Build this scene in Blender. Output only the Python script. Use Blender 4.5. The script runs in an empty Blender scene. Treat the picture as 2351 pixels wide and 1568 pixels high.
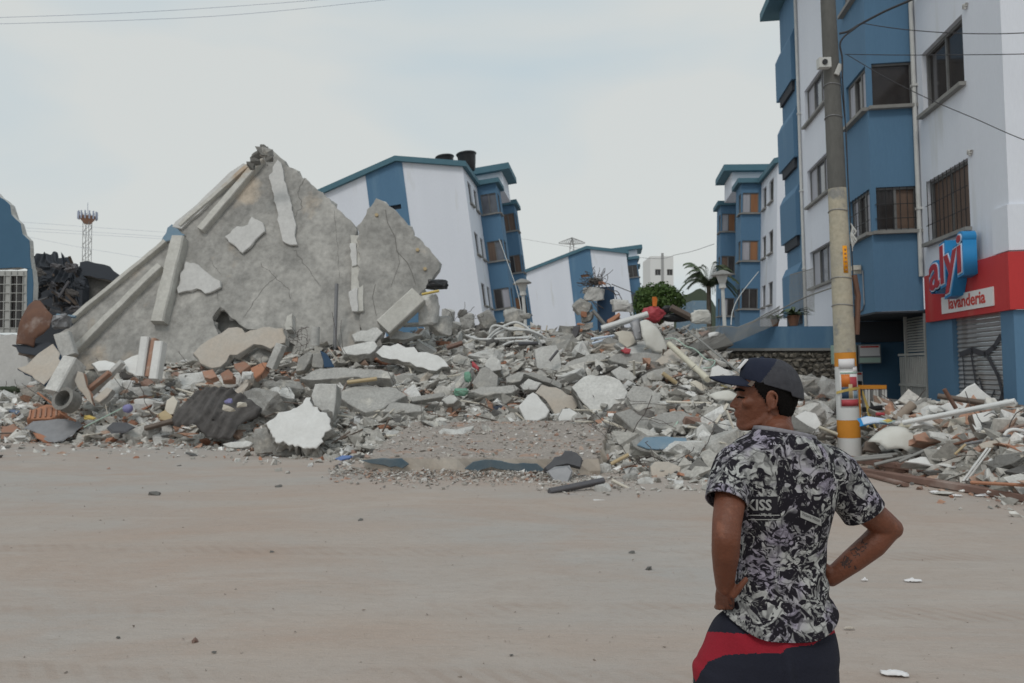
import bpy, bmesh, math, random
import numpy as np
from mathutils import Vector, Matrix, noise, Euler

rnd = random.Random(11)
SC = bpy.context.scene
COL = SC.collection
R = math.radians

# ------------------------------------------------------------------ camera, sky, sun, exposure
CAM_Z = 1.65
PITCH = R(2.07)
FPX = 1829.0            # focal length in units of a 2351 px wide picture
cam_d = bpy.data.cameras.new("camera")
cam_d.lens = 28.0
cam_d.sensor_width = 36.0
cam_d.clip_start = 0.05
cam_d.clip_end = 3000
cam_d.dof.use_dof = True
cam_d.dof.focus_distance = 2.75
cam_d.dof.aperture_fstop = 7.1
cam = bpy.data.objects.new("camera", cam_d)
COL.objects.link(cam)
cam.location = (0, 0, CAM_Z)
cam.rotation_euler = (R(90) + PITCH, 0, 0)
SC.camera = cam

SUN_EL, SUN_AZ = R(52), R(200)      # azimuth clockwise from +Y: behind the camera, a little to the left
world = bpy.data.worlds.new("World")
SC.world = world
world.use_nodes = True
nt = world.node_tree
for n in list(nt.nodes):
    nt.nodes.remove(n)
wo = nt.nodes.new("ShaderNodeOutputWorld")
bg = nt.nodes.new("ShaderNodeBackground")
bg.inputs["Strength"].default_value = 0.1
sky = nt.nodes.new("ShaderNodeTexSky")
sky.sky_type = 'NISHITA'
sky.sun_disc = False
sky.sun_elevation = SUN_EL
sky.sun_rotation = SUN_AZ
sky.dust_density = 4.0
tc = nt.nodes.new("ShaderNodeTexCoord")
mp = nt.nodes.new("ShaderNodeMapping")
mp.inputs["Scale"].default_value = (1.0, 1.0, 2.6)
mp.inputs["Rotation"].default_value = (0.0, 0.25, 0.0)
nz = nt.nodes.new("ShaderNodeTexNoise")
nz.inputs["Scale"].default_value = 1.7
nz.inputs["Detail"].default_value = 4.0
nz.inputs["Roughness"].default_value = 0.42
nz.inputs["Distortion"].default_value = 0.35
cr = nt.nodes.new("ShaderNodeValToRGB")
cr.color_ramp.elements[0].position = 0.38
cr.color_ramp.elements[0].color = (5.2, 6.4, 7.05, 1)
cr.color_ramp.elements[1].position = 0.58
cr.color_ramp.elements[1].color = (6.95, 7.2, 7.0, 1)
mx = nt.nodes.new("ShaderNodeMix")
mx.data_type = 'RGBA'
mx.inputs[0].default_value = 0.9
nt.links.new(tc.outputs["Generated"], mp.inputs["Vector"])
nt.links.new(mp.outputs["Vector"], nz.inputs["Vector"])
nt.links.new(nz.outputs["Fac"], cr.inputs["Fac"])
nt.links.new(sky.outputs["Color"], mx.inputs[6])
nt.links.new(cr.outputs["Color"], mx.inputs[7])
nt.links.new(mx.outputs[2], bg.inputs["Color"])
nt.links.new(bg.outputs["Background"], wo.inputs["Surface"])

sun_d = bpy.data.lights.new("sun", 'SUN')
sun_d.energy = 0.9
sun_d.angle = R(14)
sun_d.color = (1.0, 0.97, 0.92)
sun = bpy.data.objects.new("sun", sun_d)
COL.objects.link(sun)
_sd = Vector((math.sin(SUN_AZ) * math.cos(SUN_EL), math.cos(SUN_AZ) * math.cos(SUN_EL), math.sin(SUN_EL)))
sun.rotation_euler = (-_sd).to_track_quat('-Z', 'Y').to_euler()
sun.location = _sd * 60

vs = SC.view_settings
SC.display_settings.display_device = 'sRGB'
vs.view_transform = 'Standard'
vs.look = 'None'
vs.exposure = 0.0
vs.gamma = 1.0
vs.use_curve_mapping = False
SC.render.engine = 'CYCLES'
SC.cycles.use_denoising = True
SC.cycles.max_bounces = 6
SC.cycles.diffuse_bounces = 3
SC.cycles.transparent_max_bounces = 8

# ------------------------------------------------------------------ measuring helpers
_fw = Vector((0, math.cos(PITCH), math.sin(PITCH)))
_up = Vector((0, -math.sin(PITCH), math.cos(PITCH)))
_rt = Vector((1, 0, 0))
CAM = Vector((0, 0, CAM_Z))

def ray(px, py):
    d = _fw + _rt * ((px - 1175.5) / FPX) + _up * ((784 - py) / FPX)
    return d / d.y

def P(px, py, D):
    """point at depth D metres on the sight line through (px, py) of the 2351 x 1568 picture"""
    return CAM + ray(px, py) * D

def on_ground(px, py, z=0.0):
    d = ray(px, py)
    return CAM + d * ((z - CAM_Z) / d.z)

# measured cut-outs of the photograph (x0, y0, scale) in 4096 px units
CROPS = dict(A=(0, 1200, .44643), B=(800, 1200, .44643), C=(1600, 1200, .44643), D=(2100, 1200, .54217),
             E=(2000, 850, .54214), F=(700, 500, .57411), G=(0, 500, .51021), H=(1200, 1600, .59549),
             I=(3400, 1500, .35081), J=(2250, 1000, .22321), K=(0, 760, .47214), L=(3050, 1200, .57409),
             Q=(3300, 1200, .31878), U=(0, 0, 1.0), V=(0, 0, 1.74224))

def px(crop, x, y):
    a = CROPS[crop]
    return ((a[0] + x * a[2]) / 1.74224, (a[1] + y * a[2]) / 1.74224)

# ------------------------------------------------------------------ mesh helpers
class MB:
    def __init__(s):
        s.v, s.f, s.m = [], [], []

    def add(s, verts, faces, m=0):
        o = len(s.v)
        s.v += [Vector(p) for p in verts]
        s.f += [tuple(o + i for i in f) for f in faces]
        s.m += [m] * len(faces)
        return s

    def box(s, x0, x1, y0, y1, z0, z1, m=0):
        return s.add([(x0, y0, z0), (x1, y0, z0), (x1, y1, z0), (x0, y1, z0), (x0, y0, z1), (x1, y0, z1), (x1, y1, z1), (x0, y1, z1)],
                     [(0, 3, 2, 1), (4, 5, 6, 7), (0, 1, 5, 4), (1, 2, 6, 5), (2, 3, 7, 6), (3, 0, 4, 7)], m)

    def beam(s, p0, p1, w, h, up=(0, 0, 1), m=0, ch=0.0, taper=1.0):
        """bar from p0 to p1, w wide and h high, with chamfered long edges"""
        p0, p1 = Vector(p0), Vector(p1)
        t = (p1 - p0).normalized()
        sd = t.cross(Vector(up))
        if sd.length < 1e-4:
            sd = t.cross(Vector((1, 0, 0)))
        sd.normalize()
        u = sd.cross(t).normalized()
        c = ch
        if c > 0:
            prof = [(-w/2+c, -h/2), (w/2-c, -h/2), (w/2, -h/2+c), (w/2, h/2-c), (w/2-c, h/2), (-w/2+c, h/2), (-w/2, h/2-c), (-w/2, -h/2+c)]
        else:
            prof = [(-w/2, -h/2), (w/2, -h/2), (w/2, h/2), (-w/2, h/2)]
        n = len(prof)
        vv = [p0 + sd*a + u*b for a, b in prof] + [p1 + sd*a*taper + u*b*taper for a, b in prof]
        ff = [(i, (i+1) % n, n+(i+1) % n, n+i) for i in range(n)]
        ff += [tuple(range(n-1, -1, -1)), tuple(range(n, 2*n))]
        return s.add(vv, ff, m)

    def tube(s, pts, r, n=6, m=0, cap=True):
        pts = [Vector(p) for p in pts]
        k = len(pts)
        rs = r if isinstance(r, (list, tuple)) else [r]*k
        vv, prev = [], None
        for i, p in enumerate(pts):
            t = (pts[min(i+1, k-1)] - pts[max(i-1, 0)])
            if t.length < 1e-9:
                t = Vector((0, 0, 1))
            t.normalize()
            if prev is None:
                a = t.orthogonal().normalized()
            else:
                a = prev - t*prev.dot(t)
                if a.length < 1e-6:
                    a = t.orthogonal()
                a.normalize()
            prev = a
            b = t.cross(a)
            vv += [p + (a*math.cos(2*math.pi*j/n) + b*math.sin(2*math.pi*j/n))*rs[i] for j in range(n)]
        ff = [(i*n+j, i*n+(j+1) % n, (i+1)*n+(j+1) % n, (i+1)*n+j) for i in range(k-1) for j in range(n)]
        if cap:
            ff += [tuple(range(n-1, -1, -1)), tuple((k-1)*n+j for j in range(n))]
        return s.add(vv, ff, m)

    def lathe(s, prof, c=(0, 0, 0), n=20, m=0):
        c = Vector(c)
        k = len(prof)
        vv = [c + Vector((r*math.cos(2*math.pi*j/n), r*math.sin(2*math.pi*j/n), z)) for r, z in prof for j in range(n)]
        ff = [(i*n+j, i*n+(j+1) % n, (i+1)*n+(j+1) % n, (i+1)*n+j) for i in range(k-1) for j in range(n)]
        ff += [tuple(range(n-1, -1, -1)), tuple((k-1)*n+j for j in range(n))]
        return s.add(vv, ff, m)

    def wall(s, O, U, N, u0, u1, z0, z1, holes=(), depth=0.12, m=0, top=None):
        """wall sheet with real openings: O + U*u + z up, N outward; holes (u0,u1,z0,z1) get reveals of the given depth.
        top: function u -> z of a sloping upper edge"""
        O, U, N = Vector(O), Vector(U).normalized(), Vector(N).normalized()
        Z = Vector((0, 0, 1))
        us = sorted(set([u0, u1] + [h for a in holes for h in a[:2] if u0 < h < u1]))
        zs = sorted(set([z0, z1] + [h for a in holes for h in a[2:] if z0 < h < z1]))
        for i in range(len(us)-1):
            for j in range(len(zs)-1):
                cu, cz = (us[i]+us[i+1])/2, (zs[j]+zs[j+1])/2
                if any(a[0] < cu < a[1] and a[2] < cz < a[3] for a in holes):
                    continue
                za = zb = zs[j+1]
                if top and j == len(zs)-2:
                    za, zb = top(us[i]), top(us[i+1])
                s.add([O+U*us[i]+Z*zs[j], O+U*us[i+1]+Z*zs[j], O+U*us[i+1]+Z*zb, O+U*us[i]+Z*za], [(0, 1, 2, 3)], m)
        for a in holes:
            q = [(a[0], a[2]), (a[1], a[2]), (a[1], a[3]), (a[0], a[3])]
            for k in range(4):
                (ua, za), (ub, zb) = q[k], q[(k+1) % 4]
                p, r_ = O+U*ua+Z*za, O+U*ub+Z*zb
                s.add([p, r_, r_-N*depth, p-N*depth], [(0, 1, 2, 3)], m)
        return s

    def build(s, name, mats, parent=None, smooth=False, origin=None, fix=True, loc=None):
        me = bpy.data.meshes.new(name)
        o3 = Vector(origin) if origin is not None else Vector()
        me.from_pydata([tuple(p - o3) for p in s.v], [], s.f)
        if not isinstance(mats, (list, tuple)):
            mats = [mats]
        for m in mats:
            me.materials.append(MAT[m] if isinstance(m, str) else m)
        me.polygons.foreach_set("material_index", s.m)
        if smooth:
            me.polygons.foreach_set("use_smooth", [True]*len(s.f))
        if fix:
            bm = bmesh.new()
            bm.from_mesh(me)
            bmesh.ops.recalc_face_normals(bm, faces=bm.faces)
            bm.to_mesh(me)
            bm.free()
        me.update()
        ob = bpy.data.objects.new(name, me)
        COL.objects.link(ob)
        if parent is not None:
            ob.parent = parent
            if origin is not None:
                ob.location = o3 - parent.location
        elif origin is not None:
            ob.location = o3
        if loc is not None:
            ob.location = loc
        return ob

def tag(o, label=None, cat=None, group=None, kind=None):
    if label: o["label"] = label
    if cat: o["category"] = cat
    if group: o["group"] = group
    if kind or cat: o["kind"] = kind or "thing"
    return o

def thing(name, label, cat, loc=(0, 0, 0), rot=(0, 0, 0), group=None):
    o = bpy.data.objects.new(name, None)
    o.empty_display_size = 0.3
    COL.objects.link(o)
    o.location = loc
    o.rotation_euler = rot
    return tag(o, label, cat, group)

def copy_tree(o, parent=None):
    c = o.copy()
    COL.objects.link(c)
    c.parent = parent
    for ch in list(o.children):
        copy_tree(ch, c)
    return c

def smooth_by_angle(o, deg=40):
    me = o.data
    me.polygons.foreach_set("use_smooth", [True]*len(me.polygons))
    bm = bmesh.new(); bm.from_mesh(me)
    for e in bm.edges:
        if len(e.link_faces) == 2 and e.calc_face_angle(0) > R(deg):
            e.smooth = False
    bm.to_mesh(me); bm.free()
    return o

def nz3(p, s=1.0, seed=0.0):
    return noise.noise(Vector(p)*s + Vector((seed, seed*1.7, -seed)))

# ------------------------------------------------------------------ materials
MAT = {}

def mat(name, col, rough=0.85, col2=None, nscale=3.0, mixamt=0.5, bump=0.0, bscale=40.0, metal=0.0, spec=0.3, rand=0.0,
        col3=None, n3=0.9, t3=0.58, coords="Object", stretch=(1, 1, 1), fine=0.0):
    """node material: base colour broken up by two noises, optional stain colour, per-object brightness spread, bump"""
    m = bpy.data.materials.new(name)
    m.use_nodes = True
    t = m.node_tree
    b = t.nodes["Principled BSDF"]
    b.inputs["Roughness"].default_value = rough
    b.inputs["Metallic"].default_value = metal
    b.inputs["Specular IOR Level"].default_value = spec
    co = t.nodes.new("ShaderNodeTexCoord")
    mpn = t.nodes.new("ShaderNodeMapping")
    mpn.inputs["Scale"].default_value = stretch
    t.links.new(co.outputs[coords], mpn.inputs["Vector"])
    vec = mpn.outputs["Vector"]
    rgb = t.nodes.new("ShaderNodeRGB")
    rgb.outputs[0].default_value = (*col, 1)
    out = rgb.outputs[0]
    def nzn(scale, detail=6, rough_=0.6):
        n = t.nodes.new("ShaderNodeTexNoise")
        n.inputs["Scale"].default_value = scale
        n.inputs["Detail"].default_value = detail
        n.inputs["Roughness"].default_value = rough_
        t.links.new(vec, n.inputs["Vector"])
        return n
    def ramp(src, a, c):
        r = t.nodes.new("ShaderNodeMapRange")
        r.inputs[1].default_value = a
        r.inputs[2].default_value = c
        t.links.new(src, r.inputs[0])
        return r.outputs[0]
    def mixc(f, a, c):
        x = t.nodes.new("ShaderNodeMix")
        x.data_type = 'RGBA'
        if isinstance(f, float):
            x.inputs[0].default_value = f
        else:
            t.links.new(f, x.inputs[0])
        t.links.new(a, x.inputs[6])
        if isinstance(c, tuple):
            x.inputs[7].default_value = (*c, 1)
        else:
            t.links.new(c, x.inputs[7])
        return x.outputs[2]
    if col2:
        f = ramp(nzn(nscale).outputs["Fac"], 0.5-mixamt/2, 0.5+mixamt/2)
        out = mixc(f, out, col2)
    if col3:
        f = ramp(nzn(n3, 5, 0.55).outputs["Fac"], t3, t3+0.1)
        out = mixc(f, out, col3)
    if fine > 0:
        f = nzn(bscale*1.3, 3, 0.7).outputs["Fac"]
        h = t.nodes.new("ShaderNodeHueSaturation")
        mr = t.nodes.new("ShaderNodeMapRange")
        mr.inputs[1].default_value = 0.3; mr.inputs[2].default_value = 0.7
        mr.inputs[3].default_value = 1-fine; mr.inputs[4].default_value = 1+fine
        t.links.new(f, mr.inputs[0])
        t.links.new(mr.outputs[0], h.inputs["Value"])
        t.links.new(out, h.inputs["Color"])
        out = h.outputs[0]
    if rand > 0:
        oi = t.nodes.new("ShaderNodeObjectInfo")
        mr = t.nodes.new("ShaderNodeMapRange")
        mr.inputs[3].default_value = 1-rand; mr.inputs[4].default_value = 1+rand
        t.links.new(oi.outputs["Random"], mr.inputs[0])
        h = t.nodes.new("ShaderNodeHueSaturation")
        t.links.new(mr.outputs[0], h.inputs["Value"])
        t.links.new(out, h.inputs["Color"])
        out = h.outputs[0]
    t.links.new(out, b.inputs["Base Color"])
    if bump > 0:
        n = nzn(bscale, 7, 0.65)
        bp = t.nodes.new("ShaderNodeBump")
        bp.inputs["Strength"].default_value = bump
        bp.inputs["Distance"].default_value = 0.02
        t.links.new(n.outputs["Fac"], bp.inputs["Height"])
        t.links.new(bp.outputs["Normal"], b.inputs["Normal"])
    MAT[name] = m
    return m

mat("concrete", (.42, .408, .384), .92, (.295, .286, .27), 2.6, .4, .9, 14, col3=(.50, .475, .43), n3=1.6, t3=.56, rand=.18, fine=.2)
mat("concrete_light", (.60, .59, .565), .92, (.46, .45, .43), 2.4, .4, .8, 12, col3=(.40, .385, .36), n3=2.2, t3=.62, rand=.12, fine=.15)
mat("concrete_dark", (.235, .225, .21), .95, (.165, .16, .15), 3, .5, .8, 14, rand=.15, fine=.15)
mat("slab_soffit", (.43, .414, .388), .93, (.25, .243, .23), .85, .34, .8, 4, col3=(.46, .395, .325), n3=.6, t3=.58, fine=.22)
mat("plaster_dull", (.60, .59, .575), .9, (.50, .49, .475), 2.0, .5, .4, 8, fine=.08)
mat("crack_line", (.17, .162, .152), .95)
mat("rib_concrete", (.60, .585, .545), .92, (.43, .415, .38), 1.6, .5, .5, 8, col3=(.46, .36, .27), n3=.8, t3=.62, fine=.1)
mat("plaster_white", (.74, .735, .72), .88, (.64, .63, .61), 2.4, .4, .5, 10, rand=.05, col3=(.50, .47, .43), n3=2.2, t3=.64, fine=.05)
mat("plaster_cream", (.66, .62, .54), .88, (.52, .47, .40), 2.4, .5, .3, 10, rand=.06, fine=.05)
mat("plaster_peach", (.475, .44, .395), .9, (.47, .405, .34), 1.6, .4, .35, 10, fine=.08)
mat("brick", (.37, .185, .125), .92, (.33, .23, .18), 6, .5, .6, 20, rand=.22, col3=(.42, .33, .27), n3=5, t3=.6)
mat("terracotta", (.43, .21, .13), .9, (.37, .18, .115), 5, .5, .4, 25, rand=.1)
mat("wall_white", (.76, .785, .85), .85, (.71, .735, .80), .9, .5, .08, 30, col3=(.65, .665, .69), n3=1.3, t3=.60, stretch=(1, 1, .16), fine=.03)
mat("wall_blue", (.108, .212, .33), .8, (.092, .185, .295), .9, .5, .08, 30, col3=(.13, .235, .345), n3=1.2, t3=.58, stretch=(1, 1, .18), fine=.04)
mat("wall_navy", (.045, .08, .135), .8, (.03, .068, .13), 1, .5, .1, 30, fine=.04)
mat("trim_teal", (.095, .19, .24), .75, (.075, .16, .205), 2, .5, .05, 30)
mat("trim_grey", (.30, .295, .28), .85, (.22, .215, .205), 4, .5, .1, 30)
mat("gate_grey", (.40, .395, .375), .7, (.32, .315, .30), 5, .5)
mat("wall_blue_deep", (.07, .15, .235), .85, (.058, .128, .205), .9, .5, .1, 30, fine=.04)
mat("frame_dull", (.44, .44, .425), .7, (.36, .36, .345), 5, .5)
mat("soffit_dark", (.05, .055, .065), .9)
mat("glass_dark", (.03, .028, .03), .12, (.055, .048, .045), 1.2, .4, spec=.5)
mat("glass_pale", (.16, .17, .20), .1, (.09, .095, .11), 1.5, .5, spec=.55)
mat("curtain_brown", (.20, .13, .095), .5, (.10, .07, .055), 7, .5, stretch=(1, 1, .08), spec=.4)
mat("curtain_orange", (.36, .17, .08), .5, (.24, .11, .055), 4, .5, stretch=(1, 1, .1), spec=.4)
mat("curtain_white", (.48, .48, .52), .6, (.33, .33, .37), 9, .5, stretch=(1, 1, .06))
mat("frame_grey", (.20, .20, .20), .6, (.14, .14, .14), 5, .5)
mat("frame_white", (.62, .62, .60), .6, (.5, .5, .48), 5, .5, rand=.04)
mat("iron_black", (.025, .025, .027), .6, spec=.4)
mat("metal_grey", (.30, .30, .31), .5, (.22, .22, .23), 5, .5, metal=.4)
mat("metal_dark", (.10, .10, .115), .6, (.14, .13, .13), 5, .5, metal=.2)
mat("rust", (.20, .105, .07), .85, (.13, .075, .06), 4, .5, .4, 20, col3=(.30, .23, .20), n3=1.5, t3=.56, rand=.1)
mat("rebar", (.10, .085, .08), .8, rand=.2)
mat("timber", (.19, .15, .125), .85, (.12, .095, .08), 4, .5, .4, 20, stretch=(1, 1, 1), rand=.12)
mat("timber_brown", (.235, .145, .115), .8, (.16, .10, .082), 3, .5, .35, 14, col3=(.31, .235, .205), n3=1.2, t3=.56, rand=.05)
mat("timber_pale", (.50, .40, .25), .8, (.42, .32, .19), 6, .5, .2, 20)
mat("pipe_cream", (.62, .58, .47), .5, (.52, .48, .38), 4, .5, rand=.05)
mat("plastic_white", (.70, .70, .69), .5, (.60, .60, .59), 4, .5, rand=.06)
mat("plastic_red", (.47, .07, .085), .45, (.34, .05, .06), 5, .5, .3, 12)
mat("plastic_orange", (.60, .17, .03), .45)
mat("plastic_black", (.018, .018, .02), .35, (.035, .035, .038), 6, .5, .3, 12)
mat("plastic_blue", (.13, .20, .40), .6)
mat("plastic_violet", (.25, .24, .44), .6)
mat("plastic_green", (.13, .33, .225), .6, (.22, .36, .28), 6, .5)
mat("mint", (.42, .55, .47), .6)
mat("tarp_dark", (.06, .055, .053), .7, (.125, .115, .11), 5, .5, .5, 18)
mat("rubber", (.075, .075, .085), .7, (.11, .11, .115), 5, .5)
mat("net_wire", (.27, .265, .25), .8)
mat("wire_dark", (.05, .05, .055), .7)
mat("wire_sky", (.36, .40, .50), .7)
mat("cloth_white", (.66, .65, .61), .9, (.55, .53, .48), 3, .5, .3, 12)
mat("fabric_tan", (.34, .28, .23), .9, (.27, .22, .18), 5, .5, .4, 18)
mat("sign_red", (.53, .04, .04), .55, (.45, .035, .037), 1.5, .5, col3=(.48, .07, .06), n3=1.2, t3=.58, stretch=(1, 1, .3), fine=.04)
mat("logo_red", (.36, .02, .03), .4)
mat("logo_blue", (.03, .24, .52), .4)
mat("logo_pale", (.60, .68, .80), .4)
mat("paint_white", (.68, .68, .67), .6, (.58, .58, .57), 4, .5)
mat("paint_orange", (.66, .27, .035), .6, (.58, .23, .03), 4, .5)
mat("paint_yellow", (.58, .43, .13), .6)
mat("paint_teal_worn", (.075, .12, .155), .9, (.14, .165, .18), 5, .5, .4, 14)
mat("paint_blue_worn", (.15, .245, .33), .9, (.22, .29, .35), 4, .5, .4, 14, col3=(.36, .36, .35), n3=3, t3=.6)
mat("sticker_orange", (.80, .33, .02), .5)
mat("ink_red", (.50, .05, .04), .6)
mat("ink_black", (.03, .03, .035), .6)
mat("paper_white", (.72, .70, .70), .7)
mat("shutter", (.34, .34, .35), .6, (.26, .26, .265), 3, .5, metal=.2, col3=(.22, .21, .205), n3=2.2, t3=.57, stretch=(1, 1, .4), fine=.06)
mat("graffiti", (.06, .06, .07), .7)
mat("leaf", (.075, .125, .03), .6, (.045, .085, .02), 2, .5, rand=.1)
mat("leaf_palm", (.085, .125, .06), .6, (.12, .15, .085), 3, .5)
mat("leaf_dark", (.035, .05, .03), .8, (.05, .06, .035), .4, .5)
mat("bark", (.16, .13, .10), .9, (.11, .09, .07), 6, .5, .5, 20)
mat("stone", (.25, .225, .19), .9, (.17, .155, .13), 4, .5, .5, 14, rand=.30, col3=(.27, .20, .145), n3=2, t3=.6)
mat("mortar", (.17, .158, .14), .95, (.12, .11, .10), 5, .5, .5, 30)
mat("far_white", (.70, .70, .69), .9)
mat("far_grey", (.33, .33, .33), .9)
# ------------------------------------------------------------------ ground
def ground_material():
    m = bpy.data.materials.new("dust_ground")
    m.use_nodes = True
    t = m.node_tree
    b = t.nodes["Principled BSDF"]
    b.inputs["Roughness"].default_value = .95
    b.inputs["Specular IOR Level"].default_value = .15
    co = t.nodes.new("ShaderNodeTexCoord")
    def nn(scale, st=(1, 1, 1), detail=6, rough=.6, dist=0.0):
        mpn = t.nodes.new("ShaderNodeMapping")
        mpn.inputs["Scale"].default_value = st
        mpn.inputs["Rotation"].default_value = (0, 0, R(4))
        t.links.new(co.outputs["Object"], mpn.inputs["Vector"])
        n = t.nodes.new("ShaderNodeTexNoise")
        n.inputs["Scale"].default_value = scale
        n.inputs["Detail"].default_value = detail
        n.inputs["Roughness"].default_value = rough
        n.inputs["Distortion"].default_value = dist
        t.links.new(mpn.outputs["Vector"], n.inputs["Vector"])
        return n.outputs["Fac"]
    def mr(src, a, c, lo=0., hi=1.):
        r = t.nodes.new("ShaderNodeMapRange")
        for i, v in ((1, a), (2, c), (3, lo), (4, hi)):
            r.inputs[i].default_value = v
        t.links.new(src, r.inputs[0])
        return r.outputs[0]
    def mix(f, a, c):
        x = t.nodes.new("ShaderNodeMix")
        x.data_type = 'RGBA'
        t.links.new(f, x.inputs[0])
        for i, v in ((6, a), (7, c)):
            if isinstance(v, tuple):
                x.inputs[i].default_value = (*v, 1)
            else:
                t.links.new(v, x.inputs[i])
        return x.outputs[2]
    c = mix(mr(nn(.20, (.8, 1.1, 1), 4), .40, .60), (.42, .352, .305), (.395, .365, .34))
    c = mix(mr(nn(.42, (.45, 1.1, 1), 7, .65, 1.6), .46, .70, 0, .8), c, (.40, .305, .25))
    c = mix(mr(nn(.8, (.4, 1.2, 1), 7, .65, 1.8), .52, .72, 0, .6), c, (.455, .408, .37))
    c = mix(mr(nn(3.0, (.6, 1.1, 1), 7, .7, .8), .52, .72, 0, .5), c, (.36, .295, .25))
    c = mix(mr(nn(11, (.8, 1, 1), 6, .7), .52, .72, 0, .4), c, (.33, .275, .235))
    c = mix(mr(nn(40, (1, 1, 1), 4, .75), .58, .72, 0, .5), c, (.50, .45, .41))
    # tyre tracks: two faint brown bands with tread bars running along the road
    sp = t.nodes.new("ShaderNodeSeparateXYZ")
    t.links.new(co.outputs["Object"], sp.inputs[0])
    def mth(op, a, b_=None):
        n = t.nodes.new("ShaderNodeMath"); n.operation = op
        for i, v in enumerate((a, b_)):
            if v is None: continue
            if isinstance(v, (int, float)): n.inputs[i].default_value = v
            else: t.links.new(v, n.inputs[i])
        return n.outputs[0]
    yy = mth('ADD', sp.outputs["Y"], mth('MULTIPLY', sp.outputs["X"], .035))
    band = None
    for y0, hw in ((5.55, .20), (7.3, .22), (4.35, .16)):
        bnd = mr(mth('ABSOLUTE', mth('SUBTRACT', yy, y0)), hw*.55, hw, 1, 0)
        band = bnd if band is None else mth('MAXIMUM', band, bnd)
    tread = mr(mth('SINE', mth('ADD', mth('MULTIPLY', sp.outputs["X"], 42.0), mth('MULTIPLY', sp.outputs["Y"], 30.0))), -.2, .6)
    wear = mr(nn(.8, (.5, 1, 1), 5, .65), .42, .62)
    trk = mth('MULTIPLY', mth('MULTIPLY', band, wear), mth('ADD', mth('MULTIPLY', tread, .35), .30))
    c = mix(trk, c, (.33, .255, .21))
    t.links.new(c, b.inputs["Base Color"])
    bp = t.nodes.new("ShaderNodeBump")
    bp.inputs["Strength"].default_value = .55
    bp.inputs["Distance"].default_value = .02
    ad = t.nodes.new("ShaderNodeMath")
    ad.operation = 'ADD'
    t.links.new(mr(nn(7, (.5, 1.4, 1), 6, .65), .2, .8), ad.inputs[0])
    t.links.new(mr(nn(60, (1, 1, 1), 4, .7), .2, .8, 0, .35), ad.inputs[1])
    t.links.new(ad.outputs[0], bp.inputs["Height"])
    t.links.new(bp.outputs["Normal"], b.inputs["Normal"])
    MAT["dust_ground"] = m

ground_material()
gb = MB()
xs = [-900, -300, -100, -40] + [-20 + i*.5 for i in range(81)] + [40, 100, 300, 900]
ys = [-300, -60, -10] + [-2 + i*.4 for i in range(70)] + [30, 45, 70, 120, 300, 1200]
gv = []
for y in ys:
    for x in xs:
        k = 1.0 if abs(x) < 21 and y < 27 else 0.0
        gv.append((x, y, k*(.020*nz3((x*.3, y*.9, 0)) + .010*nz3((x*.8, y*2.2, 3)))))
nx = len(xs)
gf = [(j*nx+i, j*nx+i+1, (j+1)*nx+i+1, (j+1)*nx+i) for j in range(len(ys)-1) for i in range(nx-1)]
gb.add(gv, gf)
tag(gb.build("ground", "dust_ground", smooth=True), "dusty beige unpaved road in front of the rubble", None, kind="structure")

# ------------------------------------------------------------------ rubble mound (columns measured along the photo: list of (y, depth))
MOUND = [
    (-260, [(1018, 18.0), (985, 18.9), (945, 19.7), (900, 20.6)]),
    (0,    [(1015, 18.2), (980, 18.9), (940, 19.7), (900, 20.6)]),
    (150,  [(1015, 18.3), (975, 18.9), (925, 19.7), (880, 20.6)]),
    (300,  [(1018, 18.1), (965, 18.8), (905, 19.7), (850, 20.6)]),
    (450,  [(1022, 17.8), (960, 18.6), (895, 19.7), (835, 20.8)]),
    (600,  [(1037, 16.8), (960, 17.8), (885, 19.3), (818, 20.9)]),
    (750,  [(1050, 15.2), (960, 17.0), (880, 19.0), (800, 21.0)]),
    (850,  [(1056, 14.9), (960, 17.0), (870, 19.2), (785, 22.0)]),
    (1000, [(1058, 14.8), (960, 17.0), (860, 19.6), (752, 24.5)]),
    (1150, [(1058, 14.8), (960, 17.0), (860, 19.6), (742, 25.5)]),
    (1300, [(1058, 14.8), (958, 17.0), (855, 19.8), (762, 25.5)]),
    (1400, [(1075, 13.5), (955, 16.2), (845, 19.5), (752, 25.0)]),
    (1500, [(1092, 12.5), (955, 15.4), (838, 19.2), (742, 24.5)]),
    (1600, [(1098, 12.2), (960, 15.0), (850, 18.3), (765, 22.5)]),
    (1700, [(1095, 12.4), (985, 14.2), (905, 16.5), (835, 19.0)]),
    (1800, [(1085, 12.9), (985, 14.5), (925, 16.4), (875, 18.8)]),
    (1880, [(1052, 15.0), (995, 15.6), (938, 16.6), (898, 18.2)]),
    (1985, [(1046, 15.5), (1000, 15.9), (950, 16.6), (918, 17.5)]),
    (2050, [(1086, 12.8), (1000, 13.6), (955, 14.5), (935, 15.6)]),
    (2200, [(1116, 11.4), (1025, 12.1), (965, 12.9), (938, 13.7)]),
    (2330, [(1148, 10.2), (1045, 10.8), (980, 11.5), (945, 12.1)]),
    (2480, [(1180, 9.2), (1065, 9.8), (995, 10.5), (950, 11.1)]),
    (2680, [(1201, 8.6), (1193, 8.8), (1186, 9.0), (1178, 9.2)]),
]

def mound_col(x):
    x = max(MOUND[0][0], min(MOUND[-1][0], x))
    for (xa, a), (xb, b) in zip(MOUND, MOUND[1:]):
        if xa <= x <= xb:
            f = (x-xa)/(xb-xa)
            f = f*f*(3-2*f)
            return [(p[0]+(q[0]-p[0])*f, p[1]+(q[1]-p[1])*f) for p, q in zip(a, b)]

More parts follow.
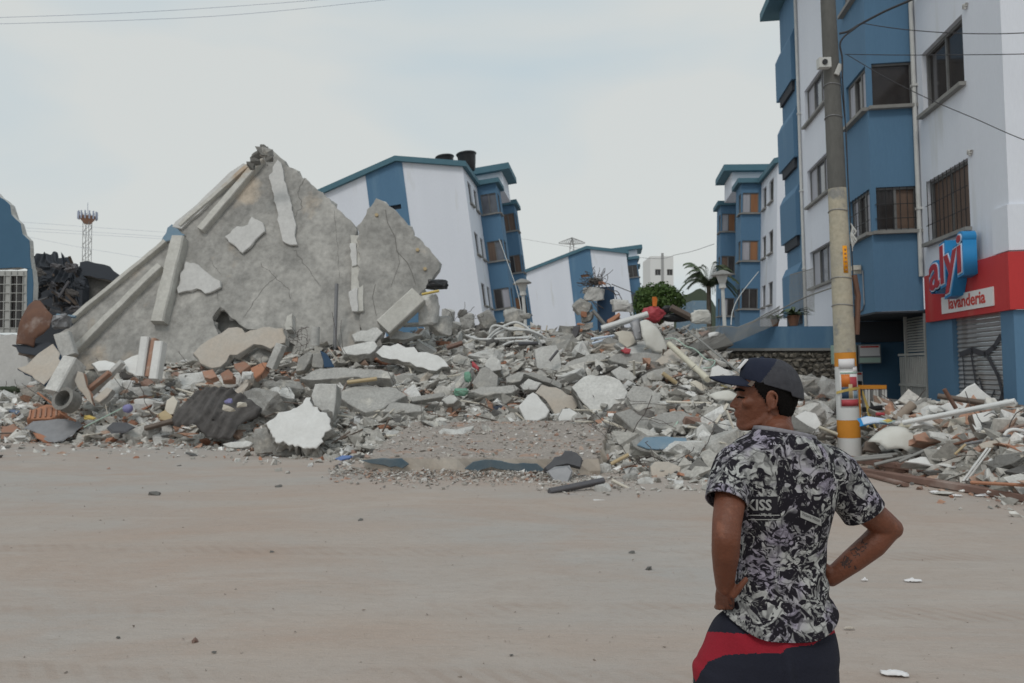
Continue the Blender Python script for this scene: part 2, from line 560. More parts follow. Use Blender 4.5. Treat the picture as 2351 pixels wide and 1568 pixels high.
def mound_depth(x, y):
    c = mound_col(x)
    if y >= c[0][0]:
        g = on_ground(x, y)
        return g.y
    for (ya, da), (yb, db) in zip(c, c[1:]):
        if ya >= y >= yb:
            return da + (db-da)*(ya-y)/(ya-yb)
    return c[-1][1]

def mound_pt(x, y):
    return P(x, y, mound_depth(x, y))

def col_at(c, t):
    k = t*(len(c)-1)
    i = min(int(k), len(c)-2)
    f = k-i
    return c[i][0]+(c[i+1][0]-c[i][0])*f, c[i][1]+(c[i+1][1]-c[i][1])*f

mb = MB()
cols = list(range(-260, 2681, 10))
NR = 40
verts = []
for x in cols:
    c = mound_col(x)
    for j in range(NR+1):
        y, D = col_at(c, j/NR)
        p = P(x, y, D)
        e = min(1, j/4)
        p.z += e*(.13*nz3(p, .9) + .09*nz3(p, 2.3, 4) + .05*nz3(p, 5, 9)) - .05
        verts.append(p)
    last = P(x, *c[-1])
    for k, (dy, dz) in enumerate(((.5, -.35), (1.3, -1.0), (2.4, -2.0))):
        q = last + Vector((0, dy, 0))
        q.z = max(-.06, last.z + dz)
        verts.append(q)
n1 = NR+4
faces = [(i*n1+j, (i+1)*n1+j, (i+1)*n1+j+1, i*n1+j+1) for i in range(len(cols)-1) for j in range(n1-1)]
mb.add(verts, faces)
mat("rubble_dust_shaded", (.215, .197, .178), .95, (.135, .124, .114), 3.2, .4, 1.0, 9, col3=(.34, .25, .20), n3=1.6, t3=.60, fine=.3)  # mound colour darkened to stand in for shade between the pieces
tag(mb.build("rubble_mound", "rubble_dust_shaded", fix=True), "heap of grey dust and crushed masonry, darkened to suggest shaded gaps, under the broken slabs", "rubble", kind="stuff")

# ------------------------------------------------------------------ apartment blocks
PANES = ["glass_dark", "glass_pale", "curtain_brown", "curtain_white", "glass_dark"]

def window(parent, O, U, N, u0, u1, z0, z1, mats, depth=.10, frame="frame_grey", panes=2, sill=True, bars=0, fw=.05, sillm="trim_grey"):
    """window part: frame bars, glass panes (sub-parts), sill and optional iron bars set in an opening"""
    O, U, N = Vector(O), Vector(U).normalized(), Vector(N).normalized()
    Z = Vector((0, 0, 1))
    b = MB()
    q = lambda u, z, d: O + U*u + Z*z - N*d
    d = depth
    b.beam(q(u0, z0+fw/2, d), q(u1, z0+fw/2, d), fw, fw, N)
    b.beam(q(u0, z1-fw/2, d), q(u1, z1-fw/2, d), fw, fw, N)
    for k in range(panes+1):
        u = u0 + (u1-u0)*k/panes
        u = min(max(u, u0+fw/2), u1-fw/2)
        b.beam(q(u, z0+fw, d), q(u, z1-fw, d), fw, fw, N)
    w = b.build("window", frame, parent)
    for k in range(panes):
        ua = u0 + (u1-u0)*k/panes + fw*.4
        ub = u0 + (u1-u0)*(k+1)/panes - fw*.4
        g = MB()
        dd = d + .004 + .02*(k % 2)
        g.add([q(ua, z0+fw*.5, dd), q(ub, z0+fw*.5, dd), q(ub, z1-fw*.5, dd), q(ua, z1-fw*.5, dd),
               q(ua, z0+fw*.5, dd+.012), q(ub, z0+fw*.5, dd+.012), q(ub, z1-fw*.5, dd+.012), q(ua, z1-fw*.5, dd+.012)],
              [(0, 1, 2, 3), (4, 7, 6, 5), (0, 4, 5, 1), (1, 5, 6, 2), (2, 6, 7, 3), (3, 7, 4, 0)])
        g.build("pane", mats[k % len(mats)], w)
    if sill:
        s_ = MB()
        s_.beam(q(u0-.06, z0-.035, -.04), q(u1+.06, z0-.035, -.04), .07, .16, Z.cross(U) if False else N)
        s_.build("sill", sillm, w)
    if bars:
        k_ = MB()
        for i in range(bars):
            u = u0 + (u1-u0)*(i+.5)/bars
            k_.tube([q(u, z0+.01, -.03), q(u, z1-.01, -.03)], .009, 5)
        for zz in (z0+.28*(z1-z0), z0+.6*(z1-z0)):
            k_.tube([q(u0, zz, -.03), q(u1, zz, -.03)], .009, 5)
        k_.build("window_bars", "iron_black", w)
    return w

def apartment_block(name, label, loc, yaw, tilt, sx=1, seed=0, he=11.7, detail=True, left=5.35, gap_left=None):
    """gable-ended block: local x along the front (corner at 0, sx mirrors), y going back"""
    root = thing(name, label, "building", loc, (0, tilt, yaw))
    r = random.Random(seed)
    rr, ll = 3.25, left
    W = rr+ll
    X = lambda v: v*sx
    top = lambda u: he + .25*(rr - abs(-u + 0 - rr)) if -u < rr else he + .25*rr - .25*(-u-rr)
    # front wall (u runs from -W to 0)
    U, N = Vector((sx, 0, 0)), Vector((0, -1, 0))
    w = MB()
    w.wall((0, 0, 0), U, N, -W, -rr-1.65, 0, 8.0, [], .12, 0, lambda u: top(u))
    w.wall((0, 0, 0), U, N, -rr+.28, 0, 0, 8.0, [], .12, 0, lambda u: top(u))
    w.wall((0, 10.5, 0), U, -N, -W, 0, 0, 8.0, [], .12, 0, lambda u: he-.4)
    w.wall((-W*sx, 0, 0), (0, 1, 0), (-sx, 0, 0), 0, 10.5, 0, he-.4)
    w.build("wall", "wall_white", root)
    s = MB()
    slot = (-rr-.75, -rr-.05, he-1.55, he-1.32)
    s.wall((0, -.03, 0), U, N, -rr-1.65, -rr+.28, 0, he, [slot], .2, 0, None)
    s.add([(X(-rr-1.65), -.03, he), (X(-rr+.28), -.03, he), (X(-rr+.28), -.03, top(-rr+.28)), (X(-rr), -.03, top(-rr)), (X(-rr-1.65), -.03, top(-rr-1.65))], [(0, 1, 2, 3, 4)])
    for u in (-rr-1.65, -rr+.28):
        s.add([(X(u), -.03, 0), (X(u), .03, 0), (X(u), .03, top(u)), (X(u), -.03, top(u))], [(0, 1, 2, 3)])
    s.build("blue_stripe", "wall_blue", root)
    vw = MB()
    vw.box(*sorted((X(slot[0]), X(slot[1]))), .12, .16, slot[2], slot[3])
    vw.build("vent_slot", "curtain_orange" if seed == 2 else "soffit_dark", root)
    # side wall with windows, bay, far wall, second bay
    S = Vector((0, 1, 0)); SN = Vector((sx, 0, 0))
    sills = [he-9.4+2.6*k for k in range(4)]
    sw = MB()
    wl = [(.9, 2.0, z, z+1.15) for z in sills] + [(2.75, 3.7, z, z+1.15) for z in sills]
    sw.wall((0, 0, 0), S, SN, 0, 4.2, 0, he, wl, .12)
    sw.build("side_wall", "wall_white", root)
    sw = MB()
    wl2 = [(7.0, 7.9, z, z+1.15) for z in sills] + [(8.5, 9.4, z, z+1.15) for z in sills]
    sw.wall((X(.35), 0, 0), S, SN, 6.0, 10.0, 0, he, wl2, .12)
    sw.build("side_wall", "wall_white", root)
    for i, h in enumerate(wl):
        window(root, (0, 0, 0), S, SN, *h, [r.choice(PANES), r.choice(PANES)])
    for i, h in enumerate(wl2):
        window(root, (X(.35), 0, 0), S, SN, *h, [r.choice(PANES), r.choice(PANES)], sill=False)
    def bay(y0, y1, xo, x_in):
        b = MB()
        fr = [(.12, xo-x_in, z, z+1.1) for z in sills]
        b.wall((X(x_in), y0, 0), U, N, 0, xo-x_in, 0, he, fr, .08)
        sd = [(y0, y1-.9, z, z+1.1) for z in sills]
        b.wall((X(xo), 0, 0), S, SN, y0, y1, 0, he, sd, .08)
        b.wall((X(x_in), y1, 0), U, -N, 0, xo-x_in, 0, he)
        b.build("bay", "wall_blue", root)
        for i, h in enumerate(fr):
            m1 = r.choice(["curtain_brown", "glass_dark", "glass_pale", "glass_dark", "curtain_brown", "curtain_orange"])
            window(root, (X(x_in), y0, 0), U, N, h[0], h[1]-.05, h[2], h[3], [m1, r.choice(PANES)], .06, panes=2)
        for i, h in enumerate(sd):
            window(root, (X(xo), 0, 0), S, SN, h[0]+.05, h[1], h[2], h[3], [r.choice(["glass_pale", "glass_dark"])], .06, panes=2)
        c = MB()
        c.box(*sorted((X(x_in-.1), X(xo+.22))), y0-.25, y1+.2, he+.003, he+.25)
        c.build("bay_roof", "trim_teal", root)
    bay(4.2, 6.0, 1.05, 0)
    bay(10.0, 11.8, 1.35, .35)
    # roof: two pitches with a deep blue fascia, plus eaves along the side
    rf = MB()
    o = .22
    for (ua, ub) in ((-W-o, -rr), (-rr, o)):
        za, zb = top(ua) if ua > -W else top(-W)-.25*o, top(ub) if ub < 0 else top(0)-.25*o
        za += .003; zb += .003
        vv = [(X(ua), -o, za), (X(ub), -o, zb), (X(ub), 10.6, zb), (X(ua), 10.6, za),
              (X(ua), -o, za+.26), (X(ub), -o, zb+.26), (X(ub), 10.6, zb+.26), (X(ua), 10.6, za+.26)]
        rf.add(vv, [(0, 3, 2, 1), (4, 5, 6, 7), (0, 1, 5, 4), (1, 2, 6, 5), (2, 3, 7, 6), (3, 0, 4, 7)])
    rf.build("roof", "trim_teal", root)
    ph = MB()
    ph.box(*sorted((X(-2.2), X(1.25))), 6.3, 9.2, he, he+1.15)
    ph.build("stair_house", "wall_white", root)
    p2_ = MB()
    p2_.box(*sorted((X(-2.6), X(1.75))), 5.9, 9.6, he+1.153, he+1.5)
    p2_.build("stair_house_roof", "trim_teal", root)
    return root

mid = P(1136, 930, 38.6); mid.z = 0
apartment_block("apartment_block", "leaning white and blue apartment block with water tanks behind the tilted slab", mid, R(-7), R(-7.9), 1, 1, 11.75)
far = P(1475, 893, 67); far.z = 0
apartment_block("apartment_block", "small far white gable-ended block with blue stripe between the two rows", far, R(-7), R(-6.4), 1, 2, 11.6)
rfar = P(1780, 930, 38.6); rfar.z = 0
apartment_block("apartment_block", "white and blue block with stacked bay windows behind the street lamp, right of the palm", rfar, R(-7), R(1.2), -1, 3, 11.75)

# black water tanks standing on the leaning block's roof
def water_tank(label, pxx, pyy, D, s, tilt):
    p = P(pxx, pyy, D)
    t = thing("water_tank", label, "water tank", p, (0, tilt, 0), "black roof tanks")
    b = MB()
    b.lathe([(.42, 0), (.45, .05), (.53, .55), (.57, .9), (.60, 1.0)], n=24)
    o = b.build("tank_body", "plastic_black", t, smooth=False)
    smooth_by_angle(o)
    l = MB()
    l.lathe([(.63, 1.0), (.64, 1.06), (.58, 1.12), (.30, 1.17), (.12, 1.19)], n=24)
    smooth_by_angle(l.build("tank_lid", "plastic_black", t))
    t.scale = (s, s, s)
water_tank("tall black plastic water tank on the leaning block's roof edge", 1075, 392, 41.0, .84, R(-7))
water_tank("low black plastic water tank half hidden behind the roof line", 1025, 396, 42.0, .80, R(-7))

# ------------------------------------------------------------------ near building on the right
YAW = R(-7)
nr = P(2310, 1000, 12.9); nr.z = 0; nr.x += .22
NB = thing("corner_building", "tall blue and white apartment building with laundry shop on its corner", "building", nr, (0, R(-1.1), YAW))
FL = 2.65
HT = 14.75
U, N = Vector((0, 1, 0)), Vector((-1, 0, 0))         # along the side street, facing it
w = MB()
side_w = [(1.40, 3.30, 4.24+FL*k, 5.50+FL*k) for k in range(3)]
w.wall((0, 0, 0), U, N, .0, 3.68, 3.58, HT, side_w, .14)
far_w = [(10.3, 12.9, 4.29+FL*k, 5.46+FL*k) for k in range(3)]
w2_ = MB()
w2_.wall((0, 0, 0), U, N, 6.75, 13.6, .0, HT, far_w, .14)
w2_.build("side_wall", "wall_white", NB)
w.build("side_wall", "wall_white", NB)
w = MB()
w.wall((0, 0, 0), (1, 0, 0), (0, -1, 0), 0, 7, 3.58, HT)
w.wall((-.05, -.05, 0), (1, 0, 0), (0, -1, 0), 0, 7, 3.60, 4.35)
w.wall((-.05, -.05, 0), (0, 1, 0), (-1, 0, 0), 0, .55, 3.60, 4.35)
w.add([(-.05, -.05, 4.35), (7, -.05, 4.35), (7, .2, 4.35), (-.05, .5, 4.35)], [(0, 1, 2, 3)])
w.build("front_wall", "wall_white", NB)
mm = [["glass_dark", "curtain_brown"], ["glass_dark", "glass_dark"], ["glass_dark", "glass_pale"]]
for k, h in enumerate(side_w):
    window(NB, (0, 0, 0), U, N, *h, ["curtain_brown", "curtain_brown"] if k == 0 else mm[k], .12, bars=10 if k == 0 else 0, fw=.06)
for k, h in enumerate(far_w):
    window(NB, (0, 0, 0), U, N, *h, ["curtain_white", "glass_pale", "curtain_white"], .12, panes=3, fw=.06)
# first bay
X0 = -.97
b = MB()
fr = [(.0, .93, 4.59+FL*k, 5.52+FL*k) for k in range(3)]
b.wall((X0, 3.68, 0), (1, 0, 0), (0, -1, 0), 0, .97, 2.9, HT, fr, .10)
sd = [(3.68, 5.15, 4.59+FL*k, 5.52+FL*k) for k in range(3)]
b.wall((X0, 0, 0), U, N, 3.68, 6.6, 2.9, HT, sd, .10)
b.wall((X0, 6.6, 0), (1, 0, 0), (0, 1, 0), 0, .97, 2.9, HT)
b.build("bay", "wall_blue", NB)
b = MB()
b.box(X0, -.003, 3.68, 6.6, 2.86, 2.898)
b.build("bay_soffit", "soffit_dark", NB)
for k, h in enumerate(fr):
    window(NB, (X0, 3.68, 0), (1, 0, 0), (0, -1, 0), .06, h[1], h[2], h[3], ["glass_dark", "curtain_brown"] if k != 1 else ["glass_dark"], .08,
           panes=2 if k != 1 else 1, bars=6 if k == 0 else 0)
for k, h in enumerate(sd):
    window(NB, (X0, 0, 0), U, N, h[0]+.06, h[1], h[2], h[3], ["curtain_white", "glass_dark"], .08, panes=3, bars=7 if k == 0 else 0)
# far blue stair bay with overhanging boxes and dark slits
b = MB()
b.box(-.06, .4, 13.603, 15.9, 0, HT)
b.build("stair_bay", "wall_blue", NB)
for k in range(4):
    z0 = 3.55 + FL*k
    b = MB()
    vv = [(-.20, 13.75, z0), (-.20, 16.2, z0), (-.20, 16.2, z0+1.45), (-.20, 13.75, z0+1.45), (-.063, 13.75, z0), (-.063, 16.2, z0), (-.063, 16.2, z0+1.75), (-.063, 13.75, z0+1.75)]
    b.add(vv, [(0, 1, 2, 3), (4, 7, 6, 5), (0, 4, 5, 1), (1, 5, 6, 2), (2, 6, 7, 3), (3, 7, 4, 0)])
    b.build("overhang_box", "wall_blue", NB)
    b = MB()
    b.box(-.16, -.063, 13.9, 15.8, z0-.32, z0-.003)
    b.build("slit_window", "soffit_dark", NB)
# roof slab just above the picture
b = MB()
b.box(-.62, 7, -.5, 16.6, HT+.003, HT+.3)
b.build("roof", "trim_teal", NB)
# downpipes
for y in (3.60, 13.5):
    b = MB()
    b.tube([(-.06, y, .2 if y > 5 else 3.6), (-.06, y, HT)], .045, 8)
    for z in (5, 7.6, 10.2):
        b.box(-.115, 0, y-.06, y+.06, z, z+.05)
    b.build("downpipe", "frame_white", NB, smooth=False)
# shop front on the corner: pillars, shutter, red fascia
b = MB()
b.box(.0, .35, 2.35, 3.62, 0, 2.63)
b.box(-.01, .35, -.02, .42, 0, 2.63)
b.box(.35, 7, -.02, .3, 0, 2.63)
b.build("shop_pillar", "wall_blue", NB)
sh = MB()
nsl = 31
for i in range(nsl):
    z = .02 + i*.085
    sh.add([(.10, .42, z), (.10, 2.35, z), (.075, 2.35, z+.03), (.075, .42, z+.03), (.10, .42, z+.082), (.10, 2.35, z+.082)],
           [(0, 1, 2, 3), (3, 2, 5, 4)])
sh.build("roller_shutter", "shutter", NB, fix=False)
g = MB()
rg = random.Random(5)
def stroke(pts, wd):
    for (a, c) in zip(pts, pts[1:]):
        p, q = Vector((.062, a[0], a[1])), Vector((.062, c[0], c[1]))
        t = (q-p).normalized()
        n_ = Vector((0, -t.z, t.y))*wd/2
        g.add([p-n_-t*wd*.3, q-n_+t*wd*.3, q+n_+t*wd*.3, p+n_-t*wd*.3, p-n_-t*wd*.3+Vector((.003, 0, 0)), q-n_+t*wd*.3+Vector((.003, 0, 0)), q+n_+t*wd*.3+Vector((.003, 0, 0)), p+n_-t*wd*.3+Vector((.003, 0, 0))],
              [(0, 1, 2, 3), (0, 4, 5, 1), (2, 6, 7, 3)])
stroke([(2.2, 1.95), (1.7, 2.02), (1.2, 1.93), (.85, 2.05), (.62, 2.22)], .10)
stroke([(2.1, 1.9), (2.05, 1.3), (1.95, .7)], .035)
stroke([(1.75, 1.95), (1.6, 1.4), (1.72, .9), (1.5, .5)], .05)
stroke([(1.1, 1.9), (.75, 1.55), (.62, 1.25), (.85, .95), (.65, .6)], .09)
stroke([(1.45, 1.5), (1.25, 1.1), (1.35, .8), (1.1, .5)], .06)
stroke([(1.9, 1.1), (1.55, 1.25), (1.2, 1.0), (.9, 1.3)], .04)
stroke([(.55, 2.2), (.5, 1.6), (.62, 1.0)], .03)
g.build("graffiti", "graffiti", NB)
b = MB()
b.box(-.09, .04, .0, 3.38, 2.63, 3.575)
b.build("sign_fascia", "sign_red", NB)
b = MB()
b.box(-.09, 7, -.09, -.003, 2.634, 3.571)
b.build("sign_fascia", "sign_red", NB)
b = MB()
b.box(-.112, -.093, .42, 2.52, 2.74, 3.06)
b.build("sign_panel", "paper_white", NB)

def text_part(body, name, parent, m, loc, xdir, zdir, size, ext=.004, off=0.0, font_shear=0.0, sx=1.0, align='CENTER', bevel=0.0):
    cu = bpy.data.curves.new(name, 'FONT')
    cu.body = body
    cu.size = size
    cu.extrude = ext
    cu.offset = off
    cu.shear = font_shear
    cu.align_x = align
    cu.bevel_depth = bevel
    cu.resolution_u = 3
    tmp = bpy.data.objects.new(name+"_tmp", cu)
    COL.objects.link(tmp)
    dg = bpy.context.evaluated_depsgraph_get()
    me = bpy.data.meshes.new_from_object(tmp.evaluated_get(dg))
    bpy.data.objects.remove(tmp)
    bpy.data.curves.remove(cu)
    x = Vector(xdir).normalized(); z = Vector(zdir).normalized(); y = z.cross(x)   # text plane x,y'=z up, normal
    nrm = x.cross(z)
    M = Matrix((( x.x*sx, z.x, nrm.x, loc[0]), (x.y*sx, z.y, nrm.y, loc[1]), (x.z*sx, z.z, nrm.z, loc[2]), (0, 0, 0, 1)))
    me.transform(M)
    me.materials.clear()
    me.materials.append(MAT[m])
    ob = bpy.data.objects.new(name, me)
    COL.objects.link(ob)
    ob.parent = parent
    return ob

text_part("lavanderia", "lettering", NB, "ink_red", (-.115, 1.45, 2.815), (0, -1, 0), (0, 0, 1), .31, .003, .006, sx=1.2)
lg = dict(xdir=(0, -1, .16), zdir=(0, 0, 1))
text_part("alyi", "logo_backing", NB, "logo_blue", (-.21, 1.72, 3.30), size=1.0, ext=.115, off=.075, sx=1.15, **lg)
text_part("alyi", "logo_outline", NB, "logo_pale", (-.33, 1.72, 3.30), size=1.0, ext=.008, off=.035, sx=1.15, **lg)
text_part("alyi", "logo_letters", NB, "logo_red", (-.34, 1.72, 3.30), size=1.0, ext=.012, off=.012, sx=1.15, **lg)
# recessed entrance under the bay: back wall, meter cupboards, lattice gate
b = MB()
b.box(-.4, 1.2, 6.62, 6.8, 0, 2.86)
b.box(.9, 1.0, 3.65, 6.6, 0, 2.86)
b.build("entrance_wall", "wall_blue_deep", NB)
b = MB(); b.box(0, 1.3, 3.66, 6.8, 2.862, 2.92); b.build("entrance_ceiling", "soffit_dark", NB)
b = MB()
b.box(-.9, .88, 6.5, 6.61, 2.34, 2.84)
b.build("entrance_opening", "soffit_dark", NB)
for i, (xa, xb, m) in enumerate(((-1.15, -.62, "metal_grey"), (-.58, -.06, "metal_grey"))):
    b = MB()
    b.box(xa, xb, 6.25, 6.49, 1.82, 2.28)
    c_ = b.build("meter_cupboard", "mint" if i == 0 else "metal_grey", NB)
    b = MB()
    b.box(xa+.03, xb-.03, 6.235, 6.248, 2.00, 2.25)
    p_ = b.build("notice", "paper_white", c_)
    b = MB()
    if i:
        b.box(xa+.05, xb-.05, 6.23, 6.234, 2.20, 2.24)
        b.build("notice_heading", "ink_red", c_)
    b2 = MB()
    b2.box(xa+.02, xb-.02, 6.235, 6.248, 1.84, 1.96)
    b2.build("cupboard_stripe", "mint", c_)
b = MB()
b.box(-.72, -.40, 6.58, 6.615, 1.25, 1.62)
c_ = b.build("warning_notice", "paper_white", NB)
b = MB(); b.box(-.70, -.42, 6.57, 6.578, 1.55, 1.60); b.build("notice_heading", "ink_red", NB)
b = MB(); b.box(-.70, -.42, 6.57, 6.578, 1.27, 1.40); b.build("notice_text", "ink_black", NB)
gt = MB()
for i in range(15):
    y = 3.74 + i*.105
    gt.beam((.02, y, .05), (.02, y, 1.95), .055, .018, (1, 0, 0))
for z in (.06, .65, 1.3, 1.97):
    gt.box(-.005, .045, 3.70, 5.28, z, z+.05)
gt.build("gate", "gate_grey", NB)
gt = MB()
for i in range(13):
    z = 2.05 + i*.058
    gt.add([(.0, 3.74, z), (.0, 4.75, z), (.05, 4.75, z+.05), (.05, 3.74, z+.05)], [(0, 1, 2, 3)])
gt.build("gate_louvre", "gate_grey", NB)
b = MB(); b.box(-.01, .05, 4.80, 4.86, .05, 2.84); b.box(-.01, .05, 3.685, 3.73, .05, 2.84); b.build("gate_post", "gate_grey", NB)
# lamp bracket and conduit on the bay
b = MB()
b.box(X0-.19, X0-.03, 4.42, 4.62, 3.88, 3.98)
b.box(X0-.15, X0-.003, 4.5, 4.56, 3.8, 3.9)
b.build("wall_lamp", "plaster_cream", NB)
b = MB()
b.tube([(X0-.02, 4.35, 3.85), (X0-.02, 4.33, 3.1), (X0-.02, 4.45, 3.0), (X0-.02, 4.7, 2.96), (X0-.02, 6.3, 2.95)], .014, 6)
b.build("conduit", "metal_grey", NB)
# conduits and patches
for k, (y, z) in enumerate(((1.35, 5.55), (1.30, 8.2))):
    b = MB()
    for i in range(7):
        a = i*.9
        b.tube([(-.01, y-.02*i, z+.03*math.sin(a)), (-.03, y-.05-.02*i, z+.05*math.cos(a)), (-.01, y-.12, z+.02)], .025, 5)
    b.build("plaster_patch", "concrete_light", NB)

# ------------------------------------------------------------------ terrace wall: blue parapet over stone masonry
tw = P(1665, 900, 20.6); tw.z = 0
TW = thing("terrace_wall", "rough stone retaining wall with a blue parapet band beside the pole", "wall", tw, (0, 0, R(-5)))
TL = 3.75
b = MB()
b.box(0, TL, 0, .35, 2.22, 2.78)
b.build("parapet", "wall_blue", TW)
b = MB()
b.box(-.02, TL, -.06, .35, 2.15, 2.217)
b.build("parapet_ledge", "trim_grey", TW)
b = MB()
b.box(0, TL, .06, .35, 0, 2.148)
b.build("wall_core", "mortar", TW)
rs = random.Random(77)
def lump_mesh(name, r_, n=14, flat=1.0, sub=0):
    bm = bmesh.new()
    for i in range(n):
        v = Vector((r_.gauss(0, 1), r_.gauss(0, 1), r_.gauss(0, 1))).normalized()
        bm.verts.new(Vector((v.x, v.y, v.z*flat))*r_.uniform(.8, 1.1))
    bmesh.ops.convex_hull(bm, input=bm.verts)
    for v in [v for v in bm.verts if not v.link_faces]:
        bm.verts.remove(v)
    bmesh.ops.recalc_face_normals(bm, faces=bm.faces)
    me = bpy.data.meshes.new(name)
    bm.to_mesh(me); bm.free()
    return me
stone_meshes = []
for i in range(8):
    me = lump_mesh("stone", rs, 16)
    me.materials.append(MAT["stone"])
    stone_meshes.append(me)
z = .62
while z < 2.12:
    h = rs.uniform(.10, .18)
    x = rs.uniform(0, .1)
    while x < TL:
        wd = rs.uniform(.09, .26)
        o = bpy.data.objects.new("stone", rs.choice(stone_meshes))
        COL.objects.link(o)
        o.parent = TW
        o.location = (min(x+wd/2, TL-.1), .06, min(z+h/2+rs.uniform(-.03, .03), 2.05))
        o.scale = (wd*.54, .10*rs.uniform(.7, 1.3), h*.58)
        o.rotation_euler = (0, rs.uniform(-.3, .3), rs.choice((0, math.pi)))
        x += wd
    z += h*.93
# ------------------------------------------------------------------ broken slabs measured from the photograph
def facing(el, az=0.0):
    """unit normal: el 0 = upright face turned to the street, 90 = lying flat; az turns it to the right"""
    e, a = R(el), R(az)
    return Vector((math.sin(a)*math.cos(e), -math.cos(a)*math.cos(e), math.sin(e)))

def plane_hit(pxy, C, n):
    d = ray(*pxy)
    k = (C - CAM).dot(n) / d.dot(n)
    return CAM + d*k

def jag(pts, n, step, amp, r_):
    """subdivide a loop and roughen it inside its plane"""
    out = []
    k = len(pts)
    for i in range(k):
        a, b = pts[i], pts[(i+1) % k]
        L = (b-a).length
        m = max(1, int(L/step))
        t = (b-a).normalized()
        s_ = t.cross(n)
        for j in range(m):
            p = a.lerp(b, j/m)
            if j:
                p = p + s_*r_.gauss(0, amp) + t*r_.uniform(-.2, .2)*step
            else:
                p = p + s_*r_.gauss(0, amp*.5)
            out.append(p)
    return out

def slab_mesh(mb, pts, n, th, r_, step=.14, amp=.018, rough=.03, m_face=0, m_side=1, chamfer=.015):
    loop = jag(pts, n, step, amp, r_)
    c = sum(loop, Vector())/len(loop)
    k = len(loop)
    rings = []
    inner = [p + (c-p).normalized()*chamfer*r_.uniform(.5, 1.6) for p in loop]
    rings.append(inner)
    rings.append([p - n*chamfer for p in loop])
    for f in (.5, 1.0):
        rings.append([p - n*(chamfer + (th-chamfer)*f) + (p-c).normalized()*r_.gauss(0, rough) + n*r_.gauss(0, rough*.4) for p in loop])
    o = len(mb.v)
    for rg_ in rings:
        mb.v += rg_
    mb.f.append(tuple(o+i for i in range(k))); mb.m.append(m_face)
    for q in range(len(rings)-1):
        for i in range(k):
            mb.f.append((o+q*k+i, o+q*k+(i+1) % k, o+(q+1)*k+(i+1) % k, o+(q+1)*k+i)); mb.m.append(m_face if q == 0 else m_side)
    mb.f.append(tuple(o+(len(rings)-1)*k+i for i in reversed(range(k)))); mb.m.append(m_side)
    return c

SEED = [100]
CLEAR = []          # outlines of hand-placed pieces, kept free of loose shards

def slab(name, label, cat, crop, pts, D=None, el=35, az=0, th=.2, face="concrete", side="concrete", lift=.03, group=None, parent=None,
         step=.14, amp=.018, rough=.03, at=None):
    SEED[0] += 1
    r_ = random.Random(SEED[0])
    pp = [px(crop, *q) for q in pts]
    cx = sum(p[0] for p in pp)/len(pp); cy = sum(p[1] for p in pp)/len(pp)
    n = facing(el, az)
    if parent is None:
        CLEAR.append((min(p[0] for p in pp), max(p[0] for p in pp), min(p[1] for p in pp), max(p[1] for p in pp), pp))
    if D is None:
        C = mound_pt(cx, cy)
        C = CAM + (C-CAM)*(1 - lift/ (C-CAM).length * 1.6)
    else:
        if D > 10 and parent is None:
            D = min(D, mound_depth(cx, cy)-.32)
        C = P(cx, cy, D)
    w3 = [plane_hit(p, C, n) for p in pp]
    mb = MB()
    c = slab_mesh(mb, w3, n, th, r_, step, amp, rough)
    o = mb.build(name, [face, side], parent, origin=c if parent is None else (c))
    if parent is None:
        tag(o, label, cat, group)
    elif label:
        o["label"] = label
    return o

def covered(x, y):
    for x0, x1, y0, y1, pp in CLEAR:
        if x0 < x < x1 and y0 < y < y1:
            ins = False
            j = len(pp)-1
            for i in range(len(pp)):
                if (pp[i][1] > y) != (pp[j][1] > y) and x < (pp[j][0]-pp[i][0])*(y-pp[i][1])/(pp[j][1]-pp[i][1])+pp[i][0]:
                    ins = not ins
                j = i
            if ins:
                return True
    return False

def bar(name, label, cat, crop, a, b, wpx=None, w=None, D=None, D2=None, h=None, m="concrete", ch=.012, shape="box", lift=.05, parent=None, group=None, n=8, tilt=0.0):
    """straight bar between two measured points; wpx = its width in crop pixels"""
    pa, pb = px(crop, *a), px(crop, *b)
    Da = D if D else mound_depth(*pa)-lift
    Db = D2 if D2 else (D if D else mound_depth(*pb)-lift)
    A, B = P(*pa, Da), P(*pb, Db)
    if w is None:
        w = wpx*CROPS[crop][2]/1.74224/FPX*(Da+Db)/2
    h = h or w
    c = (A+B)/2
    mb = MB()
    if shape == "box":
        up = Vector((math.sin(tilt), -.75, .65))
        mb.beam(A, B, w, h, up, ch=min(ch, w*.2))
    else:
        k = 8
        mb.tube([A.lerp(B, i/k) for i in range(k+1)], w/2, n)
    o = mb.build(name, m, parent, origin=c, smooth=False)
    if shape != "box":
        smooth_by_angle(o, 50)
    if parent is None:
        tag(o, label, cat, group)
    return o

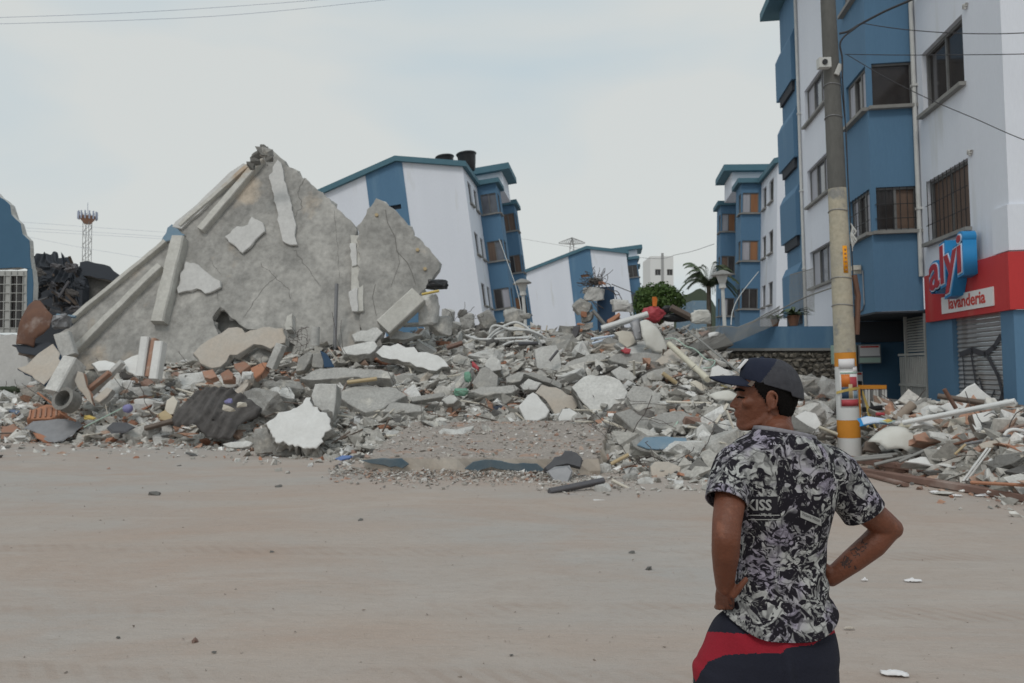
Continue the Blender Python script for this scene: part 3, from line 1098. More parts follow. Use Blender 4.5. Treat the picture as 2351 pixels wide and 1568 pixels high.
def lump_obj(name, label, cat, crop, c, wpx, hpx=None, D=None, m="concrete", depth=.8, parent=None, group=None, seed=None, n=30, rough=.12, rot=0, lift=.0, ball=False):
    """rough broken lump filling about wpx x hpx of the measured cut-out"""
    SEED[0] += 1
    r_ = random.Random(seed or SEED[0])
    p = px(crop, *c)
    Dd = D if D else mound_depth(*p)-lift
    C = P(*p, Dd)
    k = CROPS[crop][2]/1.74224/FPX*Dd
    w, h = wpx*k/2, (hpx or wpx)*k/2
    bm = bmesh.new()
    for i in range(n):
        v = Vector((r_.uniform(-1, 1), r_.uniform(-1, 1), r_.uniform(-1, 1)))
        v = v.normalized()*r_.uniform(.95, 1.0) if ball else v / max(abs(v.x), abs(v.y), abs(v.z)) * r_.uniform(.82, 1.0)
        v *= 1 - .16*max(0, v.length-1.2)
        bm.verts.new(v)
    bmesh.ops.convex_hull(bm, input=bm.verts)
    for v in [v for v in bm.verts if not v.link_faces]:
        bm.verts.remove(v)
    bmesh.ops.subdivide_edges(bm, edges=bm.edges, cuts=2, use_grid_fill=True)
    for v in bm.verts:
        q = v.co.copy()
        v.co += v.co.normalized()*(rough*nz3(q, 2.2, SEED[0]) + rough*.6*nz3(q, 5.5, SEED[0]+3))
    rm = Matrix.Rotation(R(rot), 3, 'Y')
    for v in bm.verts:
        v.co = rm @ Vector((v.co.x*w, v.co.y*depth*min(w, h), v.co.z*h))
    bmesh.ops.recalc_face_normals(bm, faces=bm.faces)
    me = bpy.data.meshes.new(name)
    bm.to_mesh(me); bm.free()
    me.materials.append(MAT[m])
    o = bpy.data.objects.new(name, me)
    COL.objects.link(o)
    o.location = C
    if parent is not None:
        o.parent = parent
        o.location = C - parent.location
    else:
        tag(o, label, cat, group)
    return o

def cable(name, label, cat, pts, r=.012, m="wire_dark", group=None, parent=None, n=5, sub=6):
    """sagging wire through measured points [(px, py, D)] of the whole picture"""
    ws = [P(*q) for q in pts]
    out = []
    k = len(ws)
    for i in range(k-1):
        p0, p1, p2, p3 = ws[max(i-1, 0)], ws[i], ws[i+1], ws[min(i+2, k-1)]
        for j in range(sub):
            t = j/sub
            out.append(.5*((2*p1) + (p2-p0)*t + (2*p0-5*p1+4*p2-p3)*t*t + (3*p1-p0-3*p2+p3)*t**3))
    out.append(ws[-1])
    mb = MB()
    mb.tube(out, r, n)
    o = mb.build(name, m, parent, origin=out[0], smooth=True)
    if parent is None:
        tag(o, label, cat, group)
    return o

# ------------------------------------------------------------------ the great tilted floor slab
BIG_EL = 20
n_big = facing(BIG_EL, -4)
C_big = P(600, 640, 21.9)
def onbig(crop, x, y, off=0.0):
    return plane_hit(px(crop, x, y), C_big + n_big*off, n_big)

base = P(560, 880, 21.0); base.z = 1.2
BIG = thing("fallen_floor_slab", "huge grey concrete floor slab tilted up to a peak above the rubble", "concrete slab", base)
r_ = random.Random(3)
mb = MB()
outl = [(1056, 586), (1075, 596), (1102, 612), (1150, 655), (1194, 698), (1240, 735), (1291, 770), (1337, 821), (1380, 862), (1424, 905), (1436, 1100), (1441, 1246),
        (1446, 1460), (1217, 1470), (1190, 1400), (1150, 1352), (1060, 1322), (987, 1318), (925, 1270), (878, 1228), (846, 1272), (870, 1340), (868, 1480), (571, 1490), (446, 1490), (330, 1470), (262, 1390),
        (240, 1330), (296, 1296), (460, 1140), (628, 980), (668, 962), (700, 900), (780, 832), (860, 760), (950, 680), (1010, 635)]
mb_c = slab_mesh(mb, [onbig('U', *p) for p in outl], n_big, .24, r_, .13, .032, .05)
mb.build("slab_plate", ["slab_soffit", "concrete"], BIG, origin=base)

mb = MB()
slab_mesh(mb, [onbig('U', *p, -.55) for p in [(640, 1130), (900, 1130), (1240, 1200), (1300, 1500), (620, 1520)]], n_big, .2, r_, .4, .02, .03)
mb.build("lower_plate", ["slab_soffit", "concrete"], BIG, origin=base)

def bigrib(a, b, crop, wpx, out=.16, m="rib_concrete", name="rib", off0=0.0, label=None, taper=1.0):
    """rib standing proud of the slab's underside"""
    A, B = onbig(crop, *a), onbig(crop, *b)
    w = wpx*CROPS[crop][2]/1.74224/FPX*21.7
    SEED[0] += 1
    q = random.Random(SEED[0])
    t = (B-A).normalized()
    s_ = t.cross(n_big).normalized()
    L = (B-A).length
    k = max(3, int(L/.28))
    mbx = MB()
    vv = []
    prof = [(-.5, -.02), (-.46, out*.85), (-.38, out), (.38, out), (.46, out*.85), (.5, -.02)]
    for i in range(k+1):
        p = A + t*L*i/k
        ww = w*(1+(taper-1)*i/k)*q.uniform(.93, 1.06)
        dz = q.gauss(0, .008)
        for (x_, y_) in prof:
            vv.append(p + s_*x_*ww + n_big*(off0 + y_ + (dz if y_ > 0 else 0)))
    m_ = len(prof)
    ff = [(i*m_+j, i*m_+j+1, (i+1)*m_+j+1, (i+1)*m_+j) for i in range(k) for j in range(m_-1)]
    ff += [tuple(range(m_)), tuple(k*m_+j for j in reversed(range(m_)))]
    mbx.add(vv, ff)
    o = mbx.build(name, m, BIG, origin=base)
    if label: o["label"] = label
    return o

bigrib((612, 250), (190, 745), 'F', 62, .20)
bigrib((1425, 905), (1265, 1568), 'G', 118, .30)
bigrib((1275, 1120), (560, 1830), 'G', 62, .22, label="long diagonal rib with a brown stained side")
bigrib((1310, 925), (560, 1545), 'G', 40, .16)
bigrib((1955, 330), (1420, 800), 'G', 40, .14)
# brown dust stains and cracks are small raised crusts and grooves
def bigpatch(crop, pts, m, name, label=None, th=.05, off=.05, step=.12, amp=.02, el_off=0):
    SEED[0] += 1
    q = random.Random(SEED[0])
    w3 = [plane_hit(px(crop, *p), C_big + n_big*off, n_big) for p in pts]
    mbx = MB()
    slab_mesh(mbx, w3, n_big, th, q, step, amp, .01)
    o = mbx.build(name, [m, "concrete_light"], BIG, origin=base)
    if label: o["label"] = label
    return o

bigpatch('F', [(655, 370), (690, 270), (712, 240), (740, 262), (752, 340), (790, 480), (820, 610), (845, 700), (832, 770), (852, 835), (800, 838), (752, 808), (725, 690), (690, 500)], "plaster_dull", "plaster_strip", "long white plaster strip below the peak", .08, .09)
bigpatch('F', [(345, 775), (430, 705), (500, 690), (535, 635), (605, 680), (627, 740), (560, 800), (520, 850), (470, 890), (400, 830)], "plaster_dull", "plaster_patch", "white plaster patch shaped like an arrowhead", .08, .10)
bigpatch('F', [(75, 945), (160, 970), (250, 1050), (312, 1085), (318, 1130), (280, 1150), (210, 1172), (150, 1140), (20, 1172), (30, 1080)], "plaster_dull", "plaster_patch", None, .08, .10)
bigpatch('F', [(1222, 765), (1300, 768), (1308, 1000), (1312, 1298), (1255, 1300), (1228, 1180)], "rib_concrete", "rib", None, .18, .19, .3, .01)
bigpatch('F', [(1217, 820), (1262, 822), (1266, 980), (1232, 985)], "plaster_dull", "plaster_patch", None, .05, .24)
bigpatch('F', [(1208, 1160), (1270, 1130), (1272, 1300), (1228, 1300)], "plaster_dull", "plaster_patch", None, .05, .24)
bigpatch('F', [(760, 1400), (780, 1330), (812, 1310), (815, 1420), (770, 1430)], "rib_concrete", "rib_stub", None, .25, .25)
# white painted outer edge strip and the pale blue corner scrap
bigpatch('G', [(1910, 300), (1800, 370), (1540, 620), (1370, 760), (1345, 800), (1420, 812), (1560, 690), (1830, 400), (1960, 320)], "plaster_dull", "edge_plaster", None, .10, .09, .3, .012)
bigpatch('G', [(1345, 775), (1450, 858), (1365, 900), (1310, 905), (1235, 945), (1260, 905)], "paint_blue_worn", "edge_plaster", "pale blue painted corner scrap", .08, .08)
# broken crown with torn reinforcement
for i, (x, y, s) in enumerate(((600, 185, 100), (640, 190, 95), (560, 250, 80), (530, 285, 70), (655, 235, 60), (622, 160, 60), (575, 205, 90))):
    lump_obj("broken_edge", None, None, 'F', (x, y), s, s*.8, 21.9, "concrete_dark" if i != 1 else "concrete", parent=BIG, n=18)
q = random.Random(9)
rb = MB()
for i in range(12):
    c0 = onbig('F', q.uniform(500, 670), q.uniform(200, 300), .05)
    pts = [c0]
    d = Vector((q.uniform(-1, 1), q.uniform(-.3, .3), q.uniform(-.2, 1))).normalized()
    for k in range(4):
        d = (d + Vector((q.gauss(0, .4), q.gauss(0, .3), q.gauss(0, .4)))).normalized()
        pts.append(pts[-1] + d*q.uniform(.03, .07))
    rb.tube(pts, .008, 4)
rb.build("torn_reinforcement", "rebar", BIG, origin=base)
# cracks: thin dark grooves lying a hair above the plate
def crack(pts, w=.018):
    w *= .7
    ck = MB()
    q = random.Random(int(pts[0][0]*7+pts[0][1]))
    w3 = []
    for a, b in zip(pts, pts[1:]):
        for k in range(5):
            f = k/5
            w3.append((a[0]+(b[0]-a[0])*f + q.gauss(0, 5), a[1]+(b[1]-a[1])*f + q.gauss(0, 5)))
    w3.append(pts[-1])
    pp = [onbig('F', *p, .006) for p in w3]
    for a, b in zip(pp, pp[1:]):
        t = (b-a).normalized(); s_ = t.cross(n_big)
        ww = w*q.uniform(.4, 1.1)
        ck.add([a-s_*ww/2, b-s_*ww/2, b+s_*ww/2, a+s_*ww/2], [(0, 1, 2, 3)])
    ck.build("crack", "crack_line", BIG, origin=base, fix=False)
crack([(905, 375), (850, 470), (885, 550), (840, 640)], .03)
crack([(830, 870), (900, 960), (970, 1060), (1015, 1120)], .022)
crack([(590, 960), (700, 1060), (790, 1140), (805, 1210)], .022)
crack([(700, 1060), (600, 1160), (480, 1340)], .02)
crack([(1110, 600), (1130, 850), (1145, 1060)], .014)
crack([(300, 1110), (300, 1245)], .016)
crack([(235, 935), (320, 1040)], .016)

# right-hand slab
n2 = facing(14, 3)
C2 = P(885, 620, 21.55)
def on2(x, y, off=0.0, crop='F'):
    return plane_hit(px(crop, x, y), C2 + n2*off, n2)
base2 = P(880, 870, 21.4); base2.z = 1.4
S2 = thing("fallen_floor_slab", "pointed grey slab with one long crack, right of the huge slab", "concrete slab", base2)
mb = MB()
slab_mesh(mb, [on2(*p) for p in [(1262, 705), (1310, 640), (1360, 560), (1400, 510), (1450, 520), (1500, 560), (1560, 625), (1620, 690), (1720, 810), (1790, 890), (1850, 960), (1815, 1040), (1780, 1100), (1735, 1150), (1690, 1200), (1480, 1400), (1400, 1600), (1290, 1600), (1285, 1250), (1280, 900)]], n2, .22, r_, .13, .03, .045)
mb.build("slab_plate", ["slab_soffit", "concrete_light"], S2, origin=base2)
mb = MB()
A, B = on2(1455, 1420, .25), on2(1700, 1195, .25)
mb.beam(A, B, .5, .42, n2, ch=.03)
mb.build("edge_beam", "rib_concrete", S2, origin=base2)
def crack2(pts, w):
    w *= .7
    ck = MB()
    q = random.Random(5)
    pp = [on2(x+q.gauss(0, 4), y, .006) for x, y in pts]
    for a, b in zip(pp, pp[1:]):
        t = (b-a).normalized(); s_ = t.cross(n2)
        ck.add([a-s_*w/2, b-s_*w/2, b+s_*w/2, a+s_*w/2], [(0, 1, 2, 3)])
    ck.build("crack", "crack_line", S2, origin=base2, fix=False)
crack2([(1470, 590), (1485, 680), (1530, 780), (1555, 880), (1620, 960), (1660, 1030), (1672, 1110)], .028)
crack2([(1555, 880), (1570, 960), (1500, 1130)], .014)
crack2([(1400, 1110), (1380, 1200), (1400, 1330)], .02)
for (x, y) in ((1405, 630), (1690, 872), (1742, 1005)):
    k = MB()
    c0 = on2(x, y, .0)
    k.tube([c0 - n2*.02, c0 + n2*.05], .05, 8)
    k.build("pipe_stub", "timber_pale", S2, origin=base2)
bar("drain_pipe", "upright pale grey pipe in front of the huge slab", "pipe", 'F', (1126, 1105), (1112, 1560), wpx=26, D=20.9, m="metal_grey", shape="tube")

# ------------------------------------------------------------------ slabs and blocks of the heap, one by one
def S(*a, **k):
    return slab("concrete_fragment", *a, **k)
def W(*a, **k):
    k.setdefault("face", "plaster_white")
    return slab("painted_fragment", *a, **k)

slab("floor_fragment", "long beige slab with jagged lower edge under the huge slab", "concrete slab", 'B', [(-60, 480), (0, 400), (130, 330), (250, 250), (330, 240), (400, 290), (560, 240), (740, 250), (770, 330), (760, 380), (640, 430), (560, 400), (480, 390), (420, 440), (330, 490), (260, 490), (180, 600), (100, 615), (0, 565)], D=20.2, el=28, th=.22, face="plaster_peach", side="concrete")
# big white broken slab at the front
fw_ = W("big white-painted broken slab at the front edge of the heap", "concrete slab", 'B', [(590, 1100), (640, 1060), (700, 1010), (860, 960), (920, 920), (950, 870), (990, 870), (1000, 930), (1060, 980), (1130, 1010), (1160, 1060), (1155, 1110), (1172, 1150), (1110, 1220), (1060, 1310), (980, 1335), (850, 1310), (680, 1280), (640, 1200)], D=15.25, el=32, th=.30, amp=.022, rough=.07, step=.055)
lump_obj("concrete_block", "grey lump under the left corner of the big white slab", "concrete block", 'B', (600, 1260), 230, 240, 15.5, "concrete")
lump_obj("concrete_block", "dark grey lump wedged beneath the big white slab", "concrete block", 'B', (800, 1345), 300, 110, 15.3, "concrete_dark")
lump_obj("concrete_block", "grey lump under the right corner of the big white slab", "concrete block", 'B', (1020, 1370), 170, 100, 15.2, "concrete")
lump_obj("concrete_block", "tall rough block behind the right side of the big white slab", "concrete block", 'B', (1140, 1130), 130, 300, 15.9, "concrete_dark")
S("bluish grey block standing behind the big white slab", "concrete block", 'B', [(1030, 750), (1225, 750), (1215, 860), (1190, 1080), (1110, 1010), (1010, 940), (1000, 860)], D=16.3, el=10, th=.5, face="concrete_light", side="concrete")
S("thick grey slab with pale front edge, right of the big white slab", "concrete slab", 'B', [(1210, 850), (1310, 790), (1500, 760), (1760, 790), (1850, 850), (1640, 970), (1480, 1010), (1330, 930)], el=58, th=.42, D=17.3)
S("short grey slab resting at the edge of the dusty platform", "concrete slab", 'B', [(1640, 1000), (1700, 920), (1880, 920), (2010, 960), (1990, 1000), (1800, 1010)], el=55, th=.32, D=16.9)
S("long grey slab lying level across the middle of the heap", "concrete slab", 'B', [(890, 700), (1030, 620), (1200, 605), (1560, 620), (1740, 650), (1700, 700), (1350, 690), (1000, 720)], el=45, th=.30, D=18.6)
W("long white-topped slab below the leaning beam", "concrete slab", 'U', [(1505, 1410), (1532, 1379), (1590, 1375), (1654, 1390), (1756, 1420), (1795, 1463), (1747, 1479), (1667, 1463), (1559, 1437)], el=30, th=.22, D=19.4, amp=.03)
S("rounded pale slab next to the grey pipe's foot", "concrete slab", 'B', [(1265, 430), (1400, 390), (1560, 370), (1590, 410), (1520, 480), (1400, 490), (1290, 480)], el=45, th=.28, D=20.0, face="concrete_light")
S("flat beige slab at the foot of the leaning beam", "concrete slab", 'B', [(1360, 310), (1440, 270), (1590, 240), (1640, 290), (1560, 380), (1390, 370)], el=32, th=.18, D=20.5, face="concrete_light")
S("thin light slab lying under the leaning beam", "concrete slab", 'B', [(1680, 270), (1880, 290), (1990, 310), (1870, 345), (1700, 345)], el=35, th=.16, D=21.3, face="concrete_light")
bar("concrete_strut", "slanting concrete strut below the beige slab", "concrete beam", 'B', (730, 400), (640, 610), wpx=75, D=18.9, m="concrete_light")
S("upright beige block between strut and long grey slab", "concrete block", 'B', [(860, 640), (880, 520), (960, 470), (1010, 480), (980, 560), (930, 640)], el=15, th=.3, D=18.9)
S("second upright grey block beside the navy panel", "concrete block", 'B', [(1000, 600), (1010, 480), (1085, 470), (1115, 560), (1100, 605)], el=15, th=.3, D=18.9)
slab("navy_board", "dark navy panel stuck upright in the heap", "panel", 'B', [(1085, 465), (1135, 480), (1205, 600), (1110, 605)], el=15, th=.05, D=18.8, face="wall_navy", side="wall_navy")
bar("timber_plank", "pale yellow wooden lath below the long grey slab", "plank", 'B', (1320, 738), (1585, 705), wpx=30, D=17.6, m="timber_pale")
bar("concrete_pillar_stub", "short broken pillar wrapped in loose wires", "concrete pillar", 'B', (1035, 240), (1030, 410), wpx=80, D=20.0, m="concrete_light", shape="tube")
S("grey slab sunk between platform and long slab", "concrete slab", 'C', [(380, 870), (430, 850), (510, 870), (520, 920), (430, 930)], el=40, th=.2)
# left heap
bar("concrete_column", "fallen light concrete column with broken foot, left heap", "concrete column", 'A', (670, 550), (505, 850), wpx=135, D=18.6, D2=18.2, h=.5, m="concrete_light", ch=.03)
bar("concrete_column", "upper piece of the snapped column behind the brown sheet", "concrete column", 'A', (560, 300), (625, 500), wpx=125, D=19.6, h=.35, m="concrete_light", ch=.03)
k_ = MB()
c0 = P(*px('A', 590, 895), 18.05)
prof = [(.26, -.2), (.27, .12), (.19, .12), (.19, -.18)]
k_.lathe(prof, n=18)
o = k_.build("drain_pipe", "concrete_dark")
o.location = c0; o.rotation_euler = (R(70), 0, R(-12))
smooth_by_angle(o)
tag(o, "short open concrete pipe below the fallen column", "pipe")
slab("floor_fragment", "square beige slab with dark blue edge at far left", "concrete slab", 'A', [(150, 610), (230, 590), (330, 480), (470, 390), (530, 480), (545, 560), (470, 680), (390, 760), (280, 680)], el=30, az=-8, th=.16, D=19.2, face="plaster_peach", side="wall_navy")
# white pillar with brick core
pb_ = P(*px('A', 1360, 720), 19.0)
WP = thing("wall_pillar", "white plastered wall stub showing a red brick core", "wall stub", pb_)
for (a, b, wd, m, nm) in (((1318, 340), (1270, 690), 75, "plaster_white", "plaster_face"), ((1440, 380), (1390, 715), 80, "plaster_white", "plaster_face"), ((1392, 350), (1335, 690), 45, "brick", "brick_core")):
    A, B = P(*px('A', *a), 18.95), P(*px('A', *b), 18.75)
    mbx = MB()
    mbx.beam(A, B, wd*.44643/1.74224/FPX*18.9, .30 if m != "brick" else .24, (0, -.8, .6), ch=.03)
    mbx.build(nm, m, WP, origin=pb_)
W("white panel leaning against the brick-cored stub", "plaster panel", 'A', [(1080, 560), (1180, 500), (1255, 480), (1260, 690), (1240, 700), (1130, 640)], el=28, th=.12, D=18.85)
W("white oval plaster piece left of the brick-cored stub", "plaster piece", 'A', [(820, 570), (880, 545), (940, 540), (1010, 555), (1060, 580), (1020, 630), (880, 635)], el=40, th=.10, D=18.9, step=.1)
slab("brick_fragment", "curved panel with an orange brick edge beside the fallen column", "brick panel", 'A', [(660, 720), (690, 640), (745, 650), (775, 780), (835, 935), (780, 900), (700, 800)], el=15, th=.12, D=18.3, face="plaster_peach", side="brick")
bar("concrete_strip", "brick-edged concrete strip slanting left of the white panel", "concrete beam", 'A', (800, 800), (985, 650), wpx=45, D=18.5, m="brick")
bar("concrete_strip", "thin pale strip slanting beside the white oval", "concrete beam", 'A', (815, 840), (1100, 555), wpx=50, D=18.7, m="concrete_light")
S("pinkish rounded block under the slanting strips", "concrete block", 'A', [(840, 890), (900, 820), (960, 775), (1005, 800), (960, 860), (890, 915)], el=35, th=.2, D=18.3, face="plaster_peach")
for i, (c, s, lb) in enumerate((((1140, 780), (130, 130), "white lump directly below the white panel"), ((1260, 830), (150, 110), "white lump below the brick-cored stub"), ((1000, 900), (150, 130), "white upright lump left of the violet ball"), ((1110, 930), (150, 90), "white lump just above the violet ball"), ((1330, 930), (260, 110), "long white lump right of the violet ball"), ((1180, 880), (110, 70), "small white lump in a cluster below the panel"))):
    lump_obj("plaster_lump", lb, "plaster lump", 'A', c, *s, None, "plaster_white", lift=.15)
ob = lump_obj("ball", "violet ball lying in the left heap", "ball", 'A', (1145, 972), 92, 86, 18.4, "plastic_violet", n=90, rough=.02, depth=1, ball=True)
ob.data.polygons.foreach_set("use_smooth", [True]*len(ob.data.polygons))
hb = slab("hollow_brick", "orange hollow clay block with ridged face at far left", "brick", 'A', [(235, 1065), (280, 985), (420, 930), (555, 962), (530, 1030), (440, 1065)], el=48, th=.18, D=18.6, face="terracotta", side="terracotta", amp=.004)
for i in range(6):
    A = plane_hit(px('A', 275+i*46, 985-i*6), hb.location+facing(48)*.02, facing(48)); B = plane_hit(px('A', 262+i*48, 1058+i*1-i*5), hb.location+facing(48)*.02, facing(48))
    mbx = MB(); mbx.beam(A, B, .035, .03, facing(48)); mbx.build("ridge", "brick", hb, origin=None)
    hb.children[-1].location = -hb.location
slab("metal_sheet", "grey lilac metal sheet lying flat at the left front", "metal sheet", 'A', [(220, 1150), (300, 1085), (500, 1065), (690, 1085), (745, 1120), (640, 1210), (560, 1250), (480, 1275), (330, 1190)], el=50, th=.02, D=18.2, face="metal_grey", side="metal_grey")
slab("clay_tile", "dark red broken tiles at the left picture edge", "tile", 'A', [(0, 1130), (120, 1105), (180, 1180), (140, 1225), (0, 1245)], el=45, th=.08, D=18.3, face="brick", side="brick")
slab("clay_tile", "orange curved tile in front of the grey metal sheet", "tile", 'A', [(295, 1190), (400, 1208), (475, 1262), (430, 1275), (330, 1238)], el=35, th=.04, D=18.0, face="terracotta", side="terracotta")
W("white stone standing beside the orange box", "plaster lump", 'A', [(1480, 980), (1490, 900), (1550, 855), (1595, 910), (1550, 1025), (1510, 1030)], el=20, th=.18, D=18.2, face="plaster_cream")
slab("cardboard_box", "orange brown box corner beside the dark tarp", "box", 'A', [(1405, 1025), (1480, 980), (1545, 1040), (1520, 1085), (1430, 1072)], el=30, th=.2, D=18.1, face="timber_pale", side="terracotta", amp=.004)
slab("clay_block", "red clay block below the long beige slab's left end", "brick", 'A', [(1810, 640), (1900, 618), (1945, 685), (1885, 705), (1830, 692)], el=35, th=.2, D=18.6, face="brick", side="brick", amp=.006)
slab("clay_block", "round-edged red clay block in the middle of the left heap", "brick", 'B', [(180, 660), (250, 615), (300, 660), (290, 712), (205, 722)], el=30, th=.2, D=18.7, face="brick", side="brick", amp=.006)
slab("clay_block", "large red clay block under the beige slab's jagged edge", "brick", 'B', [(300, 570), (400, 548), (450, 590), (360, 655), (310, 612)], el=30, th=.2, D=18.9, face="brick", side="brick", amp=.006)
slab("clay_block", "orange clay block beside the slanting strut", "brick", 'B', [(450, 610), (560, 555), (605, 560), (560, 650), (490, 705)], el=30, th=.2, D=18.8, face="terracotta", side="brick", amp=.006)
lump_obj("plaster_lump", "white rounded lump between the red clay blocks", "plaster lump", 'B', (422, 678), 105, 75, 18.5, "plaster_white")
bar("green_pipe", "thin pale green pipe slanting across the left heap", "pipe", 'A', (750, 1140), (1095, 968), wpx=11, D=18.1, m="mint", shape="tube", n=6)
slab("plastic_scrap", "crumpled yellow scrap below the fallen column", "plastic", 'A', [(750, 1035), (800, 1030), (855, 1050), (830, 1065), (770, 1055)], el=45, th=.03, D=18.2, face="paint_yellow", side="paint_yellow")
bar("timber_plank", "thin orange batten slanting above the hollow clay block", "plank", 'A', (335, 830), (475, 935), wpx=16, D=18.5, m="terracotta")
bar("timber_plank", "thin orange batten lying below the open pipe", "plank", 'A', (520, 1000), (680, 1085), wpx=14, D=18.3, m="terracotta")
slab("rubber_mat", "dark rubber mat lying among stones at the left front", "rubber mat", 'A', [(960, 1140), (1020, 1095), (1130, 1090), (1200, 1135), (1120, 1180), (1010, 1180)], el=45, th=.03, D=17.9, face="rubber", side="rubber")
bar("concrete_strip", "long brown board at the foot of the dark tarp", "plank", 'A', (1300, 1150), (1560, 1080), wpx=40, D=17.9, m="timber")
# dark crumpled tarp
def cloth(name, label, cat, crop, pts, D, el, m, folds=9, amp=.12, seed=1, az=0, dirv=(1, .3), th=.012, bulge=.2, parent=None):
    """crumpled sheet: fine mesh over the measured outline with fold waves"""
    n = facing(el, az)
    pp = [px(crop, *q) for q in pts]
    cx = sum(p[0] for p in pp)/len(pp); cy = sum(p[1] for p in pp)/len(pp)
    C = P(cx, cy, D)
    w3 = [plane_hit(p, C, n) for p in pp]
    bm = bmesh.new()
    f = bm.faces.new([bm.verts.new(p) for p in w3])
    bmesh.ops.triangulate(bm, faces=bm.faces)
    for k in range(5):
        L = [e for e in bm.edges if e.calc_length() > .09]
        if not L: break
        bmesh.ops.subdivide_edges(bm, edges=L, cuts=1)
        bmesh.ops.triangulate(bm, faces=bm.faces)
    bmesh.ops.beautify_fill(bm, faces=bm.faces, edges=bm.edges)
    c = sum(w3, Vector())/len(w3)
    rad = max((p-c).length for p in w3)
    ux = Vector((1, 0, 0)); uz = n.cross(ux).normalized()
    dv = Vector(dirv).normalized()
    for v in bm.verts:
        q = v.co - c
        a, b = q.dot(ux), q.dot(uz)
        s_ = a*dv.x + b*dv.y
        ph = 2.2*nz3(q, 1.3, seed)
        v.co += n*(amp*math.sin(folds*s_ + ph*2.2)*(.4+.6*abs(nz3(q, 1.1, seed+5))*1.8) + amp*.8*nz3(q, 2.6, seed+9) + bulge*(1-(q.length/rad)**2))
        v.co += Vector((0, 0, -.06*(q.length/rad)**3))
    bmesh.ops.recalc_face_normals(bm, faces=bm.faces)
    me = bpy.data.meshes.new(name)
    for v in bm.verts: v.co -= c
    bm.to_mesh(me); bm.free()
    me.polygons.foreach_set("use_smooth", [True]*len(me.polygons))
    me.materials.append(MAT[m])
    o = bpy.data.objects.new(name, me)
    COL.objects.link(o)
    o.location = c
    md = o.modifiers.new("thick", 'SOLIDIFY'); md.thickness = th; md.offset = 0
    if parent is None:
        tag(o, label, cat)
    else:
        o.parent = parent; o.location = c - parent.location
    return o

cloth("tarp", "dark pleated tarp lying crumpled left of the big white slab", "tarp", 'U', [(690, 1660), (740, 1605), (785, 1570), (830, 1552), (880, 1556), (930, 1562), (985, 1590), (1050, 1629), (1030, 1665), (985, 1690), (955, 1713), (930, 1755), (880, 1762), (827, 1750), (790, 1712), (740, 1706), (696, 1700)], 17.3, 36, "tarp_dark", 30, .075, 3, dirv=(1, -.55), bulge=.15)
for i, (c, s, lb) in enumerate((((260, 968), (120, 70), "pale stone lying on the dark tarp"), ((375, 945), (100, 60), "second pale stone lying on the dark tarp"), ((255, 905), (70, 50), "lilac scrap lying on the dark tarp"))):
    lump_obj("stone_lump", lb, "stone", 'B', c, *s, 16.7, "plaster_cream" if i < 2 else "plastic_violet", n=20)
W("grey plank-like slab beneath the dark tarp", "concrete slab", 'B', [(200, 1290), (420, 1255), (470, 1275), (440, 1310), (250, 1320)], el=40, th=.08, D=16.5, face="concrete_light")

# centre heap
s36 = S("pale upright slab with a dark hooked bar lying on it", "concrete slab", 'C', [(1210, 440), (1270, 412), (1400, 405), (1425, 470), (1445, 540), (1450, 620), (1400, 660), (1250, 640), (1225, 600)], el=24, th=.22, D=20.2, face="concrete_light")
bar("metal_bar", "dark hooked metal bar on the pale upright slab", "metal bar", 'C', (1415, 450), (1340, 545), wpx=20, D=19.9, m="metal_dark")
S("long grey slab pointing right beside the pale upright slab", "concrete slab", 'C', [(1460, 600), (1560, 530), (1700, 480), (1820, 470), (1860, 510), (1800, 545), (1600, 590), (1480, 625)], el=48, th=.30, D=20.0)
S("big flat grey block under the white curved sheet", "concrete block", 'D', [(610, 430), (700, 390), (900, 385), (1020, 400), (1045, 440), (980, 470), (830, 480), (690, 465)], el=45, th=.45, D=19.6)
W("bright white pentagon slab at the back edge of the dusty platform", "concrete slab", 'C', [(1060, 950), (1150, 850), (1190, 828), (1230, 850), (1340, 990), (1310, 1050), (1230, 1082), (1120, 1078)], el=28, th=.14, D=16.6, amp=.008)
W("small white broken block right of the white pentagon", "plaster lump", 'C', [(1420, 1060), (1460, 970), (1520, 968), (1580, 1010), (1572, 1082), (1430, 1082)], el=20, th=.25, D=16.4)
slab("painted_fragment", "peach-coloured slab leaning behind the white pentagon", "concrete slab", 'C', [(1210, 830), (1270, 760), (1400, 780), (1560, 860), (1612, 930), (1560, 985), (1480, 960), (1440, 1012), (1390, 1020), (1310, 900)], el=32, th=.16, D=17.2, face="plaster_peach", side="concrete")
S("large smooth grey slab with dark broken left edge, right of the peach slab", "concrete slab", 'D', [(345, 640), (400, 590), (480, 550), (600, 552), (700, 590), (765, 680), (725, 760), (690, 800), (600, 850), (555, 880), (500, 820), (420, 750)], el=42, th=.26, D=17.0, face="concrete_light", side="concrete_dark")
S("dark rough broken flank of the large smooth slab", "concrete slab", 'D', [(350, 665), (420, 765), (500, 835), (560, 890), (490, 890), (430, 850), (400, 760)], el=15, th=.3, D=16.8, face="concrete_dark", side="concrete_dark")
S("grey slab right of the large smooth slab", "concrete slab", 'D', [(745, 700), (800, 630), (900, 640), (1010, 690), (990, 760), (1030, 820), (900, 860), (800, 800)], el=40, th=.25, D=16.6)
S("angular pale chunk above the large smooth slab", "concrete block", 'D', [(630, 520), (700, 488), (760, 510), (825, 570), (780, 605), (690, 590)], el=30, th=.3, D=18.3, face="concrete_light")
S("dark-undersided grey slab sticking out below the cream pipe", "concrete slab", 'D', [(860, 560), (960, 510), (1060, 490), (1072, 530), (1000, 600), (960, 650), (880, 640)], el=25, th=.4, D=18.0)
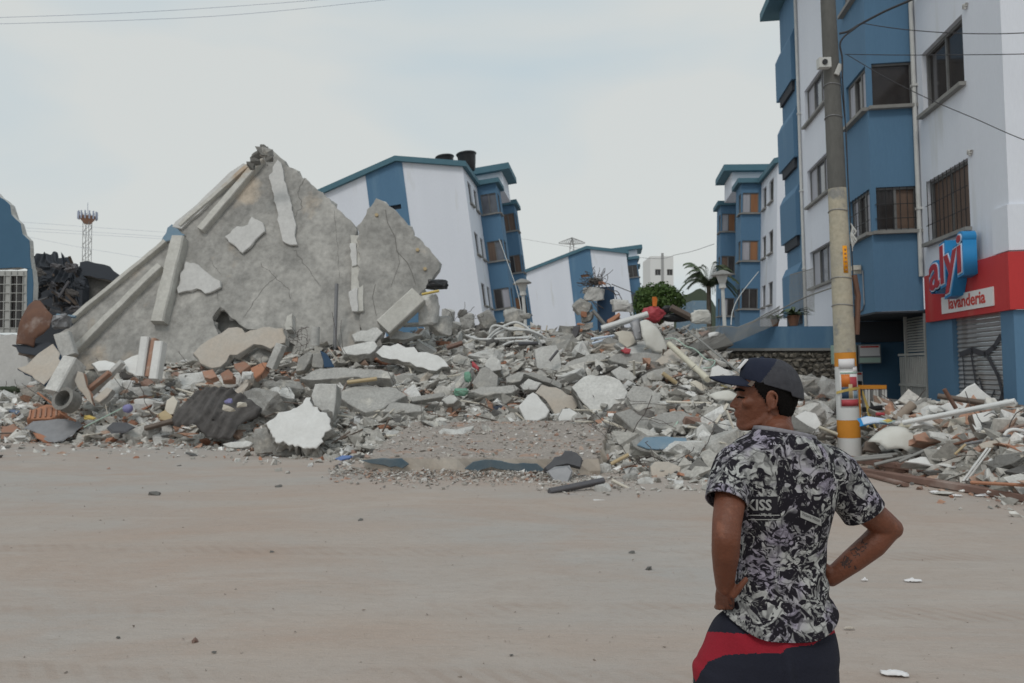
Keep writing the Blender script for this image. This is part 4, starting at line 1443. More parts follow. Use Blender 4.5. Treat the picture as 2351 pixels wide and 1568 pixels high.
S("slab tilted on edge left of the peach slab", "concrete slab", 'C', [(640, 740), (720, 610), (770, 590), (880, 680), (870, 770), (700, 800)], el=25, th=.2, D=18.1)
S("thin grey slab lying level beneath the tilted slab", "concrete slab", 'C', [(610, 830), (720, 780), (1030, 760), (1070, 790), (1000, 830), (780, 850)], el=50, th=.18, D=17.8)
S("dark grey plank-shaped slab slanting down to the right", "concrete slab", 'C', [(1110, 660), (1190, 640), (1300, 680), (1455, 750), (1440, 790), (1280, 730)], el=38, th=.14, D=17.9)
S("flat pale slab under the slanting plank-shaped slab", "concrete slab", 'C', [(1070, 760), (1150, 700), (1270, 740), (1220, 800), (1110, 800)], el=45, th=.16, D=17.8, face="concrete_light")
S("grey slab half buried left of the slanting slab", "concrete slab", 'C', [(950, 690), (1060, 640), (1150, 650), (1080, 720), (960, 735)], el=40, th=.22, D=18.2)
S("cube-like pale block in the centre of the heap", "concrete block", 'C', [(750, 580), (830, 490), (900, 540), (910, 620), (820, 640)], el=25, th=.35, D=18.7, face="concrete_light")
bar("concrete_beam", "short brick-bottomed slab at left of the dusty platform's back edge", "concrete slab", 'C', (110, 905), (400, 860), wpx=55, D=17.2, m="concrete")
S("grey block right of the brick-bottomed slab", "concrete block", 'C', [(370, 890), (410, 850), (480, 850), (520, 890), (480, 930), (420, 935)], el=30, th=.3, D=17.0, face="concrete_light")
for c_, s_, dd, lb in (((550, 825), (140, 80), 17.55, "green plastic bag caught in the centre heap"), ((605, 690), (70, 105), 18.2, "small green rag above the green plastic bag")):
    o = lump_obj("green_bag", lb, "plastic bag", 'C', c_, *s_, dd, "plastic_green", n=50, rough=.35, ball=True)
    o.data.polygons.foreach_set("use_smooth", [True]*len(o.data.polygons))
slab("red_board", "narrow red panel in the centre heap", "panel", 'C', [(640, 555), (660, 550), (710, 600), (695, 630), (650, 590)], el=20, th=.05, D=18.8, face="plastic_red", side="plastic_red")
bar("cream_pipe", "long cream pipe slanting down right of the white sheet", "pipe", 'D', (1065, 325), (1350, 585), wpx=46, D=19.2, D2=16.6, m="pipe_cream", shape="tube", n=12)
bar("cream_pipe", "short cream pipe stub pointing down in the heap", "pipe", 'D', (1015, 540), (1118, 615), wpx=32, D=17.2, m="timber_pale", shape="tube", n=10)
bar("metal_pole", "thin grey pole slanting across the chain-link net", "pole", 'D', (1170, 195), (1600, 550), wpx=14, D=20.5, D2=16.2, m="trim_grey", shape="tube", n=8)
W("white plate leaning below the white beam", "plaster panel", 'D', [(655, 235), (720, 222), (785, 232), (822, 312), (755, 352), (700, 305)], el=22, th=.08, D=21.0, face="plaster_cream")
bar("white_beam", "white grooved beam pointing at the red bag", "beam", 'J', (700, 1410), (1530, 1150), wpx=100, D=21.6, m="plastic_white", ch=.03)
cloth("white_sheet", "white sheet hanging in a curve below the white beam", "sheet", 'D', [(845, 140), (890, 130), (930, 180), (970, 230), (1005, 290), (1045, 350), (1035, 392), (960, 385), (890, 352), (858, 290), (850, 210)], 20.4, 30, "cloth_white", 4, .05, 8, bulge=.2)
cloth("plastic_film", "grey translucent-looking film beside the white sheet", "sheet", 'D', [(770, 170), (840, 120), (850, 200), (860, 290), (810, 290), (790, 230)], 20.6, 25, "metal_grey", 6, .04, 18, bulge=.08)
# red bag with an orange tied top
bg_ = P(*px('J', 1620, 1170), 22.3)
RB = thing("red_bag", "red plastic bag tied at the top on the ridge of the heap", "bag", bg_)
o = lump_obj("bag_body", None, None, 'J', (1620, 1160), 430, 320, 22.3, "plastic_red", parent=RB, n=90, rough=.20, ball=True)
o.data.polygons.foreach_set("use_smooth", [True]*len(o.data.polygons))
k_ = MB()
for i in range(9):
    a = i*.7
    A = P(*px('J', 1625+i*6, 1010), 22.25-.02*(i % 3)); B = P(*px('J', 1618+i*9, 838+(i % 3)*18), 22.25+.03*math.sin(a))
    k_.beam(A, B, .035, .02, (0, 1, .2))
k_.build("bag_neck", "plastic_orange", RB, origin=bg_)
for i, (c, s, lb) in enumerate((((1300, 775), (230, 75), "long black rubbish bag behind the red bag"), ((1235, 715), (80, 60), "small black bag beside the red bag"), ((1380, 770), (110, 60), "black bag at the right end of the ridge bags"))):
    o = lump_obj("black_bag", lb, "bag", 'E', c, *s, 22.6, "plastic_black", n=60, rough=.22, ball=True)
    o.data.polygons.foreach_set("use_smooth", [True]*len(o.data.polygons))
bar("timber_plank", "brown plank lying over the black bags", "plank", 'E', (1260, 700), (1460, 800), wpx=40, D=22.4, m="timber")
lump_obj("plaster_lump", "cream crumpled cloth bundle right of the black bags", "bundle", 'E', (1480, 770), 150, 110, 22.3, "cloth_white", rough=.2)
lump_obj("paper_bundle", "white crumpled packet caught in the chain-link net", "packet", 'E', (1580, 915), 85, 70, 20.3, "plaster_white", rough=.1)
slab("red_cloth", "small crimson cloth under the white plate", "cloth", 'D', [(715, 365), (745, 352), (785, 360), (775, 388), (735, 392)], el=30, th=.08, D=19.6, face="plastic_red", side="plastic_red", rough=.04)
# right part of the heap
W("white square panel leaning in front of the stone wall", "plaster panel", 'D', [(1380, 490), (1430, 480), (1530, 520), (1560, 545), (1480, 575), (1350, 595)], el=32, th=.06, D=17.0)
cloth("cream_sheet", "cream sheet spread in front of the man's face", "sheet", 'D', [(1350, 680), (1450, 685), (1595, 695), (1580, 745), (1490, 758), (1400, 735)], 15.6, 40, "cloth_white", 8, .03, 21, bulge=.08)
W("cream panel slanting below the long cream pipe", "plaster panel", 'D', [(1210, 605), (1262, 588), (1370, 655), (1300, 685)], el=30, th=.06, D=16.8, face="plaster_cream")
s57 = S("grey slab topped by a pink-orange brick edge", "concrete slab", 'D', [(910, 890), (980, 840), (1160, 812), (1290, 880), (1260, 920), (1100, 955), (960, 935)], el=50, th=.30, D=15.4)
bar("brick_strip", "pink-orange brick strip on the grey slab", "brick", 'D', (965, 868), (1170, 828), wpx=32, D=15.35, m="terracotta")
S("long grey slab slanting to the blue-painted slab", "concrete slab", 'D', [(660, 830), (780, 800), (900, 870), (1050, 1005), (960, 1005), (860, 990), (760, 920)], el=38, th=.25, D=15.6)
bp_ = S("concrete slab with a pale blue painted face near the man", "concrete slab", 'D', [(780, 1040), (860, 1000), (1000, 1000), (1180, 1005), (1245, 1040), (1225, 1100), (1130, 1115), (1050, 1110), (860, 1110), (800, 1080)], el=40, th=.25, D=13.25)
bp_D = min(13.25, mound_depth(*px("D", 1015, 1057))-.32)
slab("blue_paint", None, None, 'D', [(825, 1062), (880, 1008), (960, 1012), (1050, 1020), (1100, 1012), (1175, 1018), (1212, 1050), (1190, 1090), (1100, 1085), (1000, 1098), (900, 1096)], D=bp_D-.03, el=40, th=.012, face="paint_blue_worn", side="paint_blue_worn", parent=bp_)
S("pale pointed block right of the blue-painted slab", "concrete block", 'D', [(1265, 1000), (1270, 940), (1310, 912), (1395, 1010), (1370, 1055), (1300, 1062)], el=22, th=.3, D=14.0, face="concrete_light")
S("wide grey slab in the shade beside the man's chin", "concrete slab", 'D', [(1260, 900), (1330, 900), (1500, 1040), (1460, 1050), (1390, 1000), (1300, 930)], el=30, th=.2, D=14.6)
S("pale slab right beside the man's shoulder", "concrete slab", 'D', [(1420, 905), (1480, 878), (1620, 920), (1620, 1000), (1560, 990), (1450, 955)], el=38, th=.25, D=14.4, face="concrete_light")
S("beige chunk below the blue-painted slab", "concrete block", 'D', [(930, 1230), (960, 1190), (1060, 1188), (1150, 1230), (1142, 1290), (1000, 1322), (940, 1292)], el=30, th=.35, D=12.9, face="plaster_peach")
slab("stone_plate", "dark grey plate leaning beside the man's sleeve", "stone plate", 'D', [(1215, 1240), (1290, 1150), (1385, 1250), (1392, 1335), (1250, 1312)], el=28, th=.14, D=12.7, face="concrete_dark", side="concrete_dark")
for c, s, lb in (((555, 1265), (190, 130), "rounded pale lump behind the dark channel"), ((780, 1320), (120, 85), "grey lump right of the dark channel"), ((575, 1400), (130, 90), "grey lump touching the dark channel's right end"), ((890, 1345), (120, 80), "pale flat lump at the front right of the heap"), ((290, 1320), (120, 90), "grey lump left of the fender"), ((1000, 1135), (180, 80), "dark lump under the blue-painted slab"), ((620, 1100), (110, 90), "grey lump at the right edge of the dusty platform"), ((550, 1150), (80, 90), "white bundle beside the fender"), ((760, 1240), (110, 80), "round grey stone near the heap's front")):
    lump_obj("concrete_block", lb, "concrete block", 'D', c, *s, None, rnd.choice(["concrete", "concrete_light", "concrete"]), lift=.12)
bar("metal_channel", "dark metal channel lying at the front of the heap", "metal channel", 'H', (1675, 617), (2038, 543), wpx=36, D=10.75, D2=11.2, h=.09, m="metal_dark")
bar("metal_pipe", "bent grey pipe in front of the dark channel", "pipe", 'H', (1785, 640), (2010, 640), wpx=16, D=10.65, D2=10.75, m="metal_grey", shape="tube")
bar("white_pipe", "white plastic pipe lying on the road before the heap", "pipe", 'H', (1970, 680), (2142, 688), wpx=26, D=10.2, D2=10.25, m="plastic_white", shape="tube", n=10)
bar("white_strip", "white strip slanting behind the dark channel", "strip", 'D', (640, 1330), (800, 1410), wpx=22, D=11.3, m="plaster_cream")
bar("timber_plank", "short pale batten beside the rounded lump", "plank", 'D', (635, 1210), (765, 1140), wpx=24, D=12.6, m="timber_pale")
bar("mint_pipe", "thin mint pipe standing before the pink-orange brick slab", "pipe", 'D', (1065, 1000), (1130, 895), wpx=14, D=14.6, m="mint", shape="tube")
slab("rubber_fender", "dark rubber fender curled on the platform's front corner", "rubber fender", 'H', [(1640, 455), (1690, 410), (1720, 380), (1755, 375), (1780, 338), (1820, 340), (1860, 350), (1897, 390), (1885, 450), (1800, 430), (1715, 445), (1660, 475)], el=25, th=.12, D=12.2, face="rubber", side="rubber", amp=.006)
slab("metal_sheet", "light grey plate bent under the rubber fender", "metal sheet", 'H', [(1660, 480), (1720, 455), (1800, 445), (1830, 480), (1800, 560), (1720, 560)], el=35, th=.03, D=11.9, face="metal_grey", side="metal_grey")
slab("plastic_scrap", "blue plastic scrap lying left of the dusty platform", "plastic", 'H', [(242, 390), (290, 372), (350, 370), (335, 388), (280, 398)], el=60, th=.03, D=14.1, face="plastic_blue", side="plastic_blue")
# ------------------------------------------------------------------ dusty platform slab in front
A_, B_, C__, D_ = P(835, 1050, 13.0), P(1375, 1052, 12.6), P(1400, 966, 16.2), P(948, 968, 16.4)
nP = (B_-A_).cross(D_-A_).normalized()
pts3 = [A_, A_.lerp(B_, .3), A_.lerp(B_, .65), B_, B_.lerp(C__, .5), C__, C__.lerp(D_, .5), D_, D_.lerp(A_, .5)]
PL0 = (A_+B_)/2; PL0.z = 0
PL = thing("platform_slab", "wide dusty slab with teal paint on its front edge, strewn with crumbs", "concrete slab", PL0)
mat("slab_dust", (.36, .315, .28), .95, (.30, .265, .24), 2.0, .5, .5, 12, col3=(.38, .25, .19), n3=2.6, t3=.58, fine=.25)
mb = MB()
slab_mesh(mb, pts3, nP, .36, random.Random(41), .18, .025, .03)
mb.build("slab_plate", ["slab_dust", "plaster_peach"], PL, origin=PL0)
fn = Vector(((B_-A_).y, -(B_-A_).x, 0)).normalized()
if fn.y > 0: fn = -fn
def paint(pts, name):
    mbx = MB()
    w3 = [plane_hit(px('H', *p), A_+fn*.06, fn) for p in pts]
    slab_mesh(mbx, w3, fn, .02, random.Random(len(pts)), .1, .012, .004)
    mbx.build(name, ["paint_teal_worn", "paint_teal_worn"], PL, origin=PL0)
paint([(405, 405), (480, 392), (560, 388), (680, 392), (735, 440), (690, 460), (560, 440), (470, 425)], "paint_patch")
paint([(1110, 465), (1160, 415), (1240, 402), (1350, 410), (1450, 430), (1590, 428), (1690, 490), (1640, 478), (1480, 482), (1380, 475), (1280, 450), (1180, 480)], "paint_patch")
# ------------------------------------------------------------------ loose rubble: large pieces one by one, the crumbs as a mass
def chunk_mesh(seed, m, flat=.5, n=16, sub=3, rough=.13):
    r_ = random.Random(seed)
    bm = bmesh.new()
    for i in range(n):
        v = Vector((r_.uniform(-1, 1), r_.uniform(-1, 1), r_.uniform(-1, 1)))
        v = v/max(abs(v.x), abs(v.y), abs(v.z))*r_.uniform(.8, 1)
        bm.verts.new(Vector((v.x, v.y*r_.uniform(.7, 1), v.z*flat)))
    bmesh.ops.convex_hull(bm, input=bm.verts)
    for v in [v for v in bm.verts if not v.link_faces]:
        bm.verts.remove(v)
    if sub:
        bmesh.ops.subdivide_edges(bm, edges=bm.edges, cuts=sub, use_grid_fill=True)
        for v in bm.verts:
            q = v.co.copy()
            v.co += q.normalized()*(rough*nz3(q, 2.5, seed) + rough*.55*nz3(q, 6.5, seed+2))
    bmesh.ops.recalc_face_normals(bm, faces=bm.faces)
    me = bpy.data.meshes.new("chunk")
    bm.to_mesh(me); bm.free()
    me.materials.append(MAT[m])
    return me

ZONES = [(-40, 240, "at the far left edge of the heap"), (240, 620, "in the left heap below the huge slab"), (620, 800, "around the big white slab"),
         (800, 1180, "in the heap behind the dusty platform"), (1180, 1440, "in the middle of the heap below the far block"),
         (1440, 1640, "in the heap below the red bag"), (1640, 1900, "in the heap between net and pole"), (1980, 2400, "in the pile in front of the laundry shutter")]
def zone(x):
    for a, b, t in ZONES:
        if a <= x < b:
            return t
    return "in the heap beside the painted pole"
CH = {"concrete": [chunk_mesh(i, "concrete", .3+.5*(i % 3)/2) for i in range(9)], "light": [chunk_mesh(20+i, "concrete_light", .28+.4*(i % 3)/2) for i in range(6)],
      "white": [chunk_mesh(40+i, "plaster_white", .3+.3*(i % 2)) for i in range(4)], "brick": [chunk_mesh(60+i, "brick", .5, 12, 1) for i in range(5)],
      "dark": [chunk_mesh(70+i, "concrete_dark", .5) for i in range(4)], "tan": [chunk_mesh(80+i, "plaster_peach", .35) for i in range(3)]}
KINDN = {"concrete": ("concrete_chunk", "rough grey concrete chunk", "concrete chunk"), "light": ("concrete_chunk", "pale grey concrete chunk", "concrete chunk"),
         "white": ("plaster_chunk", "white plaster chunk", "plaster chunk"), "brick": ("brick_chunk", "red brick fragment", "brick"),
         "dark": ("concrete_chunk", "dark grey concrete chunk", "concrete chunk"), "tan": ("plaster_chunk", "beige plaster chunk", "plaster chunk")}
q = random.Random(2024)
def place_chunk(kind, x, y, s, D=None):
    nm, lb, ct = KINDN[kind]
    o = bpy.data.objects.new(nm, q.choice(CH[kind]))
    COL.objects.link(o)
    p = P(x, y, D) if D else mound_pt(x, y)
    o.location = p + Vector((0, 0, s*.05))
    o.scale = (s*q.uniform(.8, 1.3), s*q.uniform(.7, 1.1), s*q.uniform(.7, 1.1))
    o.rotation_euler = (R(q.gauss(18, 22)), R(q.gauss(0, 20)), q.uniform(0, 6.28))
    size = "small" if s < .13 else "medium-sized" if s < .22 else "large" if s < .36 else "very large"
    best = min(MARKS, key=lambda m_: (m_[1]-x)**2 + ((m_[2]-y)*1.6)**2)
    dx, dy = x-best[1], y-best[2]
    an = math.degrees(math.atan2(-dy*1.6, dx)) % 360
    rel = ["right of", "above and right of", "above", "above and left of", "left of", "below and left of", "below", "below and right of"][int((an+22.5)//45) % 8]
    far_ = "just " if math.hypot(dx, dy) < 45 else ""
    return tag(o, f"{size} {lb}, {far_}{rel} the {best[0]}", ct, lb + "s " + zone(x))
MARKS = [("hollow clay block", 100, 935), ("grey metal sheet", 120, 985), ("fallen column", 150, 860), ("barred window", 40, 830), ("violet ball", 293, 938), ("brick-cored stub", 348, 810), ("orange box", 379, 951), ("dark tarp", 500, 945),
         ("red clay blocks", 520, 845), ("beige slab", 540, 790), ("big white slab", 690, 985), ("bluish block", 745, 900), ("slanting strut", 635, 815), ("long grey slab", 800, 860), ("long white-topped slab", 945, 815), ("grey pipe's foot", 768, 780), ("dusty platform", 1120, 1010),
         ("brick-bottomed slab", 985, 915), ("leaning edge beam", 930, 720), ("green bag", 1060, 900), ("bent white conduits", 1180, 765), ("white pentagon", 1225, 932), ("peach slab", 1275, 910), ("pale upright slab", 1258, 823), ("ruined column", 1385, 720), ("smooth grey slab", 1360, 890),
         ("white curved sheet", 1500, 770), ("red bag", 1495, 715), ("cream pipe", 1585, 830), ("blue-painted slab", 1520, 1015), ("pink-orange brick slab", 1560, 965), ("rubber fender", 1300, 1050), ("dark metal channel", 1320, 1115), ("white square panel", 1655, 855), ("cream sheet", 1670, 915),
         ("chain-link net", 1640, 770), ("man's face", 1720, 930), ("man's collar", 1850, 960), ("painted pole", 1950, 960), ("crumpled white sack", 2045, 1000), ("tan rolled mat", 2070, 945), ("long white post", 2170, 950), ("brick wall chunk", 2145, 1000), ("white frame bars", 2230, 1050), ("laundry shutter", 2240, 930), ("rusty pipe", 2280, 990), ("brown beams", 2180, 1110)]
for i in range(480):
    x = q.uniform(-20, 2390)
    if 1905 < x < 1990: continue
    c = mound_col(x)
    t = q.uniform(.06, 1)**.9
    y, D = col_at(c, t)
    left = x < 640
    k = q.random()
    kind = ("brick" if k < .24 else "white" if k < .40 else "tan" if k < .48 else "light" if k < .70 else "concrete" if k < .95 else "dark") if (left or x > 1980) else \
           ("brick" if k < .07 else "white" if k < .13 else "tan" if k < .18 else "light" if k < .44 else "concrete" if k < .90 else "dark")
    s = (q.uniform(.09, .20) if kind in ("brick", "white") else (q.uniform(.14, .40) if q.random() < .7 else q.uniform(.35, .62))*(1 if x < 1950 else .55))
    k_px = s*FPX/D*.6
    if covered(x, y) or covered(x, y-k_px): continue
    place_chunk(kind, x, y, s, D)

# ridge blocks along the skyline of the heap
lump_obj("concrete_block", "tilted beige slab end on the ridge in front of the leaning block", "concrete block", 'C', (785, 190), 150, 190, 24.6, "concrete", rot=-28, depth=.5)
lump_obj("concrete_block", "big rough block on the ridge below the lamp post", "concrete block", 'C', (1020, 150), 190, 160, 24.8, "concrete", depth=.7)
lump_obj("concrete_block", "flat cap stone on the ridge right of the rough block", "concrete block", 'C', (1120, 145), 110, 60, 24.7, "concrete", depth=.9)
lump_obj("concrete_block", "yellowish block under the ridge's rough block", "concrete block", 'C', (1070, 270), 110, 130, 24.3, "plaster_cream", depth=.9)
for c, s, m, lb in (((600, 200), (150, 170), "concrete_light", "pale ridge block behind the bent white pipes"), ((430, 150), (120, 150), "concrete_light", "pale pointed block beside the leaning edge beam"), ((330, 220), (140, 110), "concrete", "grey block at the foot of the edge beam"), ((560, 130), (90, 90), "concrete_dark", "small dark block high on the ridge"),
                    ((880, 330), (200, 110), "concrete", "grey block under the bent white pipes"), ((1350, 380), (190, 90), "concrete", "rounded grey block left of the dark column"), ((1640, 420), (130, 110), "concrete_light", "pale block right of the dark column's foot"), ((1480, 330), (130, 70), "concrete", "flat grey block below the dark column"),
                    ((470, 460), (200, 110), "concrete_light", "dusty pale block right of the long white-topped slab"), ((200, 650), (230, 130), "concrete", "big rough grey boulder below the long white-topped slab"), ((60, 720), (200, 130), "concrete", "rough grey boulder at the right end of the long grey slab"), ((330, 780), (180, 100), "concrete", "grey rubble block above the brick-bottomed slab"), ((600, 950), (170, 110), "concrete", "grey block at the back of the dusty platform"), ((850, 960), (200, 90), "concrete", "long grey block behind the dusty platform"), ((700, 960), (120, 90), "concrete_light", "pale block behind the dusty platform"), ((250, 960), (210, 110), "concrete_light", "pale lump beside the short grey slab")):
    lump_obj("concrete_block", lb, "concrete block", 'C', c, *s, None, m, lift=.1, depth=.8)
# remains of a blue column with lumps of masonry and a hat of wire
cb = P(1387, 790, 24.6); cb.z = 1.8
CO = thing("ruined_column", "broken navy column with concrete lumps and tangled wire on top", "column", cb)
mbx = MB()
mbx.beam(P(1395, 800, 24.7), P(1389, 660, 24.7), .52, .4, (0, -1, 0), ch=.02)
mbx.build("column_shaft", "wall_navy", CO, origin=cb)
for c, s, m, rt in (((560, 790), (390, 270), "concrete_light", 0), ((350, 1020), (330, 300), "concrete", -35), ((450, 1200), (230, 200), "concrete", 0), ((400, 1370), (300, 160), "concrete", 0), ((420, 1500), (230, 180), "concrete", 10), ((600, 550), (260, 110), "concrete_dark", 0), ((440, 720), (160, 140), "concrete_light", 0)):
    lump_obj("masonry_lump", None, None, 'J', c, *s, 24.35, m, parent=CO, rot=rt, depth=.7, n=24)
for c, s in (((380, 1150), (120, 110)), ((330, 1330), (150, 60)), ((710, 590), (150, 60)), ((310, 1440), (110, 70))):
    lump_obj("brick_lump", None, None, 'J', c, *s, 24.1, "terracotta", parent=CO, n=14)
tg = MB()
for i in range(60):
    a = q.uniform(0, 6.28)
    c0 = P(*px('J', q.uniform(460, 720), q.uniform(490, 640)), 24.3+q.uniform(-.3, .3))
    pts = [c0]
    d = Vector((q.gauss(0, 1), q.gauss(0, .5), q.gauss(0, .6))).normalized()
    for k in range(5):
        d = (d + Vector((q.gauss(0, .6), q.gauss(0, .4), q.gauss(0, .6)))).normalized()
        pts.append(pts[-1]+d*.09)
    tg.tube(pts, .010, 4)
tg.build("wire_tangle", "rebar", CO, origin=cb)
for pts in ([(760, 590), (850, 620), (900, 740), (960, 800), (1020, 790), (960, 730), (880, 740), (780, 650)], [(880, 610), (1050, 680), (1300, 780)], [(930, 760), (1000, 950)], [(1010, 780), (1100, 950), (1230, 1150)], [(250, 585), (430, 600), (520, 640)], [(530, 920), (660, 1085)], [(540, 925), (740, 1050)]):
    cable("bent_wire", None, None, [(*px('J', *p), 24.2) for p in pts], .013, "rebar", parent=CO, sub=4)
    CO.children[-1].location = CO.children[-1].location
slab("dark_panel", "charred upright board beside the ruined column", "board", 'J', [(150, 1568), (200, 1370), (300, 1360), (290, 1460), (250, 1568)], el=5, th=.08, D=24.0, face="metal_dark", side="metal_dark")
bar("concrete_beam", "grey beam leaning against the navy column", "concrete beam", 'J', (540, 1080), (760, 1340), wpx=55, D=24.0, m="trim_grey")
slab("hollow_brick", "salmon hollow brick lying behind the white beam", "brick", 'J', [(800, 1250), (900, 1190), (1020, 1110), (1040, 1160), (930, 1260), (830, 1310)], el=30, th=.2, D=22.6, face="terracotta", side="terracotta", amp=.005)
for c, s, lb in (((1050, 1000), (330, 230), "pale rubble block behind the white beam"), ((1180, 1040), (200, 160), "rubble block left of the red bag"), ((950, 930), (200, 120), "flat rubble block right of the navy column")):
    lump_obj("concrete_block", lb, "concrete block", 'J', c, *s, 23.2, "concrete_light", depth=.8)
# bent white conduit pipes
for i, pts in enumerate(([(770, 360), (850, 280), (950, 225), (1040, 200), (1130, 240), (1200, 310), (1255, 385)], [(790, 370), (880, 290), (1000, 250), (1100, 265), (1200, 300), (1310, 345)], [(800, 300), (830, 235), (900, 235), (990, 265), (1150, 270), (1280, 320)], [(600, 320), (700, 350), (850, 350), (1040, 340), (1160, 335)], [(900, 420), (1000, 375), (1150, 370), (1250, 400)])):
    cable("white_conduit", ["bent white conduit arching highest over the ridge", "second white conduit bowed below the highest one", "short bowed white conduit above the grey block", "nearly straight white conduit lying across the ridge", "lowest white conduit curving in the centre heap"][i], "pipe",
          [(*px('C', *p), 23.0-.1*i) for p in pts], .035, "plastic_white", "bent white conduits on the ridge", n=8)
for a, b, lb in (((1710, 350), (1920, 320), "upper pale blue tube beside the navy column"), ((1720, 390), (1900, 340), "lower pale blue tube beside the navy column")):
    bar("plastic_tube", lb, "pipe", 'C', a, b, wpx=22, D=22.0, m="logo_pale", shape="tube")
bar("white_strip", "white strip lying at the foot of the edge beam", "strip", 'C', (30, 225), (310, 215), wpx=32, D=21.8, m="concrete_light")
bar("timber_plank", "brown plank in the centre heap below the edge beam", "plank", 'C', (420, 430), (560, 385), wpx=36, D=20.3, m="timber_brown")
bar("black_pipe", "black pipe lying behind the pale upright slab", "pipe", 'C', (1060, 395), (1240, 385), wpx=34, D=21.4, m="rubber", shape="tube")
# dark rubber ring and yellow strip at the tip of the pointed slab
o = lump_obj("rubber_sheet", "black crumpled rubber sheet at the tip of the pointed slab", "rubber sheet", 'F', (1825, 1110), 150, 75, 21.0, "plastic_black", rough=.25, n=40)
lump_obj("concrete_block", "pale broken pier below the black rubber sheet", "concrete block", 'F', (1770, 1290), 150, 230, 21.4, "concrete_light", depth=.7)
lump_obj("concrete_block", "grey rubble heap right of the pale pier", "concrete block", 'F', (1850, 1400), 170, 150, 21.6, "concrete", depth=.8)
bar("yellow_strip", "yellow strip tucked under the black rubber sheet", "strip", 'F', (1720, 1180), (1840, 1155), wpx=16, D=20.8, m="paint_yellow")

# crumbs, gravel and shards: nobody could count them
def crumb_field(name, label, n, sampler, seed, sizes, palette):
    r_ = random.Random(seed)
    tv = []
    for k in range(14):
        bm = bmesh.new()
        for i in range(9):
            v = Vector((r_.uniform(-1, 1), r_.uniform(-1, 1), r_.uniform(-1, 1)))
            v = v/max(abs(v.x), abs(v.y), abs(v.z))*r_.uniform(.75, 1)
            bm.verts.new(v)
        bmesh.ops.convex_hull(bm, input=bm.verts)
        for v in [v for v in bm.verts if not v.link_faces]:
            bm.verts.remove(v)
        bmesh.ops.triangulate(bm, faces=bm.faces)
        bmesh.ops.recalc_face_normals(bm, faces=bm.faces)
        bm.verts.index_update()
        tv.append(([v.co.copy() for v in bm.verts], [tuple(v.index for v in f.verts) for f in bm.faces]))
        bm.free()
    V, F, Cc = [], [], []
    for i in range(n):
        got = sampler(r_)
        if got is None: continue
        p, zone_x, near = got
        s = r_.uniform(*sizes)*(r_.random()**1.3*1.4+.35)
        vs_, fs = r_.choice(tv)
        rot = Euler((r_.uniform(0, 6), r_.uniform(0, 6), r_.uniform(0, 6))).to_matrix()
        tl = Euler((r_.gauss(.3, .4), r_.gauss(0, .35), r_.uniform(0, 6))).to_matrix()
        sc = Vector((r_.uniform(.7, 1.6), r_.uniform(.6, 1.1), r_.uniform(.22, .7)))
        col = palette(r_, zone_x)
        o = len(V)
        for v in vs_:
            w_ = rot @ v
            w_ = tl @ Vector((w_.x*sc.x, w_.y*sc.y, w_.z*sc.z))
            V.append(p + w_*s)
        for f in fs:
            F.append(tuple(o+j for j in f)); Cc.append(col)
    me = bpy.data.meshes.new(name)
    me.from_pydata([tuple(v) for v in V], [], F)
    at_ = me.color_attributes.new("tint", 'FLOAT_COLOR', 'CORNER')
    buf = np.repeat(np.array([(*c, 1.0) for c in Cc], dtype=np.float32), 3, axis=0).ravel()
    at_.data.foreach_set("color", buf)
    me.materials.append(MAT["crumb"])
    o = bpy.data.objects.new(name, me)
    COL.objects.link(o)
    return tag(o, label, "rubble", kind="stuff")

m = bpy.data.materials.new("crumb")
m.use_nodes = True
t = m.node_tree
b = t.nodes["Principled BSDF"]
b.inputs["Roughness"].default_value = .93
b.inputs["Specular IOR Level"].default_value = .2
ca = t.nodes.new("ShaderNodeVertexColor"); ca.layer_name = "tint"
n_ = t.nodes.new("ShaderNodeTexNoise"); n_.inputs["Scale"].default_value = 18; n_.inputs["Detail"].default_value = 5
hs = t.nodes.new("ShaderNodeHueSaturation")
mr_ = t.nodes.new("ShaderNodeMapRange"); mr_.inputs[1].default_value = .3; mr_.inputs[2].default_value = .7; mr_.inputs[3].default_value = .78; mr_.inputs[4].default_value = 1.15
tcn = t.nodes.new("ShaderNodeTexCoord")
t.links.new(tcn.outputs["Object"], n_.inputs["Vector"]); t.links.new(n_.outputs["Fac"], mr_.inputs[0]); t.links.new(mr_.outputs[0], hs.inputs["Value"]); t.links.new(ca.outputs["Color"], hs.inputs["Color"]); t.links.new(hs.outputs[0], b.inputs["Base Color"])
MAT["crumb"] = m

def pal(r_, x):
    k = r_.random()
    wb = .20 if (60 < x < 640 or x > 1980) else .085
    ww = .18 if x < 640 else .11
    f = r_.uniform(.78, 1.2)
    if k < wb: c = r_.choice(((.38, .19, .125), (.42, .25, .18), (.36, .235, .19), (.43, .30, .235)))
    elif k < wb+ww: c = (.70, .69, .67)
    elif k < wb+ww+.05: c = (.13, .125, .12)
    elif k < wb+ww+.053: c = r_.choice(((.16, .20, .28), (.16, .26, .21), (.42, .36, .18), (.30, .28, .38)))
    elif k < wb+ww+.36: c = (.53, .51, .475)
    else: c = (.40, .383, .352)
    return (c[0]*f, c[1]*f, c[2]*f)

def samp_mound(r_):
    x = r_.uniform(-60, 2420)
    t_ = r_.random()
    y, D = col_at(mound_col(x), t_)
    if (covered(x, y) or covered(x, y-5)) and r_.random() < .93: return None
    p = P(x, y, D)
    p.z += .03
    return p, x, D
crumb_field("rubble_debris", "countless grey, white and brick-red shards covering the whole heap", 19000, samp_mound, 5, (.05, .17), pal)

